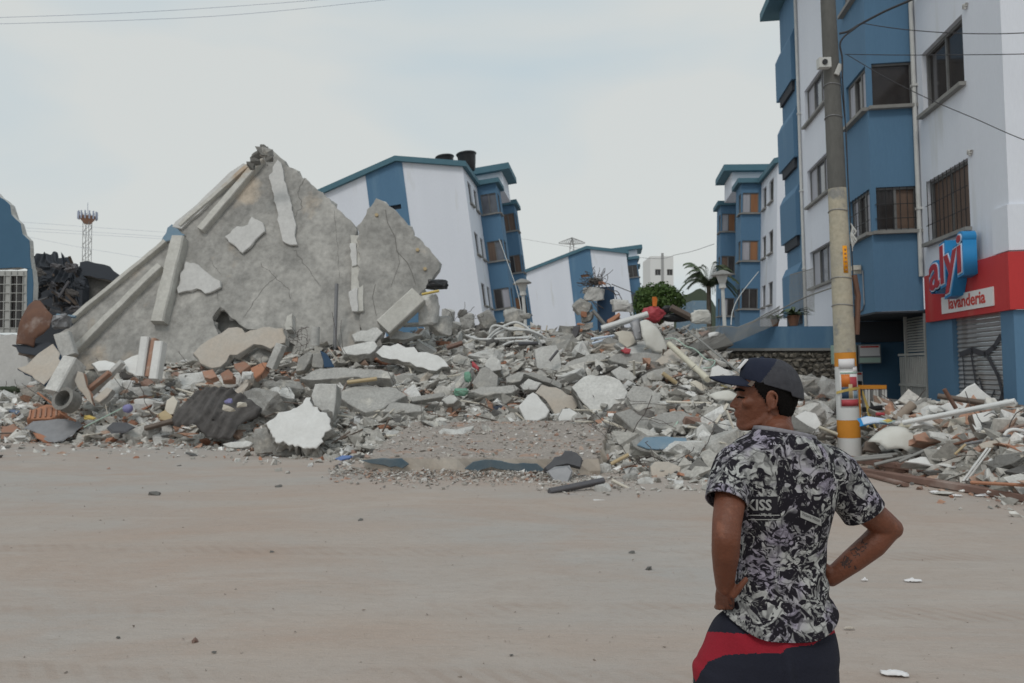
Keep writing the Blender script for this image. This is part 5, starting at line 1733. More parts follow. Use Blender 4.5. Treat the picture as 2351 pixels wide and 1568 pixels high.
def samp_foot(r_):
    x = r_.uniform(-60, 2420)
    c = mound_col(x)
    y = c[0][0] + abs(r_.gauss(0, 7 if r_.random() < .82 else 22)) - 6
    p = on_ground(x, y)
    p.z = .01
    return p, x, p.y
crumb_field("rubble_crumbs", "line of crumbs and brick bits along the foot of the heap", 3800, samp_foot, 6, (.015, .07), pal)

def samp_plat(r_):
    k = r_.random()
    if k < .34:
        u, v = r_.random(), r_.random()
        p = A_.lerp(B_, u).lerp(D_.lerp(C__, u), v) + nP*.012
        return p, 300, p.y
    if k > .88:
        p = on_ground(r_.uniform(1230, 1480), 1100 + r_.gauss(6, 14)); p.z = .015
        return p, 900, p.y
    x = r_.uniform(755, 1330)
    y = 1088 + abs(r_.gauss(0, 11)) - (8 if x < 860 else 0)
    p = on_ground(x, y); p.z = .01 + .06*r_.random()*(1 if y < 1100 else .2)
    return p, 300, p.y
crumb_field("platform_crumbs", "fine brick and plaster crumbs on and before the dusty platform", 3600, samp_plat, 7, (.008, .032), lambda r_, x: [a*.62+b_*.38 for a, b_ in zip(pal(r_, x), (.36, .315, .28))])

def samp_road(r_):
    x = r_.uniform(-50, 2400)
    y = 1110 + (r_.random()**2.2)*458
    p = on_ground(x, y); p.z = .004
    return p, 800, p.y
crumb_field("road_grit", "scattered grit and tiny pebbles on the dusty road", 700, samp_road, 8, (.002, .008), lambda r_, x: (lambda f: (.38*f, .33*f, .29*f))(r_.uniform(.6, 1.15)))

# stones and scraps lying on the road
for i, (x, y, s, m, lb) in enumerate(((1450, 1268, .035, "concrete_dark", "dark pebble on the road left of the man's elbow"), (1491, 1306, .05, "concrete_dark", "larger dark stone on the road left of the man"), (447, 1471, .035, "timber_brown", "brown clod on the road at the lower left"), (355, 1136, .10, "concrete_dark", "flat dark stone on the road below the tarp"), (640, 1118, .07, "concrete_dark", "dark flat bit on the road below the big white slab"), (828, 1196, .06, "concrete_dark", "dark sliver on the road in the middle distance"), (270, 1465, .02, "concrete_dark", "tiny dark pebble at the lower left of the road"), (1175, 1505, .016, "concrete_dark", "tiny dark pebble at the bottom middle of the road"), (625, 1268, .04, "concrete_dark", "thin dark bit in the centre left of the road"), (490, 1498, .018, "concrete_dark", "tiny dark pebble below the brown clod"))):
    me = chunk_mesh(300+i, m, .5, 14, 1)
    o = bpy.data.objects.new("road_stone", me)
    COL.objects.link(o)
    s *= .62
    o.location = on_ground(x, y); o.location.z = s*.25
    o.scale = (s*1.4, s, s); o.rotation_euler = (0, 0, i)
    tag(o, lb, "stone")
def scrap(lb, x, y, L, w_, m="paper_white", rot=0):
    p = on_ground(x, y)
    mbx = MB()
    nn = 10
    vv = []
    for i in range(nn+1):
        for j in range(5):
            u, v = i/nn-.5, j/4-.5
            ww = w_*(1-.6*abs(u*1.6)**3)
            vv.append(Vector((u*L, v*ww, .012+.018*abs(nz3((u*5, v*4, x*.1)))+.02*(1-abs(v)*2)*(1-abs(u)*1.5))))
    mbx.add(vv, [(i*5+j, (i+1)*5+j, (i+1)*5+j+1, i*5+j+1) for i in range(nn) for j in range(4)])
    o = mbx.build("paper_scrap", m, smooth=True, fix=False)
    o.location = p; o.rotation_euler = (0, 0, R(rot))
    md = o.modifiers.new("thick", 'SOLIDIFY'); md.thickness = .003
    tag(o, lb, "scrap")
scrap("white scrap on the road at the lower right corner", 2053, 1552, .14, .07, rot=-12)
scrap("thin white scrap on the road right of the man's hip", 2096, 1338, .13, .045, rot=-6)
scrap("white scrap on the road before the brown beams, left one", 2148, 1132, .16, .10)
scrap("white scrap on the road before the brown beams, middle one", 2195, 1141, .16, .06)
scrap("white scrap on the road before the brown beams, right one", 2258, 1140, .22, .10)
scrap("pale scrap behind the man's elbow on the road", 1985, 1337, .05, .02)
scrap("faint pinkish scrap on the road beside the man's shorts", 1950, 1448, .07, .02, "plaster_peach")

# wire tangles draped over the heap
def tangle(label, spots, n, spread, r=.008, L=.16, m="rebar", seg=7, drop=0.0):
    mbx = MB()
    r *= .8; L *= .6
    for i in range(n):
        x, y, D = spots[i % len(spots)]
        c0 = P(x+q.gauss(0, spread), y+q.gauss(0, spread*.5), D-.1)
        pts = [c0]
        d = Vector((q.gauss(0, 1), q.gauss(0, .4), q.gauss(.2, .6))).normalized()
        for k in range(seg):
            d = (d+Vector((q.gauss(0, .35), q.gauss(0, .25), q.gauss(-.05, .35)))).normalized()
            pts.append(pts[-1]+d*L)
        mbx.tube(pts, r, 4)
    o = mbx.build("wire_tangle", m, origin=P(*spots[0]))
    tag(o, label, "wire")
    return o
md = lambda x, y: (x, y, mound_depth(x, y)-.25)
tangle("dark wire tangle at the right edge of the dusty platform", [md(1400, 985), md(1415, 1010)], 26, 14, .007, .10)
tangle("loose grey wires trailing under the blue-painted slab", [md(1480, 1070), md(1540, 1060)], 16, 25, .008, .14)
tangle("loose wires over the stump behind the long grey slab", [md(1010-340, 775), md(690, 785)], 14, 12, .009, .12)
tangle("thin wires standing from the heap's left ridge", [md(1040, 740), md(1000, 760), md(1080, 745)], 14, 30, .010, .18)
tangle("wires fanning from the grey slab beside the man", [md(1600, 900), md(1640, 905)], 20, 20, .007, .2)
tangle("wires between the white pentagon and green bag", [md(1150, 880), md(1220, 930)], 16, 30, .008, .13)
tangle("wires below the white curved sheet", [md(1520, 790), md(1480, 770)], 18, 25, .009, .16)
tangle("wires in the heap left of the big white slab", [md(560, 900), md(610, 930), md(470, 940)], 20, 40, .008, .13)

# ------------------------------------------------------------------ far left: torn blue house, dark collapsed roof, brown sheet
lb0 = P(10, 930, 21.0); lb0.z = 0
LH = thing("damaged_house", "torn-off blue house wall with a white barred window at the left edge", "house", lb0)
def lh(pts, D, th, face, name, side=None, amp=.02):
    w3 = [plane_hit(p, P(0, 700, D), facing(0)) for p in pts]
    mbx = MB()
    slab_mesh(mbx, w3, facing(0), th, random.Random(len(pts)+int(D*10)), .16, amp, .02)
    return mbx.build(name, [face, side or face], LH, origin=lb0)
lh([(-200, 330), (-60, 405), (0, 452), (22, 470), (26, 492), (46, 512), (52, 536), (66, 552), (68, 590), (72, 616), (-200, 616)], 21, .22, "wall_blue_deep", "wall", "concrete_light")
lh([(62, 616.5), (73, 616.5), (76, 650), (74, 700), (66, 768), (60, 768)], 21, .22, "wall_blue_deep", "wall", "concrete_light", .004)
lh([(-200, 768.5), (62, 768.5), (60, 800), (70, 850), (78, 910), (60, 930), (-200, 930)], 20.95, .3, "plaster_dull", "plinth", "concrete_light", .015)
z0_, z1_ = P(30, 766, 21).z, P(30, 620, 21).z
xl, xr = P(-28, 700, 21).x - lb0.x, P(61, 700, 21).x - lb0.x
window(LH, (0, .0, 0), (1, 0, 0), (0, -1, 0), xl, xr, z0_+.03, z1_-.02, ["glass_dark", "glass_dark"], .06, "frame_dull", 2, False, 0, .12)
mbx = MB()
for i in range(6):
    x_ = xl+.1+(xr-xl-.2)*i/5
    mbx.tube([(x_, -.02, z0_+.03), (x_, -.02, z1_-.03)], .012, 5)
for i in range(7):
    z_ = z0_+.15+(z1_-z0_-.3)*i/6
    mbx.tube([(xl+.04, -.02, z_), (xr-.04, -.02, z_)], .010, 5)
mbx.build("window_bars", "frame_dull", LH)
dh = P(150, 800, 25); dh.z = 0
DH = thing("collapsed_roof", "dark corrugated roof caved in over a jumble of timbers behind the blue wall", "roof", dh)
mbx = MB()
A0, B0, C0, D0 = P(78, 580, 24.6), P(140, 578, 24.8), P(160, 640, 24.2), P(72, 660, 24.0)
rows, cl = 8, 60
vv = []
for i in range(cl+1):
    u = i/cl
    for j in range(rows+1):
        v = j/rows
        p = A0.lerp(B0, u).lerp(D0.lerp(C0, u), v)
        p += Vector((0, -1, .5)).normalized()*.05*math.sin(u*11*math.pi) + Vector((.3, .3, .35))*nz3((u*2.5, v*2, 1))
        vv.append(p)
mbx.add(vv, [(i*(rows+1)+j, (i+1)*(rows+1)+j, (i+1)*(rows+1)+j+1, i*(rows+1)+j+1) for i in range(cl) for j in range(rows)])
mbx.build("roof_sheet", "soffit_dark", DH, origin=dh, fix=False)
mbx = MB()
A0, B0, C0, D0 = P(140, 578, 24.9), P(168, 618, 24.9), P(185, 700, 24.5), P(150, 660, 24.2)
vv = []
for i in range(cl//2+1):
    u = i/(cl//2)
    for j in range(rows+1):
        v = j/rows
        p = A0.lerp(B0, u).lerp(D0.lerp(C0, u), v) + Vector((0, -1, .5)).normalized()*.05*math.sin(u*9*math.pi)
        vv.append(p)
mbx.add(vv, [(i*(rows+1)+j, (i+1)*(rows+1)+j, (i+1)*(rows+1)+j+1, i*(rows+1)+j+1) for i in range(cl//2) for j in range(rows)])
mbx.build("roof_sheet", "soffit_dark", DH, origin=dh, fix=False)
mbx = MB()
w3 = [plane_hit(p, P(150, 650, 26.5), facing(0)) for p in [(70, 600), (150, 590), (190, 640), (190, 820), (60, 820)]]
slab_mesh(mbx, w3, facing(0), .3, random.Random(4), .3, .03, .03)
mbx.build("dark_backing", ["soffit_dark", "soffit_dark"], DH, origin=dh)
for i in range(34):
    x_, y_ = q.uniform(82, 178), q.uniform(610, 715)
    a = q.gauss(0, .5) + (0 if i % 3 else 1.1)
    L = q.uniform(25, 60)
    A, B = P(x_-L/2*math.cos(a), y_-L/2*math.sin(a), 23.9+q.uniform(0, 1.2)), P(x_+L/2*math.cos(a), y_+L/2*math.sin(a), 23.9+q.uniform(0, 1.2))
    mbx = MB()
    mbx.beam(A, B, q.uniform(.05, .10), .05, (0, -1, .3))
    mbx.build("timber", ["timber", "soffit_dark", "metal_dark"][i % 3], DH, origin=dh)
for i in range(16):
    lump_obj("charred_bundle", None, None, 'V', (q.uniform(82, 185), q.uniform(600, 715)), q.uniform(18, 40), q.uniform(10, 26), 23.8+q.uniform(0, .8), ["soffit_dark", "tarp_dark", "metal_dark"][i % 3], parent=DH, rough=.45, n=40, rot=q.uniform(-40, 40), ball=True)
gh = P(230, 800, 27); gh.z = 0
GH = thing("grey_house", "dusty grey house end with dark sloping roof behind the slab's foot", "house", gh)
mbx = MB()
slab_mesh(mbx, [plane_hit(p, P(230, 650, 27), facing(0, 10)) for p in [(186, 622), (290, 655), (310, 860), (186, 860)]], facing(0, 10), .3, random.Random(8), .4, .01, .02)
mbx.build("wall", ["concrete_dark", "concrete_dark"], GH, origin=gh)
mbx = MB()
slab_mesh(mbx, [plane_hit(p, P(230, 620, 26.8), facing(20, 10)) for p in [(183, 602), (200, 598), (240, 606), (292, 645), (300, 665), (240, 640), (186, 632)]], facing(20, 10), .12, random.Random(9), .2, .02, .02)
mbx.build("roof", ["soffit_dark", "concrete_dark"], GH, origin=gh)
cloth("brown_sheet", "crumpled rusty brown sheet leaning by the barred window", "sheet", 'K', [(150, 1300), (165, 1210), (215, 1080), (255, 980), (300, 915), (345, 925), (430, 1030), (475, 1075), (450, 1180), (400, 1230), (330, 1270), (300, 1330), (240, 1310)], 20.2, 15, "rust", 5, .05, 31, bulge=.22)
slab("dark_panel", "flat dark piece filling the area under the rusty brown sheet", "board", 'K', [(100, 1310), (220, 1300), (420, 1290), (440, 1330), (300, 1400), (190, 1385)], el=30, th=.12, D=20.0, face="soffit_dark", side="timber")  # flat dark panel covering the area beneath the sheet
lump_obj("cloth_bundle", "grey purple cloth bundle between brown sheet and slab foot", "bundle", 'K', (520, 1110), 150, 130, 20.9, "metal_grey", rough=.25)
bar("plastic_tube", "pale blue tube behind the brown sheet", "pipe", 'K', (480, 1060), (640, 1075), wpx=26, D=21.2, m="paint_blue_worn", shape="tube")
lump_obj("weed_clump", "patch of dull weeds under the blue house", "weeds", 'A', (90, 800), 200, 60, 20.2, "leaf_dark", rough=.3)

# laths, rods, tubes and strips poking out everywhere
r_ = random.Random(77)
for nm, lb, m_, n_, rr in (("lath_debris", "countless splintered laths and battens poking from the heap", "timber", 120, .014), ("rod_debris", "countless bent rods and wires poking from the heap", "rebar", 190, .007), ("strip_debris", "countless pale plaster strips and tubes strewn over the heap", "plaster_cream", 130, .016)):
    mbx = MB()
    for i in range(n_):
        x = r_.uniform(0, 2380)
        if 1900 < x < 1995: continue
        y, D = col_at(mound_col(x), r_.uniform(.08, .98))
        c0 = P(x, y, D) + Vector((0, -.12, .10))
        L = r_.uniform(.25, 1.0)*(1 if x < 1950 else .6)
        d = Vector((r_.gauss(0, 1), r_.gauss(0, .45), r_.gauss(0, .32))).normalized()
        if m_ == "rebar":
            pts = [c0]
            for k in range(5):
                d = (d + Vector((r_.gauss(0, .25), r_.gauss(0, .2), r_.gauss(.02, .25)))).normalized()
                pts.append(pts[-1] + d*L/4)
            mbx.tube(pts, rr, 4)
        else:
            mbx.beam(c0-d*L/2, c0+d*L/2, rr*r_.uniform(1.2, 3.4), rr*r_.uniform(.8, 2), (0, -.5, 1))
    tag(mbx.build(nm, m_), lb, "debris", kind="stuff")
# ------------------------------------------------------------------ pile in front of the laundry (crop I)
def di(x, y, k=.0):
    return mound_depth(*px('I', x, y)) - k
slab("white_board", "tall white board leaning against the laundry shutter", "board", 'I', [(1180, 260), (1340, 130), (1400, 100), (1440, 95), (1490, 160), (1610, 255), (1590, 300), (1350, 275)], el=12, th=.03, D=13.2, face="plaster_white", side="plaster_white")
slab("white_board", "wide white board in front of the blue pillar, under the dark timber", "board", 'I', [(1020, 360), (1130, 300), (1340, 310), (1500, 340), (1460, 400), (1150, 430)], el=35, th=.04, D=12.9, face="plaster_white", side="concrete_light")
bar("timber_beam", "dark weathered timber lying across the white boards", "timber", 'I', (1000, 240), (1700, 345), wpx=55, D=12.75, D2=12.3, m="timber")
bar("timber_beam", "dark timber running to the right picture edge", "timber", 'I', (1680, 330), (2080, 400), wpx=60, D=12.2, D2=11.8, m="timber")
bar("timber_beam", "grey timber below the dark one at the right picture edge", "timber", 'I', (1600, 395), (2060, 545), wpx=50, D=12.3, D2=11.7, m="metal_dark")
bar("rusty_bar", "rusty bar crossing the dark timber", "metal bar", 'I', (1075, 160), (1210, 380), wpx=40, D=12.5, m="rust")
bar("white_post", "long white painted post lying over the pile", "post", 'I', (610, 545), (1885, 298), wpx=56, D=12.9, D2=11.7, m="plastic_white", ch=.02)
lump_obj("plaster_lump", "white rounded lump left of the long white post", "plaster lump", 'I', (985, 390), 170, 90, 13.2, "plaster_white")
slab("painted_fragment", "flat white panel under the long white post", "panel", 'I', [(720, 590), (880, 440), (1180, 465), (1140, 540), (980, 600), (850, 560)], el=42, th=.06, D=12.75, face="plaster_white", side="concrete_light")
slab("wooden_box", "tan box standing under the long white post", "box", 'I', [(1150, 500), (1320, 470), (1325, 530), (1230, 650), (1110, 590)], el=15, th=.3, D=12.4, face="plaster_cream", side="timber")
slab("painted_fragment", "white tilted box panel with loops of wire on it", "panel", 'I', [(1400, 440), (1640, 400), (1720, 480), (1795, 592), (1640, 620), (1480, 665), (1430, 560)], el=30, th=.16, D=11.9, face="plaster_white", side="timber")
cable("loose_wire", "loop of black wire on the white tilted panel", "wire", [(*px('I', x, y), 11.7) for x, y in ((1440, 440), (1500, 540), (1600, 560), (1680, 480), (1620, 430), (1530, 470))], .006)
cloth("white_sack", "crumpled white sack at the foot of the painted pole", "sack", 'I', [(200, 720), (300, 660), (400, 620), (540, 640), (640, 690), (752, 715), (745, 780), (705, 830), (740, 890), (650, 950), (540, 900), (470, 890), (380, 880), (300, 790)], 12.9, 32, "cloth_white", 9, .05, 44, bulge=.25)
slab("dark_panel", "dark brown panel painted as shade in the mouth of the white sack", "board", 'I', [(165, 860), (180, 760), (250, 720), (320, 800), (380, 880), (260, 885)], el=20, th=.04, D=13.0, face="timber", side="timber")  # dark panel added as the shade inside the sack's opening
cloth("cream_cloth", "cream cloth bundle beside the crumpled sack", "cloth", 'I', [(500, 600), (560, 570), (680, 560), (765, 590), (740, 640), (680, 670), (600, 650)], 13.1, 35, "pipe_cream", 6, .04, 45, bulge=.15)
slab("brick_fragment", "chunk of brick wall with white render in the right pile", "brick wall", 'I', [(730, 690), (880, 640), (1080, 665), (1235, 690), (1225, 760), (1080, 775), (900, 760), (760, 745)], el=28, th=.22, D=12.3, face="brick", side="brick")
slab("painted_fragment", "white rendered top of the brick chunk in the right pile", "render", 'I', [(890, 640), (1080, 665), (1235, 690), (1225, 750), (1090, 740), (930, 700)], el=32, th=.06, D=12.15, face="concrete_light", side="concrete")
slab("painted_fragment", "flat white-topped slab low in the right pile", "concrete slab", 'I', [(620, 985), (800, 930), (960, 935), (1235, 1025), (1190, 1050), (960, 1030)], el=48, th=.14, D=11.9, face="plaster_white", side="concrete")
for i, (a, b, w_, lb) in enumerate((((0, 955), (540, 900), 34, "weathered grey board in front of the crumpled sack"), ((20, 975), (480, 930), 30, "second grey board under the first in front of the sack"), ((280, 1020), (860, 880), 34, "grey board slanting up right of the sack"), ((560, 990), (920, 830), 30, "thin grey board leaning on the brick chunk"))):
    bar("grey_board", lb, "board", 'I', a, b, wpx=w_, D=12.7-.2*i, h=.04, m="trim_grey")
bar("rusty_pipe", "long rusty pipe slanting to the right picture edge", "pipe", 'I', (1160, 800), (2060, 550), wpx=34, D=11.8, D2=10.9, m="rust", shape="tube")
bar("metal_pipe", "grey pipe lying below the long rusty pipe", "pipe", 'I', (1310, 790), (1830, 690), wpx=36, D=11.5, D2=11.0, m="metal_grey", shape="tube")
cable("white_hose", "white hose curving at the right picture edge", "hose", [(*px('I', x, y), 10.9) for x, y in ((1760, 690), (1800, 640), (1880, 620), (1990, 640), (2100, 660))], .022, "plastic_white", n=8)
bar("white_frame_bar", "white double frame bar standing in the right pile", "frame bar", 'I', (1290, 1210), (1570, 830), wpx=22, D=10.9, m="plastic_white")
bar("white_frame_bar", "second white frame bar parallel to the first", "frame bar", 'I', (1330, 1205), (1605, 835), wpx=20, D=10.9, m="plastic_white")
bar("white_frame_bar", "white frame bar leaning the other way near the brown beams", "frame bar", 'I', (1600, 965), (1810, 1220), wpx=40, D=10.7, m="plastic_white")
slab("painted_fragment", "pale slab right of the leaning frame bar", "plaster panel", 'I', [(1560, 1060), (1680, 1000), (1740, 1160), (1640, 1200), (1560, 1170)], el=35, th=.1, D=10.8, face="concrete_light", side="concrete")
bar("timber_plank", "orange batten in the right pile beside the dark box", "plank", 'I', (1195, 905), (1320, 790), wpx=24, D=11.4, m="timber_pale")
bar("timber_plank", "thin orange plank behind the brown beams at the right edge", "plank", 'I', (1380, 1225), (2060, 1260), wpx=34, D=10.5, D2=9.9, m="terracotta")
slab("pink_fragment", "pinkish plaster slab under the grey pipe", "plaster panel", 'I', [(1480, 790), (1600, 745), (1760, 735), (1780, 790), (1640, 830), (1500, 835)], el=38, th=.1, D=11.0, face="plaster_peach", side="brick")
slab("plastic_scrap", "crumpled sky-blue and yellow printed plastic by the pole", "plastic", 'I', [(130, 490), (200, 470), (360, 480), (520, 520), (440, 545), (300, 540), (170, 560)], el=50, th=.03, D=13.6, face="logo_pale", side="logo_blue")
slab("plastic_scrap", "yellow-green patch of printed plastic right of the pole", "plastic", 'I', [(370, 510), (440, 500), (500, 520), (440, 540), (385, 535)], el=50, th=.02, D=13.5, face="paint_yellow", side="mint")
bar("fabric_roll", "tan rolled mat leaning in front of the gate", "mat", 'I', (520, 520), (720, 330), wpx=105, D=14.0, m="fabric_tan", shape="tube", n=14)
bar("black_pipe", "black pipe lying across the entrance behind the pole", "pipe", 'I', (160, 395), (620, 345), wpx=60, D=14.6, D2=14.9, m="plastic_black", shape="tube", n=12)
bar("rubber_hose", "red scrap beside the black pipe", "scrap", 'I', (300, 445), (390, 450), wpx=36, D=14.2, m="plastic_red")
bar("cream_pipe", "cream pipe behind the pole on the right pile", "pipe", 'L', (395, 885), (520, 935), wpx=22, D=14.6, m="pipe_cream", shape="tube")
W("white stained board right behind the man's neck", "plaster panel", 'L', [(230, 810), (300, 770), (370, 790), (410, 860), (395, 915), (300, 930), (215, 890)], el=30, th=.05, D=14.7)
# two long brown beams lying along the road edge
def ground_beam(label, a, b, w_, h, z, m="timber_brown"):
    A, B = on_ground(*a), on_ground(*b)
    A.z = B.z = z
    mbx = MB()
    k = 8
    t = (B-A)
    for i in range(1):
        mbx.beam(A, B, w_, h, (0, 0, 1), ch=.012)
    o = mbx.build("timber_beam", m, origin=(A+B)/2)
    return tag(o, label, "beam", "brown beams along the road edge")
ground_beam("lower long brown beam lying on the road edge", (1925, 1080), (2430, 1166), .15, .10, .055)
ground_beam("upper long brown beam resting behind the lower one", (1925, 1070), (2440, 1148), .14, .10, .15)
ground_beam("short brown batten beside the long beams' far end", (1985, 1092), (2080, 1118), .10, .05, .03, "timber_brown")

# ------------------------------------------------------------------ painted power pole
pb = on_ground(1952, 1057)
PO = thing("power_pole", "tall concrete pole with orange and white bands and a poster", "pole", pb, (0, R(-1.9), 0))
def rad(z):
    return .205 - .0085*z
def pseg(name, z0, z1, m, grow=0.0):
    mbx = MB()
    mbx.lathe([(rad(z0)+grow, z0), (rad((z0+z1)/2)+grow, (z0+z1)/2), (rad(z1)+grow, z1)], n=24)
    o = mbx.build(name, m, PO)
    smooth_by_angle(o, 60)
    return o
mat("pole_grey", (.16, .155, .145), .9, (.10, .10, .095), 1.3, .5, .3, 10, stretch=(1, 1, .35), fine=.12)
mat("pole_cream", (.50, .445, .335), .9, (.36, .335, .28), 2.2, .4, .4, 10, col3=(.27, .265, .25), n3=3.2, t3=.55, fine=.12)
pseg("pole_shaft", 5.02, 11.5, "pole_grey")
pseg("pole_shaft", 1.98, 5.017, "pole_cream")
pseg("paint_band", .745, 1.72, "paint_white")
pseg("paint_band", 1.723, 1.977, "paint_orange")
pseg("paint_band", .423, .742, "paint_orange")
pseg("paint_band", -.05, .42, "paint_white")
def wrap(name, z0, z1, a0, a1, m, grow):
    """sheet wrapped on the pole between angles (degrees, -90 faces the street)"""
    mbx = MB()
    k = 10
    vv = []
    for i in range(k+1):
        a = R(a0+(a1-a0)*i/k)
        for z in (z0, z1):
            r_ = rad(z)+grow
            vv.append((r_*math.cos(a), r_*math.sin(a), z))
    mbx.add(vv, [(2*i, 2*i+2, 2*i+3, 2*i+1) for i in range(k)])
    o = mbx.build(name, m, PO, smooth=True, fix=False)
    md = o.modifiers.new("thick", 'SOLIDIFY'); md.thickness = .003
    return o
po = wrap("poster", .98, 1.64, -148, -38, "paper_white", .004)
for (z0, z1, a0, a1, m) in ((1.35, 1.58, -138, -95, "plastic_orange"), (1.28, 1.53, -95, -52, "plastic_red"), (1.14, 1.345, -138, -104, "wall_navy"), (1.14, 1.275, -78, -52, "paint_blue_worn"), (1.00, 1.12, -142, -46, "plastic_red"), (1.59, 1.62, -142, -46, "mint")):
    wrap("poster_print", z0, z1, a0, a1, m, .009)
wrap("poster_print", 1.14, 1.40, -103, -84, "timber_pale", .011)
wrap("torn_paper", 1.68, 1.86, -150, -60, "paper_white", .006)
wrap("torn_paper", 1.60, 1.70, -75, -45, "paper_white", .007)
wrap("orange_sticker", 3.43, 3.93, -98, -70, "sticker_orange", .004)
for i in range(6):
    wrap("sticker_text", 3.47+i*.075, 3.50+i*.075, -90+(i % 2)*2, -78, "terracotta", .009)
for z in (6.35, 6.95, 4.6, 3.35, 2.85):
    mbx = MB()
    ring = [((rad(z)+.008)*math.cos(a), (rad(z)+.008)*math.sin(a), z+.015*math.sin(a*2)) for a in [k*2*math.pi/20 for k in range(21)]]
    mbx.tube(ring, .008, 5)
    mbx.build("steel_band", "metal_grey", PO)
mbx = MB()
mbx.box(-.32, -.10, -.26, -.12, 7.22, 7.40)
mbx.build("junction_box", "frame_white", PO)
mbx = MB(); mbx.lathe([(.05, 0), (.05, .02)], n=12)
o = mbx.build("box_lens", "iron_black", PO); o.location = (-.22, -.262, 7.31); o.rotation_euler = (R(90), 0, 0)
mbx = MB()
mbx.beam((.02, -.17, 7.1), (.10, -.19, 7.28), .09, .06, (0, -1, 0), ch=.01)
mbx.build("clamp", "frame_white", PO)
mbx = MB()
for i in range(14):
    a = i*.45
    mbx.tube([(rad(4.4)+.02+.02*math.sin(a), -.08, 4.35-.02*i), (rad(4.2)+.06+.05*math.cos(a*1.7), -.1, 4.2-.02*i), (rad(4.2)+.03, -.07, 4.1-.02*i)], .009, 4)
mbx.build("torn_plastic", "frame_white", PO)
mbx = MB()
mbx.tube([(rad(7)+.03, -.05, 7.3), (rad(6)+.04, -.05, 6.2), (rad(5)+.03, -.05, 5.1), (rad(4)+.035, -.03, 3.9), (rad(3)+.02, -.05, 2.4)], .012, 5)
mbx.tube([(rad(7)+.03, .05, 7.3), (rad(6)+.07, .0, 6.0), (rad(5)+.05, .0, 4.9)], .008, 5)
mbx.build("pole_cable", "wire_dark", PO)
mbx = MB()
mbx.tube([(rad(3.2)+.05, -.03, 3.4), (rad(3.0)+.09, -.05, 3.0), (rad(2.6)+.03, -.04, 2.3)], .05, 7)
mbx.build("cable_cover", "rust", PO)
# yellow warning tape tied round the pole
tp = MB()
def tape(mbx, pts, w_=.05):
    for i in range(len(pts)-1):
        a, b = Vector(pts[i]), Vector(pts[i+1])
        tw_ = Vector((.25*math.sin(i*1.3), -.2, 1)).normalized()*w_/2
        mbx.add([a-tw_, b-tw_, b+tw_, a+tw_], [(0, 1, 2, 3)])
r_ = rad(1.25)+.02
tape(tp, [(r_*math.cos(R(a)), r_*math.sin(R(a)), 1.27-.05*math.sin(R(a-40))) for a in range(-170, 20, 15)])
tape(tp, [(.24, -.12, 1.25), (.30, -.16, 1.0), (.34, -.2, .75), (.42, -.3, .45), (.60, -.5, .22), (.95, -.8, .12)], .05)
tape(tp, [(.23, -.12, 1.25), (.27, -.2, .95), (.29, -.25, .7), (.26, -.2, .62)], .07)
o = tp.build("warning_tape", "paint_yellow", PO, fix=False)
md_ = o.modifiers.new("thick", 'SOLIDIFY'); md_.thickness = .003

# orange and white barrier by the entrance
bt = thing("barrier", "white slatted barrier with orange top rail beside the entrance", "barrier", P(2000, 960, 15.6))
bz = bt.location.z
mbx = MB(); mbx.box(-.24, .30, -.03, .03, P(0, 893, 15.6).z-bz, P(0, 884, 15.6).z-bz); mbx.build("top_rail", "paint_orange", bt)
mbx = MB(); mbx.box(-.27, -.21, -.025, .025, 0, P(0, 893, 15.6).z-bz-.002); mbx.build("post", "paint_orange", bt)
for i in range(9):
    x_ = -.17+i*.055
    mbx = MB(); mbx.box(x_, x_+.04, -.015, .015, .1, P(0, 893, 15.6).z-bz-.003); mbx.build("slat", "frame_white" if i % 3 else "frame_grey", bt)

# ------------------------------------------------------------------ chain-link net torn from the terrace
def net(label, topc, botc, ns, ntt, r=.006):
    def cur(c, s):
        k = s*(len(c)-1)
        i = min(int(k), len(c)-2)
        f = k-i
        return Vector(c[i]).lerp(Vector(c[i+1]), f)
    def at_(s, t_):
        p = cur(topc, s).lerp(cur(botc, s), t_)
        w3 = P(p.x, p.y, p.z)
        return w3 + Vector((.04*nz3(w3, 1.5), .12*nz3(w3, 1.1, 7), .06*nz3(w3, 1.4, 3)))
    mbx = MB()
    for i in range(-ntt, ns):
        for sgn in (0, 1):
            pts = []
            for j in range(ntt+1):
                ii = i+j
                if 0 <= ii <= ns:
                    pts.append(at_((ii if sgn == 0 else ns-ii)/ns, j/ntt))
            if len(pts) > 1:
                mbx.tube(pts, r, 3, cap=False)
    mbx.tube([at_(k/ns, 0) for k in range(ns+1)], .014, 5)
    o = mbx.build("chain_link_net", "net_wire", origin=P(*topc[0]), fix=False)
    tag(o, label, "net", kind="thing")
E_ = lambda x, y, D: (*px('E', x, y), D)
net("sagging chain-link net draped from the terrace over the heap", [E_(1480, 850, 21.0), E_(1620, 845, 20.6), E_(1760, 845, 20.2), E_(1860, 800, 20.1), E_(1960, 745, 20.3), E_(2060, 700, 20.7)],
    [E_(1450, 1010, 19.9), E_(1600, 1010, 19.7), E_(1720, 965, 19.6), E_(1830, 915, 19.7), E_(1950, 870, 20.1), E_(2050, 800, 20.6)], 40, 9, .0065)
G5 = lambda x, y, D: ((2700+x*.5102)/1.74224, (500+y*.5102)/1.74224, D)
net("fine mesh screen hanging on the corner building left of the pole", [G5(900, 1180, 22.4), G5(1000, 1150, 22.4), G5(1085, 1120, 22.4)], [G5(900, 1480, 22.2), G5(1000, 1470, 22.2), G5(1085, 1460, 22.2)], 26, 26, .004)
cable("net_rope", "pale rope running from the net up to the painted pole", "rope", [G5(560, 1568, 20.4), G5(760, 1480, 20.0), G5(1000, 1360, 18.5), G5(1230, 1275, 15.0)], .016, "net_wire")
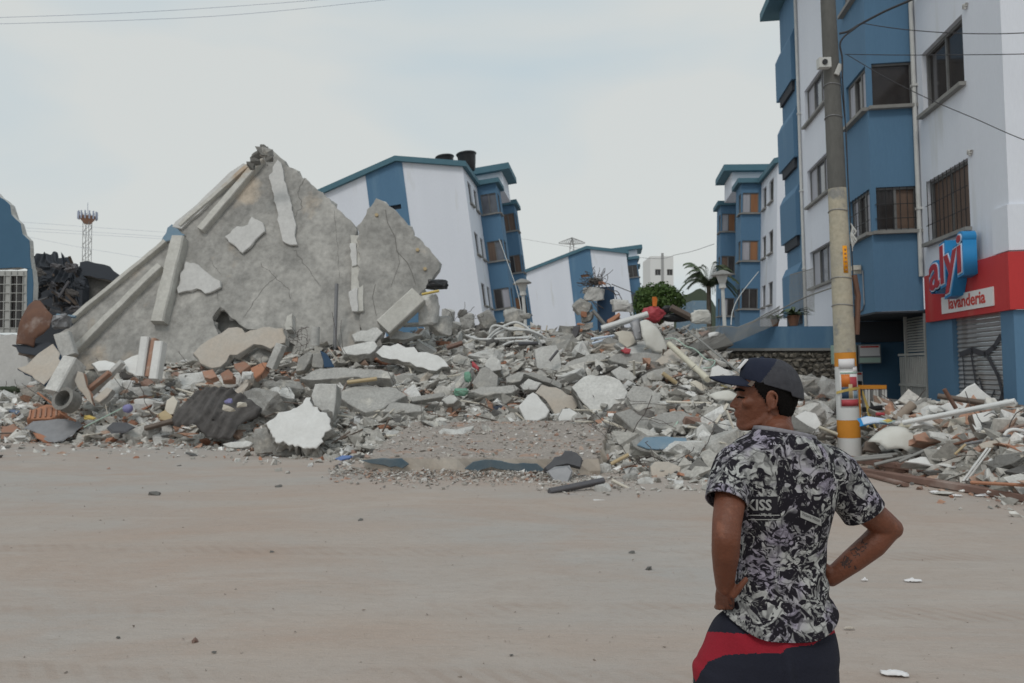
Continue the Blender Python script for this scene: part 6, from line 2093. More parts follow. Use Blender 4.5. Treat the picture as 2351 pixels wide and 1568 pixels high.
cable("loose_wire", "long thin white wire hanging from the far right block", "wire", [G5(440, 1568, 24), G5(455, 1450, 26), G5(520, 1320, 30), G5(655, 1150, 36)], .018, "frame_white")
cable("loose_wire", "thin white wire slanting down before the leaning block", "wire", [(1146, 549, 30), (1185, 660, 27), (1200, 735, 24.6)], .012, "frame_white")
cable("mint_hose", "pale green hose looping over the heap below the net", "hose", [(*px('E', x, y), D) for x, y, D in ((1220, 935, 20.2), (1290, 930, 20), (1370, 985, 19.6), (1440, 1010, 19.3), (1520, 1080, 18.5), (1585, 1095, 17.8), (1560, 1140, 17.2), (1500, 1150, 17.0))], .016, "mint")
# plants on the terrace
def potted(label, x, y, D, s, n, seed):
    r_ = random.Random(seed)
    p = P(x, y, D)
    t_ = thing("potted_plant", label, "plant", p)
    k = MB()
    k.lathe([(.10*s, 0), (.15*s, .22*s), (.165*s, .22*s), (.165*s, .27*s), (.14*s, .27*s)], n=14)
    k.build("pot", "terracotta", t_)
    k = MB()
    for i in range(n):
        a = r_.uniform(0, 6.28); L = r_.uniform(.25, .6)*s; up = r_.uniform(.2, .9)
        d = Vector((math.cos(a), math.sin(a), 0))
        pts = [Vector((0, 0, .25*s)) + d*L*f + Vector((0, 0, up*L*(f*1.6-f*f*1.4))) for f in (0, .33, .66, 1)]
        sd = Vector((-d.y, d.x, 0))
        for j, (wa, wb) in enumerate(((.01, .05), (.05, .045), (.045, .0))):
            k.add([pts[j]-sd*wa*s, pts[j]+sd*wa*s, pts[j+1]+sd*wb*s, pts[j+1]-sd*wb*s], [(0, 1, 2, 3)])
    k.build("leaves", "leaf_palm", t_, fix=False)
tz = P(1820, 752, 20.9)
potted("leafy plant in a clay pot on the terrace parapet", 1822, 748, 20.75, 1.0, 60, 4)
potted("smaller plant on the terrace parapet behind the net", 1780, 750, 20.75, .7, 40, 5)

# ------------------------------------------------------------------ street lamps in the lane
def lamp(label, x, y, D, lean):
    top_ = P(x, y, D)
    h = top_.z
    t_ = thing("street_lamp", label, "street lamp", (top_.x+math.sin(lean)*h, top_.y, 0), (0, -lean, 0))
    k = MB()
    k.lathe([(.13, 0), (.11, .4), (.085, .5), (.075, h-.75), (.16, h-.72), (.13, h-.5)], n=12)
    smooth_by_angle(k.build("post", "frame_white", t_))
    k = MB()
    k.lathe([(.15, h-.5), (.22, h-.25), (.24, h-.2)], n=16)
    smooth_by_angle(k.build("lamp_glass", "frame_white", t_))
    k = MB()
    k.lathe([(.43, h-.20), (.44, h-.16), (.25, h-.03), (.07, h+.04)], n=20)
    smooth_by_angle(k.build("lamp_hood", "trim_grey", t_))
lamp("white mushroom-hooded street lamp left of the small far block", 1198, 641, 36.5, R(4.5))
lamp("white mushroom-hooded street lamp beside the palm", 1657, 622, 33.5, R(2.5))

# ------------------------------------------------------------------ trees
def leaf_cloud(k, c, r3, n, size, r_, shell=.55, ymin=None):
    for i in range(n):
        while True:
            v = Vector((r_.uniform(-1, 1), r_.uniform(-1, 1), r_.uniform(-1, 1)))
            if v.length <= 1: break
        v = v.normalized()*(shell+(1-shell)*r_.random()**.6)
        bump = 1+.26*nz3(v, 2.2, 3)+.14*nz3(v, 5, 8)
        p = c + Vector((v.x*r3[0], v.y*r3[1], v.z*r3[2]))*bump
        s = size*r_.uniform(.6, 1.4)
        nrm = (v + Vector((r_.gauss(0, .6), r_.gauss(0, .6), r_.gauss(0, .6)))).normalized()
        a = nrm.orthogonal().normalized(); b_ = nrm.cross(a)
        th_ = r_.uniform(0, 6.28)
        a, b_ = a*math.cos(th_)+b_*math.sin(th_), b_*math.cos(th_)-a*math.sin(th_)
        k.add([p-a*s*.5, p+b_*s*.28, p+a*s*.6, p-b_*s*.28], [(0, 1, 2, 3)])
r_ = random.Random(12)
tc_ = P(1513, 690, 46)
TR = thing("round_tree", "round clipped green tree behind the red bag", "tree", (tc_.x, tc_.y, 0))
k = MB()
k.tube([(0, 0, 0), (.05, 0, 1.6), (-.05, 0, 3.2), (0, 0, tc_.z-.3)], [.17, .14, .11, .07], 8)
for i in range(7):
    a = i*.9
    k.tube([(0, 0, tc_.z-1.6), (.5*math.cos(a), .5*math.sin(a), tc_.z-.8), (1.1*math.cos(a), 1.0*math.sin(a), tc_.z-.1+.2*(i % 3))], [.06, .045, .02], 5)
k.build("trunk", "bark", TR)
k = MB()
leaf_cloud(k, Vector((0, 0, tc_.z)), (1.52, 1.4, 1.0), 5200, .17, r_, .55)
leaf_cloud(k, Vector((-.4, -.2, tc_.z-.55)), (1.2, 1.1, .75), 1800, .17, r_, .55)
k.build("crown", "leaf", TR, fix=False)
pc = P(1627, 640, 44)
PT = thing("palm_tree", "small palm with drooping fronds left of the street lamp", "palm", (pc.x, pc.y, 0))
k = MB()
k.tube([(0, 0, 0), (.04, 0, 2.5), (0, 0, pc.z-.4)], [.16, .13, .12], 8)
k.build("trunk", "bark", PT)
for i in range(30):
    a = i*2.4; up = .55+.75*((i*7) % 15)/15
    k = MB()
    L = r_.uniform(1.3, 2.0)
    d = Vector((math.cos(a), math.sin(a), 0))
    spine = [Vector((0, 0, pc.z-.4)) + d*L*f*(.5+.5*(1-up*.4)) + Vector((0, 0, L*(up*1.5*f-1.15*f*f))) for f in [j/9 for j in range(10)]]
    k.tube(spine, .012, 4)
    sd = Vector((-d.y, d.x, 0))
    for j in range(1, 10):
        for s_ in (-1, 1):
            for q_ in (0, .33, .66):
                b0 = spine[j].lerp(spine[max(j-1, 0)], q_)
                tip = b0 + sd*s_*.42*(1-.5*j/9) + d*.12 + Vector((0, 0, -.14))
                k.add([b0, b0+d*.09, tip], [(0, 1, 2)])
    k.build("frond", "leaf_palm", PT, fix=False)
# low dark hill and far houses
def hill(name, label, x0, x1, ytop, D, m="leaf_dark", n=24):
    mbx = MB()
    vv = []
    for i in range(n+1):
        u = i/n
        x = x0+(x1-x0)*u
        yt = 850-(850-ytop)*math.sin(math.pi*u)**.6*(1+.12*nz3((u*6, ytop*.1, 0)))
        a = P(x, yt, D)
        vv += [(a.x, a.y, max(a.z, -.5)), (a.x, a.y+60, -1), (a.x, a.y-25, -1)]
    ff = []
    for i in range(n):
        ff += [(3*i, 3*i+3, 3*i+4, 3*i+1), (3*i+2, 3*i+5, 3*i+3, 3*i)]
    mbx.add(vv, ff)
    tag(mbx.build(name, m, smooth=True), label, None, kind="structure")
hill("hill", "low dark wooded hill beyond the lane", 1480, 1700, 668, 240)
hill("hill", "low dark hill behind the collapsed roof", 60, 420, 640, 240)
def far_house(label, x0, x1, ytop, D, wallm, wins, roofm=None, depth=6, strip=False):
    a, b_ = P(x0, ytop, D), P(x1, ytop, D)
    t_ = thing("far_house", label, "house", (a.x, a.y, 0))
    w_, h = b_.x-a.x, a.z
    holes = []
    for (u0, u1, v0, v1) in wins:
        holes.append((P(u0, 0, D).x-a.x, P(u1, 0, D).x-a.x, P(0, v1, D).z, P(0, v0, D).z))
    k = MB()
    k.wall((0, 0, 0), (1, 0, 0), (0, -1, 0), 0, w_, 0, h, holes, .25)
    k.wall((w_, 0, 0), (0, 1, 0), (1, 0, 0), 0, depth, 0, h)
    k.wall((0, 0, 0), (0, 1, 0), (-1, 0, 0), 0, depth, 0, h)
    k.add([(0, 0, h), (w_, 0, h), (w_, depth, h), (0, depth, h)], [(0, 1, 2, 3)])
    k.build("wall", wallm, t_)
    for hh in holes:
        window(t_, (0, 0, 0), (1, 0, 0), (0, -1, 0), *hh, ["glass_dark"], .15, sill=False, panes=2, fw=.08)
    if strip:
        k = MB(); k.box(w_*.47, w_*.58, -.06, -.003, 0, h+.4); k.build("stair_strip", "far_grey", t_)
far_house("white far house with two dark windows behind the round tree", 1493, 1546, 588, 105, "far_white", [(1500, 1513, 618, 632), (1527, 1540, 618, 632)], strip=True)
far_house("small light blue house behind the palm", 1590, 1622, 690, 60, "paint_blue_worn", [])
# red and white telecom mast at the left
def mast(name, label, x, ytop, D, wpx_, cat):
    p = P(x, ytop, D)
    t_ = thing(name, label, cat, (p.x, p.y, 0))
    return t_, p.z
t_, H_ = mast("telecom_mast", "thin lattice telecom mast with red platform on the skyline", 201, 492, 150, 14, "mast")
k = MB()
hw = .55
for sx_ in (-1, 1):
    for sy_ in (-1, 1):
        k.tube([(sx_*hw, sy_*hw, 0), (sx_*hw, sy_*hw, H_)], .06, 5)
nb = 26
for i in range(nb):
    z0, z1 = H_*i/nb, H_*(i+1)/nb
    s_ = 1 if i % 2 else -1
    for sy_ in (-1, 1):
        k.tube([(-s_*hw, sy_*hw, z0), (s_*hw, sy_*hw, z1)], .04, 4)
        k.tube([(sy_*hw, -s_*hw, z0), (sy_*hw, s_*hw, z1)], .04, 4)
k.build("lattice", "far_grey", t_)
k = MB()
k.lathe([(.6, H_-1.8), (1.5, H_-.6), (1.55, H_-.4), (1.2, H_-.4)], n=12)
k.build("platform", "brick", t_)
k = MB()
for i in range(14):
    a = i*2*math.pi/14
    k.box(1.6*math.cos(a)-.10, 1.6*math.cos(a)+.10, 1.6*math.sin(a)-.1, 1.6*math.sin(a)+.1, H_-1.0, H_+.5)
k.build("antenna_ring", "wire_sky", t_)
k = MB(); k.tube([(0, 0, H_-.4), (0, 0, H_+2.2)], .05, 5)
k.build("antenna", "wire_sky", t_)
t_, H_ = mast("power_pylon", "lattice pylon head with wide arms above the small far block", 1313, 548, 150, 14, "pylon")
k = MB()
for sx_ in (-1, 1):
    k.tube([(sx_*.9, 0, 0), (sx_*.35, 0, H_-1.5), (0, 0, H_+.3)], .08, 5)
for i in range(30):
    z0 = H_*.5+i*H_*.5/31
    s_ = 1 if i % 2 else -1
    k.tube([(-s_*.5, 0, z0), (s_*.5, 0, z0+H_*.5/30)], .05, 4)
k.build("lattice", "far_grey", t_)
for yy in (-1, 1):
    k = MB()
    for i in range(16):
        u = i/15*2-1
        zt = H_+.15-.9*abs(u)**1.1; zb = H_-1.05+.15*abs(u)
        xx = u*2.5
        if i < 15:
            u2 = (i+1)/15*2-1
            k.tube([(xx, yy*.35*(1-abs(u)), zt), (u2*2.5, yy*.35*(1-abs(u2)), H_+.15-.9*abs(u2)**1.1)], .06, 4)
            k.tube([(xx, yy*.35*(1-abs(u)), zb), (u2*2.5, yy*.35*(1-abs(u2)), H_-1.05+.15*abs(u2))], .06, 4)
            k.tube([(xx, yy*.35*(1-abs(u)), zt), (u2*2.5, yy*.35*(1-abs(u2)), H_-1.05+.15*abs(u2))], .05, 4)
    k.build("cross_arm", "far_grey", t_)

# ------------------------------------------------------------------ overhead wires
cable("overhead_wire", "upper of two thin wires crossing the sky at top left", "wire", [(-60, 42, 26), (200, 33, 26.5), (420, 22, 27), (700, 2, 28), (1000, -25, 29)], .007, "wire_sky", "wires at the top left")
cable("overhead_wire", "lower of two thin wires crossing the sky at top left", "wire", [(-60, 56, 26), (300, 46, 26.5), (560, 32, 27), (860, 2, 28), (1100, -24, 29)], .007, "wire_sky", "wires at the top left")
for i, (ya, yb) in enumerate(((515, 530), (528, 540), (535, 545), (545, 600))):
    cable("overhead_wire", ["topmost faint far wire beside the telecom mast", "second faint far wire beside the telecom mast", "third faint far wire beside the telecom mast", "lowest faint far wire sloping past the telecom mast"][i], "wire", [(40, ya-6, 90), (200, (ya+yb)/2-2, 90), (420, yb+6, 90)], .012, "wire_sky", "far wires at the left")
cable("overhead_wire", "thin far wire sloping from the far right block over the lane", "wire", [(1640, 560, 50), (1560, 583, 62), (1460, 590, 80), (1180, 545, 110)], .02, "far_grey")
cc = lambda x, y, D: ((3050+x/2.24)/1.74224, (y/2.24)/1.74224, D)
cable("power_cable", "thick black cable running from the pole clamp up to the right", "cable", [cc(690, 300, 14.4), cc(770, 280, 14.3), cc(880, 215, 14.2), cc(1100, 100, 13.8), cc(1330, 0, 13.3), cc(1600, -130, 12.8), cc(4200, -1200, 10)], .022, "wire_dark")
cable("power_cable", "black cable drooping down the pole from the clamp", "cable", [cc(860, 230, 14.2), cc(800, 275, 14.25), cc(730, 330, 14.3), cc(695, 400, 14.35), cc(715, 520, 14.4), cc(715, 700, 14.4)], .016, "wire_dark")
cable("power_cable", "thin wire from the clamp across the building to the right edge", "cable", [cc(880, 205, 14.2), cc(1200, 255, 13.6), cc(1600, 290, 13.0), cc(2000, 302, 12.6), cc(2500, 290, 11.8), cc(5200, 200, 10.5)], .008, "wire_dark")
cable("power_cable", "second thin wire below the first across the upper windows", "cable", [cc(740, 485, 14.3), cc(1200, 492, 13.6), cc(1800, 490, 12.9), cc(2500, 480, 12), cc(5200, 420, 10.5)], .007, "wire_dark")
cable("power_cable", "thin wire sagging down to the right below the upper windows", "cable", [cc(760, 490, 14.3), cc(1100, 690, 13.6), cc(1500, 890, 13.2), cc(1900, 1060, 12.6), cc(2450, 1290, 11.9), cc(3400, 1560, 11.3), cc(5200, 1500, 10.5)], .007, "wire_dark")
# ------------------------------------------------------------------ the man with his hands on his hips
DM = 2.6
KP = DM/FPX                       # metres per picture pixel at his distance
def J3(x, y, dD=0.0):
    return P(x, y, DM+dD)
person_base = Vector((J3(1790, 1500).x, DM, 0))
MAN = thing("person", "man in a blue cap, black and white patterned tee and navy shorts, hands on hips", "person", person_base)
mat("skin", (.172, .057, .029), .46, (.122, .040, .020), 7, .5, .25, 90, spec=.42, fine=.10, col3=(.22, .080, .043), n3=14, t3=.58)
mat("hair", (.006, .005, .005), .85, (.012, .010, .009), 60, .5, .8, 240, spec=.1)
mat("cap_navy", (.013, .017, .034), .9, (.019, .023, .042), 30, .5, .2, 220)
mat("cap_grey", (.068, .068, .078), .9, (.042, .042, .049), 60, .5, .35, 260)
mat("shorts_navy", (.011, .012, .022), .9, (.017, .018, .030), 8, .5, .3, 120)
mat("shorts_red", (.30, .012, .026), .85, (.24, .010, .022), 8, .5, .3, 120)
mat("collar_grey", (.30, .29, .31), .9, (.12, .11, .13), 30, .5, .2, 150)
mat("shoe", (.05, .05, .055), .8)
mat("ink_tattoo", (.055, .035, .032), .6)

def shirt_material():
    m = bpy.data.materials.new("shirt_print")
    m.use_nodes = True
    t = m.node_tree
    b = t.nodes["Principled BSDF"]
    b.inputs["Roughness"].default_value = .85
    b.inputs["Specular IOR Level"].default_value = .2
    co = t.nodes.new("ShaderNodeTexCoord")
    def N(kind, **k):
        n = t.nodes.new(kind)
        for a, v in k.items():
            n.inputs[a].default_value = v
        return n
    wn = N("ShaderNodeTexNoise", Scale=9.0, Detail=3.0)
    t.links.new(co.outputs["Object"], wn.inputs["Vector"])
    ad = t.nodes.new("ShaderNodeVectorMath"); ad.operation = 'MULTIPLY_ADD'
    ad.inputs[1].default_value = (.09, .09, .09)
    t.links.new(wn.outputs["Color"], ad.inputs[0]); t.links.new(co.outputs["Object"], ad.inputs[2])
    vec = ad.outputs[0]
    def ramp(src, stops, interp='LINEAR'):
        r = t.nodes.new("ShaderNodeValToRGB")
        r.color_ramp.interpolation = interp
        e = r.color_ramp.elements
        while len(e) < len(stops): e.new(.5)
        for i, (p, c) in enumerate(stops):
            e[i].position = p
            e[i].color = (c, c, c, 1)
        t.links.new(src, r.inputs[0])
        return r.outputs[0]
    def mix(f, a, c, mode='MIX'):
        x = t.nodes.new("ShaderNodeMix"); x.data_type = 'RGBA'; x.blend_type = mode
        if isinstance(f, float): x.inputs[0].default_value = f
        else: t.links.new(f, x.inputs[0])
        for i, v in ((6, a), (7, c)):
            if isinstance(v, tuple): x.inputs[i].default_value = (*v, 1)
            else: t.links.new(v, x.inputs[i])
        return x.outputs[2]
    def noise_(scale, detail, dist, loc=(0, 0, 0), src=vec, rough=.55):
        n = N("ShaderNodeTexNoise", Scale=scale, Detail=detail, Roughness=rough, Distortion=dist)
        m2 = N("ShaderNodeMapping"); m2.inputs["Location"].default_value = loc
        t.links.new(src, m2.inputs["Vector"]); t.links.new(m2.outputs["Vector"], n.inputs["Vector"])
        return n.outputs["Fac"]
    # dark and light figures, hard-edged, in three sizes
    f1 = ramp(noise_(11, 1.5, 1.8), [(.505, 0), (.52, 1)])
    f2 = ramp(noise_(20, 2.5, 2.2, (4, 1, 2)), [(.505, 0), (.53, 1)])
    f3 = ramp(noise_(44, 2, 1.4, (7, 3, 1)), [(.47, 0), (.52, 1)])
    sel = ramp(noise_(10, 1, .3, (1, 8, 3), co.outputs["Object"]), [(.46, 0), (.48, 1)])
    sel_b = ramp(noise_(13, 1, .3, (9, 2, 6), co.outputs["Object"]), [(.57, 0), (.59, 1)])
    g = mix(sel, f1, f2)
    g = mix(sel_b, g, f3)
    # thin drawn outlines inside the light shapes
    v1 = N("ShaderNodeTexVoronoi", Scale=25.0); v1.feature = 'DISTANCE_TO_EDGE'
    t.links.new(vec, v1.inputs["Vector"])
    ln = ramp(v1.outputs["Distance"], [(.035, 0), (.08, 1)])
    g = mix(.5, g, ln, 'MULTIPLY')
    # pale flecks inside the dark shapes
    fl = ramp(noise_(80, 2, .8, (2, 5, 9)), [(.60, 0), (.66, 1)])
    g = mix(.45, g, fl, 'ADD')
    # half-tones
    ht = ramp(noise_(26, 3, .8, (5, 5, 1)), [(.40, .35), (.60, 1)])
    g = mix(.8, g, ht, 'MULTIPLY')
    tint = ramp(noise_(12, 2, .4, (3, 9, 4)), [(.45, 0), (.62, 1)])
    light = mix(tint, (.42, .42, .405), (.31, .28, .345))
    col = mix(g, (.013, .011, .016), light)
    t.links.new(col, b.inputs["Base Color"])
    bp = t.nodes.new("ShaderNodeBump"); bp.inputs["Strength"].default_value = .15; bp.inputs["Distance"].default_value = .004
    n5 = N("ShaderNodeTexNoise", Scale=35.0, Detail=5.0)
    t.links.new(co.outputs["Object"], n5.inputs["Vector"]); t.links.new(n5.outputs["Fac"], bp.inputs["Height"]); t.links.new(bp.outputs["Normal"], b.inputs["Normal"])
    MAT["shirt_print"] = m
shirt_material()

def ellipsoid(bm, c, r3, M=None, sub=3):
    tm = bmesh.ops.create_icosphere(bm, subdivisions=sub, radius=1.0)
    for v in tm["verts"]:
        p = Vector((v.co.x*r3[0], v.co.y*r3[1], v.co.z*r3[2]))
        if M is not None: p = M @ p
        v.co = Vector(c)+p

def chain(bm, pts, rs, n=14, flat=None):
    """tapered limb through pts with rounded joints; flat=(axis, factor) squashes it"""
    pts = [Vector(p) for p in pts]
    for p, r in zip(pts, rs):
        ellipsoid(bm, p, (r, r, r), None, 2)
    mbx = MB()
    P4, R4 = [], []
    for i in range(len(pts)-1):
        for k in range(4):
            f = k/4
            P4.append(pts[i].lerp(pts[i+1], f)); R4.append(rs[i]+(rs[i+1]-rs[i])*f)
    P4.append(pts[-1]); R4.append(rs[-1])
    mbx.tube(P4, R4, n)
    add_mb(bm, mbx)

def add_mb(bm, mbx):
    vs_ = [bm.verts.new(p) for p in mbx.v]
    for f in mbx.f:
        try: bm.faces.new([vs_[i] for i in f])
        except ValueError: pass

def loft(rings, cap=True, n=40):
    """rings: list of lists of points"""
    mbx = MB()
    n = len(rings[0])
    vv = [p for r in rings for p in r]
    k = len(rings)
    ff = [(i*n+j, i*n+(j+1) % n, (i+1)*n+(j+1) % n, (i+1)*n+j) for i in range(k-1) for j in range(n)]
    if cap:
        ff += [tuple(range(n-1, -1, -1)), tuple((k-1)*n+j for j in range(n))]
    mbx.add(vv, ff)
    return mbx

def remesh(bm, voxel, smooth=4, name="tmp"):
    bmesh.ops.recalc_face_normals(bm, faces=bm.faces)
    me = bpy.data.meshes.new(name)
    bm.to_mesh(me); bm.free()
    ob = bpy.data.objects.new(name, me)
    COL.objects.link(ob)
    md = ob.modifiers.new("r", 'REMESH'); md.mode = 'VOXEL'; md.voxel_size = voxel; md.use_smooth_shade = True
    dg = bpy.context.evaluated_depsgraph_get()
    out = bpy.data.meshes.new_from_object(ob.evaluated_get(dg))
    bpy.data.objects.remove(ob)
    bm = bmesh.new(); bm.from_mesh(out)
    for i in range(smooth):
        bmesh.ops.smooth_vert(bm, verts=bm.verts, factor=.5, use_axis_x=True, use_axis_y=True, use_axis_z=True)
    return bm

def finish(bm, name, mats, parent, origin=person_base, solid=None):
    me = bpy.data.meshes.new(name)
    for v in bm.verts: v.co -= origin
    bm.to_mesh(me); bm.free()
    for m in (mats if isinstance(mats, (list, tuple)) else [mats]):
        me.materials.append(MAT[m])
    me.polygons.foreach_set("use_smooth", [True]*len(me.polygons))
    o = bpy.data.objects.new(name, me)
    COL.objects.link(o)
    o.parent = parent
    if solid:
        md = o.modifiers.new("thick", 'SOLIDIFY'); md.thickness = solid; md.offset = -1
    return o

# ---- torso sections, read off the photograph: y, left, right, half depth, centre shift in depth
TORSO = [(968, 1746, 1832, .060, .02), (984, 1740, 1838, .066, .015), (998, 1726, 1852, .080, .008), (1012, 1700, 1876, .094, 0), (1034, 1672, 1906, .104, 0), (1075, 1664, 1926, .114, 0), (1130, 1684, 1916, .120, 0),
         (1180, 1690, 1899, .118, 0), (1230, 1689, 1892, .112, .005), (1290, 1686, 1887, .108, .01), (1350, 1678, 1891, .112, .005), (1400, 1662, 1904, .126, 0), (1440, 1652, 1914, .138, 0), (1510, 1646, 1920, .148, 0)]
def torso_ring(rec, grow=0.0, n=44, pw=2.4):
    y, l, r, hd, sh = rec
    c = J3((l+r)/2, y, sh)
    w_ = (r-l)/2*KP + grow
    out = []
    for k in range(n):
        a = 2*math.pi*k/n
        ca, sa = math.cos(a), math.sin(a)
        x_ = math.copysign(abs(ca)**(2/pw), ca)*w_
        y_ = math.copysign(abs(sa)**(2/pw), sa)*(hd+grow)
        if sa < 0:      # the back: shallow groove along the spine, shoulder blades
            y_ *= 1 - .05*math.exp(-(ca*5)**2)
        out.append(Vector((c.x+x_, c.y+y_, c.z)))
    return out

# ---- head frame: origin at the ear hole, facing picture-left and slightly away
HC = J3(1769, 923)
HY = R(8)
hf = Vector((-math.cos(HY), math.sin(HY), 0)); hs_ = Vector((-math.sin(HY), -math.cos(HY), 0)); hu = Vector((0, 0, 1))
HC = HC - hs_*.0                      # camera-side ear
HO = HC - hs_*.074                    # middle plane of the head
def H(a, z, s=0.0):
    return HO + hf*a + hu*z + hs_*s
HEAD = [(-.097, .074, .020, .020), (-.090, .088, -.004, .034), (-.080, .096, -.030, .044), (-.068, .098, -.050, .052), (-.056, .0965, -.064, .058), (-.045, .0985, -.074, .0615), (-.030, .1005, -.082, .065),
        (-.010, .0975, -.089, .069), (.008, .0925, -.094, .071), (.022, .0925, -.096, .0725), (.034, .0975, -.097, .074), (.050, .0975, -.097, .075), (.072, .091, -.094, .074), (.095, .075, -.082, .067), (.112, .050, -.060, .053), (.123, .020, -.030, .030)]
def head_ring(rec, grow=0.0, n=36):
    z, fa, ba, w_ = rec
    c = (fa+ba)/2*.0 + (.010 if z > -.06 else .02)
    out = []
    for k in range(n):
        th_ = 2*math.pi*k/n
        ca, sa = math.cos(th_), math.sin(th_)
        A = (fa-c+grow) if ca > 0 else (c-ba+grow)
        pw = 2.3
        aa = math.copysign(abs(ca)**(2/pw), ca)*A
        ss = math.copysign(abs(sa)**(2/pw), sa)*(w_+grow)*(1-.20*max(0, ca)**2)
        out.append(H(c+aa, z, ss))
    return out

bm = bmesh.new()
add_mb(bm, loft([head_ring(r) for r in HEAD]))
# nose, lips, chin, cheekbones, brow
chain(bm, [H(.086, .020), H(.098, .004), H(.108, -.010), H(.1125, -.0155)], [.009, .0095, .0105, .0098])
for s_ in (-1, 1):
    ellipsoid(bm, H(.101, -.020, s_*.0115), (.010, .008, .0075))
    ellipsoid(bm, H(.060, -.004, s_*.046), (.030, .017, .020))
    ellipsoid(bm, H(.082, .036, s_*.028), (.018, .022, .009))
    chain(bm, [H(.004, -.045, s_*.060), H(.028, -.068, s_*.050), H(.066, -.086, s_*.028), H(.082, -.088, s_*.008)], [.014, .0145, .013, .012])
ellipsoid(bm, H(.0965, -.0405), (.011, .020, .0062), Matrix((hf, hs_, hu)).transposed())
ellipsoid(bm, H(.0940, -.0505), (.011, .019, .0066), Matrix((hf, hs_, hu)).transposed())
ellipsoid(bm, H(.0835, -.078), (.017, .018, .015))
# ear on the side turned to the camera, and the far one
for s_ in (1, -1):
    base_s = .072*s_
    rim = []
    for k in range(15):
        a = R(-70 + k*(300/14))
        rim.append(H(-.004 - .0165*math.cos(a) * (1 if math.sin(a) > 0 else .8), .006+.029*math.sin(a), base_s + s_*(.008+.008*max(0, -math.cos(a+R(180))*1))))
    chain(bm, rim, [.0048]*len(rim), 8)
    ellipsoid(bm, H(-.002, .004, base_s+s_*.002), (.014, .008, .026))
    ellipsoid(bm, H(.006, -.026, base_s+s_*.006), (.0075, .006, .010))
    ellipsoid(bm, H(.011, .0, base_s+s_*.006), (.005, .005, .008))
# neck
NB0 = J3(1785, 1004, .015)
chain(bm, [H(-.026, -.035), H(-.026, -.075), NB0 + Vector((0, 0, .02)), NB0 - Vector((0, 0, .06))], [.055, .053, .053, .060], 20)
chain(bm, [H(-.03, -.05, .045), J3(1775, 995, -.03)], [.018, .020])
# trunk under the shirt
add_mb(bm, loft([torso_ring(r, -.014) for r in TORSO[3:-2]]))
ellipsoid(bm, (person_base.x, DM, .82), (.12, .075, .13))
# arms
RS, RE, RW = J3(1918, 1085), J3(2040, 1211, .03), J3(1908, 1326, .07)
chain(bm, [RS, J3(1975, 1160, .01), J3(2020, 1196, .02), RE], [.058, .050, .045, .041], 18)
chain(bm, [J3(2048, 1213, .03), J3(2044, 1218, .03)], [.036, .033])
chain(bm, [RE, J3(2004, 1250, .035), J3(1958, 1287, .05), RW], [.041, .043, .038, .029], 18)
LS, LE, LW = J3(1690, 1078, -.02), J3(1667, 1236, -.17), J3(1664, 1346, -.10)
chain(bm, [LS, J3(1676, 1150, -.10), J3(1669, 1200, -.15), LE], [.056, .048, .0445, .043], 18)
chain(bm, [LE, J3(1666, 1270, -.155), J3(1664, 1305, -.13), LW], [.043, .042, .036, .0285], 18)
# hands
def hand(wrist, knuckle, side, fdirs, thumb, spread, r0=.0092):
    """palm from wrist to the knuckle row; fdirs = curled finger path, side = across the palm"""
    w_, k_ = Vector(wrist), Vector(knuckle)
    sd = Vector(side).normalized()
    for i in range(4):
        o = (i-1.5)*spread
        chain(bm, [w_ + sd*o*.55, w_.lerp(k_, .5) + sd*o*.9, k_ + sd*o], [.0155, .0150, .0125], 10)
        L = (.9, 1.05, 1.0, .78)[i]
        p = k_ + sd*o
        pts = [p]
        for d, l in fdirs:
            p = p + (Vector(d).normalized() + sd*(i-1.5)*.05)*l*L
            pts.append(p)
        chain(bm, pts, [r0*1.12, r0, r0*.92, r0*.78], 10)
    chain(bm, thumb, [.0155, .0125, .0105, .0088], 10)
hand(LW, J3(1664, 1392, -.045), (.35, -.75, .25), [((.05, 1, -.35), .036), ((.35, 1, -.1), .026), ((.7, .8, 0), .02)],
     [LW + Vector((.012, 0, -.012)), J3(1684, 1366, -.115), J3(1700, 1346, -.128), J3(1713, 1330, -.132)], .019)
hand(RW, J3(1882, 1306, .10), (-.1, .35, 1), [((-.6, .8, .05), .036), ((-1, .45, -.05), .026), ((-1, .1, -.1), .02)],
     [RW + Vector((-.01, -.01, .02)), J3(1888, 1296, .06), J3(1872, 1290, .07), J3(1860, 1290, .09)], .018)
# legs and feet (below the picture)
for (x, dx) in ((1668, -1), (1850, 1)):
    hipx = J3(x, 1500).x
    chain(bm, [(hipx-.02*dx, DM+.01, .72), (hipx+.01*dx, DM-.01, .47), (hipx+.01*dx, DM-.03, .40), (hipx+.015*dx, DM-.05, .30), (hipx+.015*dx, DM-.02, .08)], [.060, .055, .052, .050, .036], 16)
    chain(bm, [(hipx+.015*dx, DM-.045, .045), (hipx+.03*dx, DM+.06, .04), (hipx+.035*dx, DM+.15, .03)], [.036, .035, .026], 12)
bm = remesh(bm, .0042, 3)
body = finish(bm, "body", "skin", MAN)

# eye and brow on the visible side
bmx = bmesh.new()
chain(bmx, [H(.1035, .035, .012), H(.1015, .0395, .026), H(.0945, .0395, .040), H(.080, .036, .053)], [.0040, .0052, .0048, .003], 8)
chain(bmx, [H(.0965, .0130, .024), H(.0935, .0150, .031), H(.0865, .0130, .040), H(.079, .0125, .047)], [.0028, .0034, .0032, .002], 6)
finish(bmx, "eyebrow", "hair", MAN)

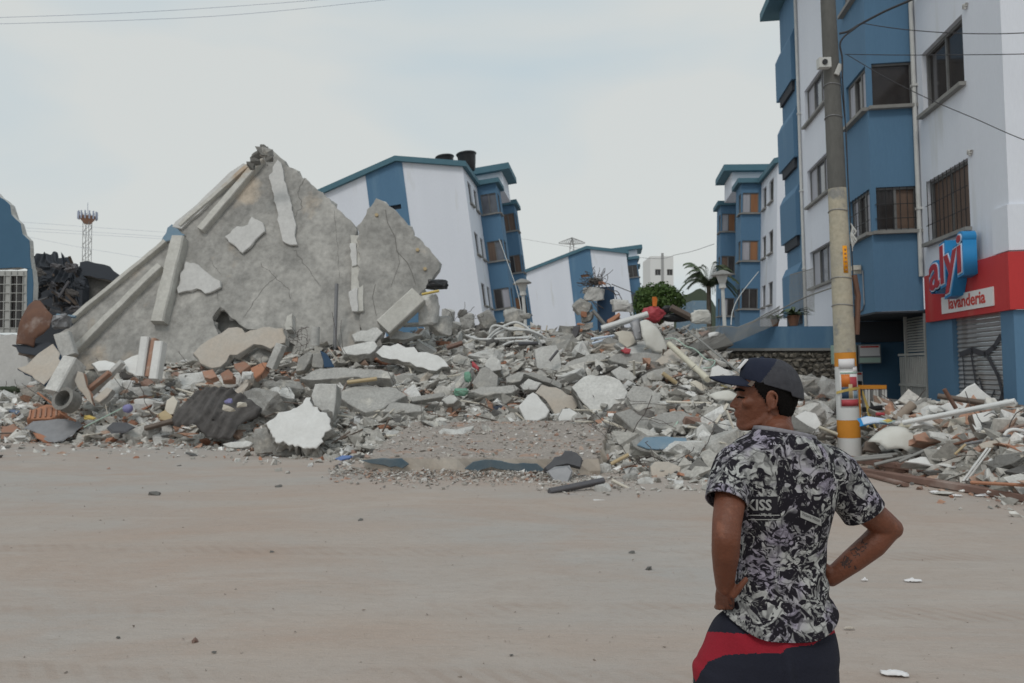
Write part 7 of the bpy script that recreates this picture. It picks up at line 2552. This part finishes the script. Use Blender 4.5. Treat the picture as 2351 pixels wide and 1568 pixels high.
# hair: short, black, cropped at the nape, with a sideburn before the ear
bmx = bmesh.new()
zs = [-.068+.006*i for i in range(24)]
def head_at(z):
    for (a, b) in zip(HEAD, HEAD[1:]):
        if a[0] <= z <= b[0]:
            f = (z-a[0])/(b[0]-a[0])
            return tuple(a[i]+(b[i]-a[i])*f for i in range(4))
    return HEAD[-1]
rows = []
NHR = 120
for z in zs:
    z = min(z, .1)
    ring = head_ring((z, *head_at(z)[1:]), .0075, NHR)
    rows.append([bmx.verts.new(p + (p-HO).normalized()*.0025*nz3(p, 90)) for p in ring])
for i in range(len(rows)-1):
    for j in range(NHR):
        j2 = (j+1) % NHR
        z = zs[i]
        p = (rows[i][j].co + rows[i+1][j2].co)/2 - HO
        a = p.dot(hf); s_ = abs(p.dot(hs_))
        nape = -.010 - .9*max(0, z+.072)*0
        lim = .050 - .75*max(0, .045-z) if z > -.012 else -.024 - .30*max(0, -.012-z)
        if -.012 >= z and z < -.062 + .018*abs(math.sin(j*2.1))*.3: pass
        if a < lim and not (z > -.022 and z < .034 and -.018 < a < .012 and s_ > .05):
            try: bmx.faces.new((rows[i][j], rows[i][j2], rows[i+1][j2], rows[i+1][j]))
            except ValueError: pass
for v in [v for v in bmx.verts if not v.link_faces]: bmx.verts.remove(v)
bmesh.ops.recalc_face_normals(bmx, faces=bmx.faces)
finish(bmx, "hair", "hair", MAN, solid=.006)

# cap: navy front panels, grey mesh back, curved visor
CAP = thing("cap", "navy baseball cap with grey mesh back on the man's head", "cap", person_base)
bpy.data.objects.remove(CAP)
NA, NT = 140, 50
bmx = bmesh.new()
rows = []
for i in range(NT+1):
    t_ = i/NT*math.pi/2
    ring = []
    for j in range(NA):
        ph = 2*math.pi*j/NA
        ca, sa = math.cos(ph), math.sin(ph)
        Rr = (.086 if ca > 0 else .120)
        ra = Rr*math.copysign(abs(ca)**.9, ca)
        rs_ = .0845*math.copysign(abs(sa)**.9, sa)
        a0 = ra
        ze = .058 + (a0-.02)*.30 - (.012 if a0 < -.07 else 0)
        zt = .145
        sh = math.cos(t_)**(.60 if ca > 0 else .72)
        a_ = .012 + (a0-.012)*sh
        s_ = rs_*math.cos(t_)**.62
        z_ = ze + (zt-ze)*math.sin(t_)**(1.06 if ca > 0 else .92)
        # flatter sloping front panel
        z_ += .006*max(0, ca)*math.sin(2*t_)
        ring.append(bmx.verts.new(H(a_, z_, s_)))
    rows.append(ring)
for i in range(NT):
    for j in range(NA):
        j2 = (j+1) % NA
        q4 = (rows[i][j], rows[i][j2], rows[i+1][j2], rows[i+1][j])
        try: f = bmx.faces.new(q4)
        except ValueError: continue
        c = sum((v.co for v in q4), Vector())/4 - HO
        a_, z_ = c.dot(hf), c.dot(hu)
        f.material_index = 0 if a_ > .036-(z_-.058)*.80 else 1
bmesh.ops.remove_doubles(bmx, verts=bmx.verts, dist=.0004)
bmesh.ops.recalc_face_normals(bmx, faces=bmx.faces)
cap_o = finish(bmx, "cap", ["cap_navy", "cap_grey"], MAN, solid=.003)
# visor
bmx = bmesh.new()
rows = []
for i in range(13):
    u = i/12
    ring = []
    for j in range(25):
        v_ = j/24*2-1
        s_ = v_*.074
        reach = .072+.092*math.sqrt(max(0, 1-abs(v_)**2.6))
        a_ = .070*math.sqrt(max(0, 1-(v_*.82)**2)) + .012
        a_ = a_ + (reach-.062-.0*a_)*u*1.02
        z_ = .0845 - .030*abs(v_)**1.8 + .004*u - .010*u*u - (1-u)*.004
        ring.append(bmx.verts.new(H(a_, z_, s_)))
    rows.append(ring)
for i in range(12):
    for j in range(24):
        bmx.faces.new((rows[i][j], rows[i][j+1], rows[i+1][j+1], rows[i+1][j]))
finish(bmx, "visor", "cap_navy", cap_o, solid=.004)
# emblem on the front, small sticker by the visor, button, rear strap
k = MB()
for (a0, z0, a1, z1, w_) in ((.0815, .104, .052, .1335, .030),):
    n_ = Vector((hf*(z1-z0) + hu*(a0-a1))).normalized()
    A, B = H(a0+.010, z0+.006), H(a1+.012, z1+.008)
    k.add([A-hs_*w_, A+hs_*w_, B+hs_*w_, B-hs_*w_, A-hs_*w_-n_*.004, A+hs_*w_-n_*.004, B+hs_*w_-n_*.004, B-hs_*w_-n_*.004], [(0, 1, 2, 3), (4, 7, 6, 5), (0, 4, 5, 1), (1, 5, 6, 2), (2, 6, 7, 3), (3, 7, 4, 0)])
o = k.build("emblem", "paper_white", cap_o); o.location = -person_base
k = MB()
A = [H(.072, .056, .0735), H(.060, .070, .0800), H(.049, .0665, .0835), H(.060, .050, .0790)]
k.add(A + [p + hs_*.003 for p in A], [(4, 5, 6, 7), (0, 4, 5, 1), (1, 5, 6, 2), (2, 6, 7, 3), (3, 7, 4, 0)])
o = k.build("sticker", "timber", cap_o); o.location = -person_base
bmx = bmesh.new(); ellipsoid(bmx, H(.012, .1455), (.008, .008, .004)); finish(bmx, "button", "cap_navy", cap_o)

# ---- shirt: remeshed trunk and sleeves, hems cut open
bm = bmesh.new()
add_mb(bm, loft([torso_ring(r, .004) for r in TORSO]))
RS1 = J3(1984, 1176, .012); LS1 = J3(1668, 1152, -.105)
chain(bm, [J3(1895, 1072), RS, J3(1960, 1145, .008), RS1, RS1 + (RS1-RS).normalized()*.04], [.078, .076, .072, .070, .070], 22)
chain(bm, [J3(1712, 1068), LS, J3(1676, 1120, -.07), LS1, LS1 + (LS1-LS).normalized()*.04], [.078, .078, .071, .068, .068], 22)
bm = remesh(bm, .006, 5)
for v in bm.verts:
    p = v.co
    q_ = p - person_base
    fold = math.sin(52*(q_.z*.8 - q_.x*.55) + 7*nz3(p, 4.5)) * max(0, nz3(p, 5.0, 4)+.15)
    fold2 = math.sin(60*(q_.z*.6 + q_.x*.75) + 6*nz3(p, 5, 2)) * max(0, nz3(p, 4.2, 11))
    wgt = .55 + .9*max(0, min(1, (1.15-q_.z)/.25))
    v.co += v.normal*(.0055*fold*wgt + .0045*fold2*wgt + .006*nz3(p, 7, 6))
def cut(bm, co, no, near, rad_, xlim, sgn):
    nn_ = Vector(no).normalized()
    def ok(c):
        r3 = c - near
        return r3.length < rad_ and (c.x-xlim)*sgn > 0 and (r3 - nn_*r3.dot(nn_)).length < .092
    fs = [f for f in bm.faces if ok(f.calc_center_median())]
    es = set(e for f in fs for e in f.edges); vs_ = set(v for f in fs for v in f.verts)
    bmesh.ops.bisect_plane(bm, geom=list(vs_)+list(es)+fs, plane_co=co, plane_no=no, clear_outer=True)
cut(bm, RS1, (RS1-RS).normalized() + Vector((0, 0, -.10)), RS1, .14, J3(1915, 1100).x, 1)
cut(bm, LS1, (LS1-LS).normalized() + Vector((0, 0, -.30)), LS1, .14, J3(1712, 1100, -.1).x, -1)
hem = Vector((J3(1780, 1428).x, DM, J3(1780, 1428).z))
geom = bm.verts[:]+bm.edges[:]+bm.faces[:]
bmesh.ops.bisect_plane(bm, geom=geom, plane_co=hem, plane_no=Vector((-.02, .16, -1)), clear_outer=True)
zc, xc = hem.z, hem.x
for v in bm.verts:
    f_ = max(0, min(1, (zc+.16-v.co.z)/.16))
    v.co.z += .055*min(1, abs(v.co.x-xc)/.185)**2.5*f_*f_
ncut = J3(1788, 990)
geom = bm.verts[:]+bm.edges[:]+bm.faces[:]
res = bmesh.ops.bisect_plane(bm, geom=geom, plane_co=ncut, plane_no=Vector((.20, .10, 1)), clear_outer=True)
loop = [v.co.copy() for v in res["geom_cut"] if isinstance(v, bmesh.types.BMVert)]
shirt = finish(bm, "tee_shirt", "shirt_print", MAN, solid=.004)
# collar band following the neck opening
cl0 = sum(loop, Vector())/len(loop)
loop.sort(key=lambda p: math.atan2(p.y-cl0.y, p.x-cl0.x))
loop = loop[::max(1, len(loop)//48)]
loop.append(loop[0].copy())
k = MB()
vv = []
for p in loop:
    o_ = (p-cl0); o_.z = 0; o_.normalize()
    for (a_, z_) in ((.004, -.012), (.007, -.004), (.004, .006), (-.001, .006), (-.002, -.012)):
        vv.append(p + o_*a_ + Vector((0, 0, z_)))
nl = len(loop)
k.add(vv, [(i*5+j, (i+1)*5+j, (i+1)*5+(j+1) % 5, i*5+(j+1) % 5) for i in range(nl-1) for j in range(5)])
o = k.build("collar", "collar_grey", MAN, smooth=True); o.location = -person_base

# printed lettering on the back of the shirt
from mathutils.bvhtree import BVHTree
def bvh_of(o):
    m_ = o.data
    return BVHTree.FromPolygons([v.co + person_base for v in m_.vertices], [tuple(p.vertices) for p in m_.polygons])
sb = bvh_of(shirt)
def onto(bv, x, y, off=.003):
    d = ray(x, y).normalized()
    h = bv.ray_cast(CAM, d)
    if h[0] is None: return None
    return h[0] - d*off
def print_patch(x0, y0, x1, y1, m, name, parent, bv, slope=0.0, off=.002, nx=14, ny=5):
    vv = []
    for i in range(nx+1):
        for j in range(ny+1):
            x = x0+(x1-x0)*i/nx; y = y0+(y1-y0)*j/ny + slope*(x-x0)
            p = onto(bv, x, y, off)
            if p is None: return
            vv.append(p)
    k = MB(); k.add(vv, [(i*(ny+1)+j, (i+1)*(ny+1)+j, (i+1)*(ny+1)+j+1, i*(ny+1)+j+1) for i in range(nx) for j in range(ny)])
    o = k.build(name, m, parent, smooth=True, fix=False); o.location = -person_base
def print_text(body, x, y, h, m, name, parent, bv, slope=0.0, off=.004, shear=0.0, bold=.0, sxx=1.0):
    cu = bpy.data.curves.new(name, 'FONT'); cu.body = body; cu.size = 1.0; cu.shear = shear; cu.offset = bold; cu.resolution_u = 2
    tmp = bpy.data.objects.new(name, cu); COL.objects.link(tmp)
    me = bpy.data.meshes.new_from_object(tmp.evaluated_get(bpy.context.evaluated_depsgraph_get()))
    bpy.data.objects.remove(tmp); bpy.data.curves.remove(cu)
    bm_ = bmesh.new(); bm_.from_mesh(me)
    bmesh.ops.triangulate(bm_, faces=bm_.faces)
    for v in bm_.verts:
        xx, yy = x + v.co.x*h*sxx, y - v.co.y*h
        p = onto(bv, xx, yy + slope*(xx-x), off)
        v.co = p if p is not None else onto(bv, x, y, off)
    bm_.to_mesh(me); bm_.free()
    me.materials.clear(); me.materials.append(MAT[m])
    o = bpy.data.objects.new(name, me); COL.objects.link(o); o.parent = parent; o.location = -person_base
mat("print_white", (.34, .34, .33), .85)
mat("print_black", (.016, .014, .019), .85)
print_patch(1716, 1140, 1786, 1178, "print_black", "print_block", shirt, sb)
print_text("KISS", 1713, 1171, 34, "print_white", "print_lettering", shirt, sb, bold=.03, sxx=.95)
for j in range(3):
    print_patch(1718, 1182+j*5, 1790, 1184+j*5, "print_white" if j % 2 == 0 else "print_black", "print_line", shirt, sb, ny=1)
print_text("M", 1736, 1218, 24, "print_black", "print_lettering", shirt, sb, bold=.02)
print_text("M", 1740, 1391, 22, "print_black", "print_lettering", shirt, sb, bold=.02)
print_patch(1838, 1172, 1886, 1188, "print_white", "print_block", shirt, sb, slope=.42, off=.003)
print_text("Victoria Vitton", 1841, 1182, 11, "print_black", "print_lettering", shirt, sb, slope=.42, off=.005, shear=.3, sxx=.62)

# ---- shorts: hips and two wide legs, navy with a red sweep
bm = bmesh.new()
HIPS = [(1370, 1690, 1885, .095, 0), (1400, 1668, 1896, .108, 0), (1430, 1644, 1906, .118, 0), (1460, 1624, 1914, .130, 0), (1500, 1606, 1921, .145, 0), (1540, 1598, 1920, .150, 0)]
add_mb(bm, loft([torso_ring(r, 0, 44, 2.1) for r in HIPS]))
for (x, dx) in ((1672, -1), (1846, 1)):
    hx = J3(x, 1500).x
    mbx = MB()
    mbx.tube([(hx-.03*dx, DM, .76), (hx, DM, .68), (hx+.010*dx, DM-.005, .54), (hx+.018*dx, DM-.01, .40)], [.085, .114, .124, .130], 26)
    add_mb(bm, mbx)
bm = remesh(bm, .0038, 10)
for v in bm.verts:
    p = v.co
    v.co += v.normal*(.013*math.sin(46*(p.x+.35*p.z)+5*nz3(p, 4))*max(0, nz3(p, 4, 7)+.25) + .008*nz3(p, 6, 2)) - Vector((0, -1, 0))*(-.022)*math.exp(-((p.x-J3(1775, 1500).x)/.018)**2)*max(0, min(1, (.86-p.z)/.12))*(-1 if p.y < DM else 0)*(-1)
geom = bm.verts[:]+bm.edges[:]+bm.faces[:]
bmesh.ops.bisect_plane(bm, geom=geom, plane_co=Vector((0, 0, .43)), plane_no=Vector((0, 0, -1)), clear_outer=True)
def to_px(p):
    v = p - CAM
    z_ = v.dot(_fw)
    return 1175.5 + v.dot(_rt)/z_*FPX, 784 - v.dot(_up)/z_*FPX
red1 = [(1590, 1452), (1612, 1450), (1660, 1452), (1720, 1456), (1790, 1462), (1850, 1458), (1885, 1440), (1900, 1410), (1925, 1380), (1945, 1440), (1921, 1452), (1893, 1462), (1868, 1480), (1806, 1487), (1795, 1500), (1730, 1500), (1665, 1504), (1625, 1520), (1608, 1545), (1598, 1566), (1585, 1540)]
def inpoly(x, y, pp):
    ins = False
    j = len(pp)-1
    for i in range(len(pp)):
        if (pp[i][1] > y) != (pp[j][1] > y) and x < (pp[j][0]-pp[i][0])*(y-pp[i][1])/(pp[j][1]-pp[i][1])+pp[i][0]:
            ins = not ins
        j = i
    return ins
for f in bm.faces:
    c = f.calc_center_median()
    x, y = to_px(c)
    f.material_index = 1 if (c.y < DM+.05 and inpoly(x, y, red1)) else 0
shorts = finish(bm, "shorts", ["shorts_navy", "shorts_red"], MAN, solid=.004)
# shoes
for (x, dx) in ((1668, -1), (1850, 1)):
    hx = J3(x, 1500).x + .015*dx
    bmx = bmesh.new()
    ellipsoid(bmx, (hx, DM-.03, .05), (.044, .06, .055)); ellipsoid(bmx, (hx+.02*dx, DM+.09, .04), (.048, .10, .038)); 
    bmx = remesh(bmx, .008, 3)
    finish(bmx, "shoe", "shoe", MAN)
# tattoos: flat ink on the right forearm and left hand
bb = bvh_of(body)
tk = MB()
def ink(pts, w_):
    for a, b_ in zip(pts, pts[1:]):
        L = math.hypot(b_[0]-a[0], b_[1]-a[1]) or 1
        nx_, ny_ = -(b_[1]-a[1])/L*w_/2, (b_[0]-a[0])/L*w_/2
        q4 = [onto(bb, x, y, .0012) for x, y in ((a[0]-nx_, a[1]-ny_), (b_[0]-nx_, b_[1]-ny_), (b_[0]+nx_, b_[1]+ny_), (a[0]+nx_, a[1]+ny_))]
        if None not in q4:
            tk.add(q4, [(0, 1, 2, 3)])
i3 = random.Random(6)
for (cx, cy, n_, sp) in ((1941, 1297, 9, 9), (1948, 1288, 7, 8), (1968, 1270, 8, 8), (1978, 1250, 6, 8), (1682, 1388, 9, 8)):
    tk = MB()
    for i in range(n_):
        x, y = cx+i3.gauss(0, sp*.6), cy+i3.gauss(0, sp*.7)
        ink([(x, y), (x+i3.gauss(0, 4), y+i3.gauss(0, 4)), (x+i3.gauss(0, 6), y+i3.gauss(0, 6))], i3.uniform(1.5, 3.2))
    if tk.f:
        o = tk.build("tattoo", "ink_tattoo", MAN, fix=False); o.location = -person_base
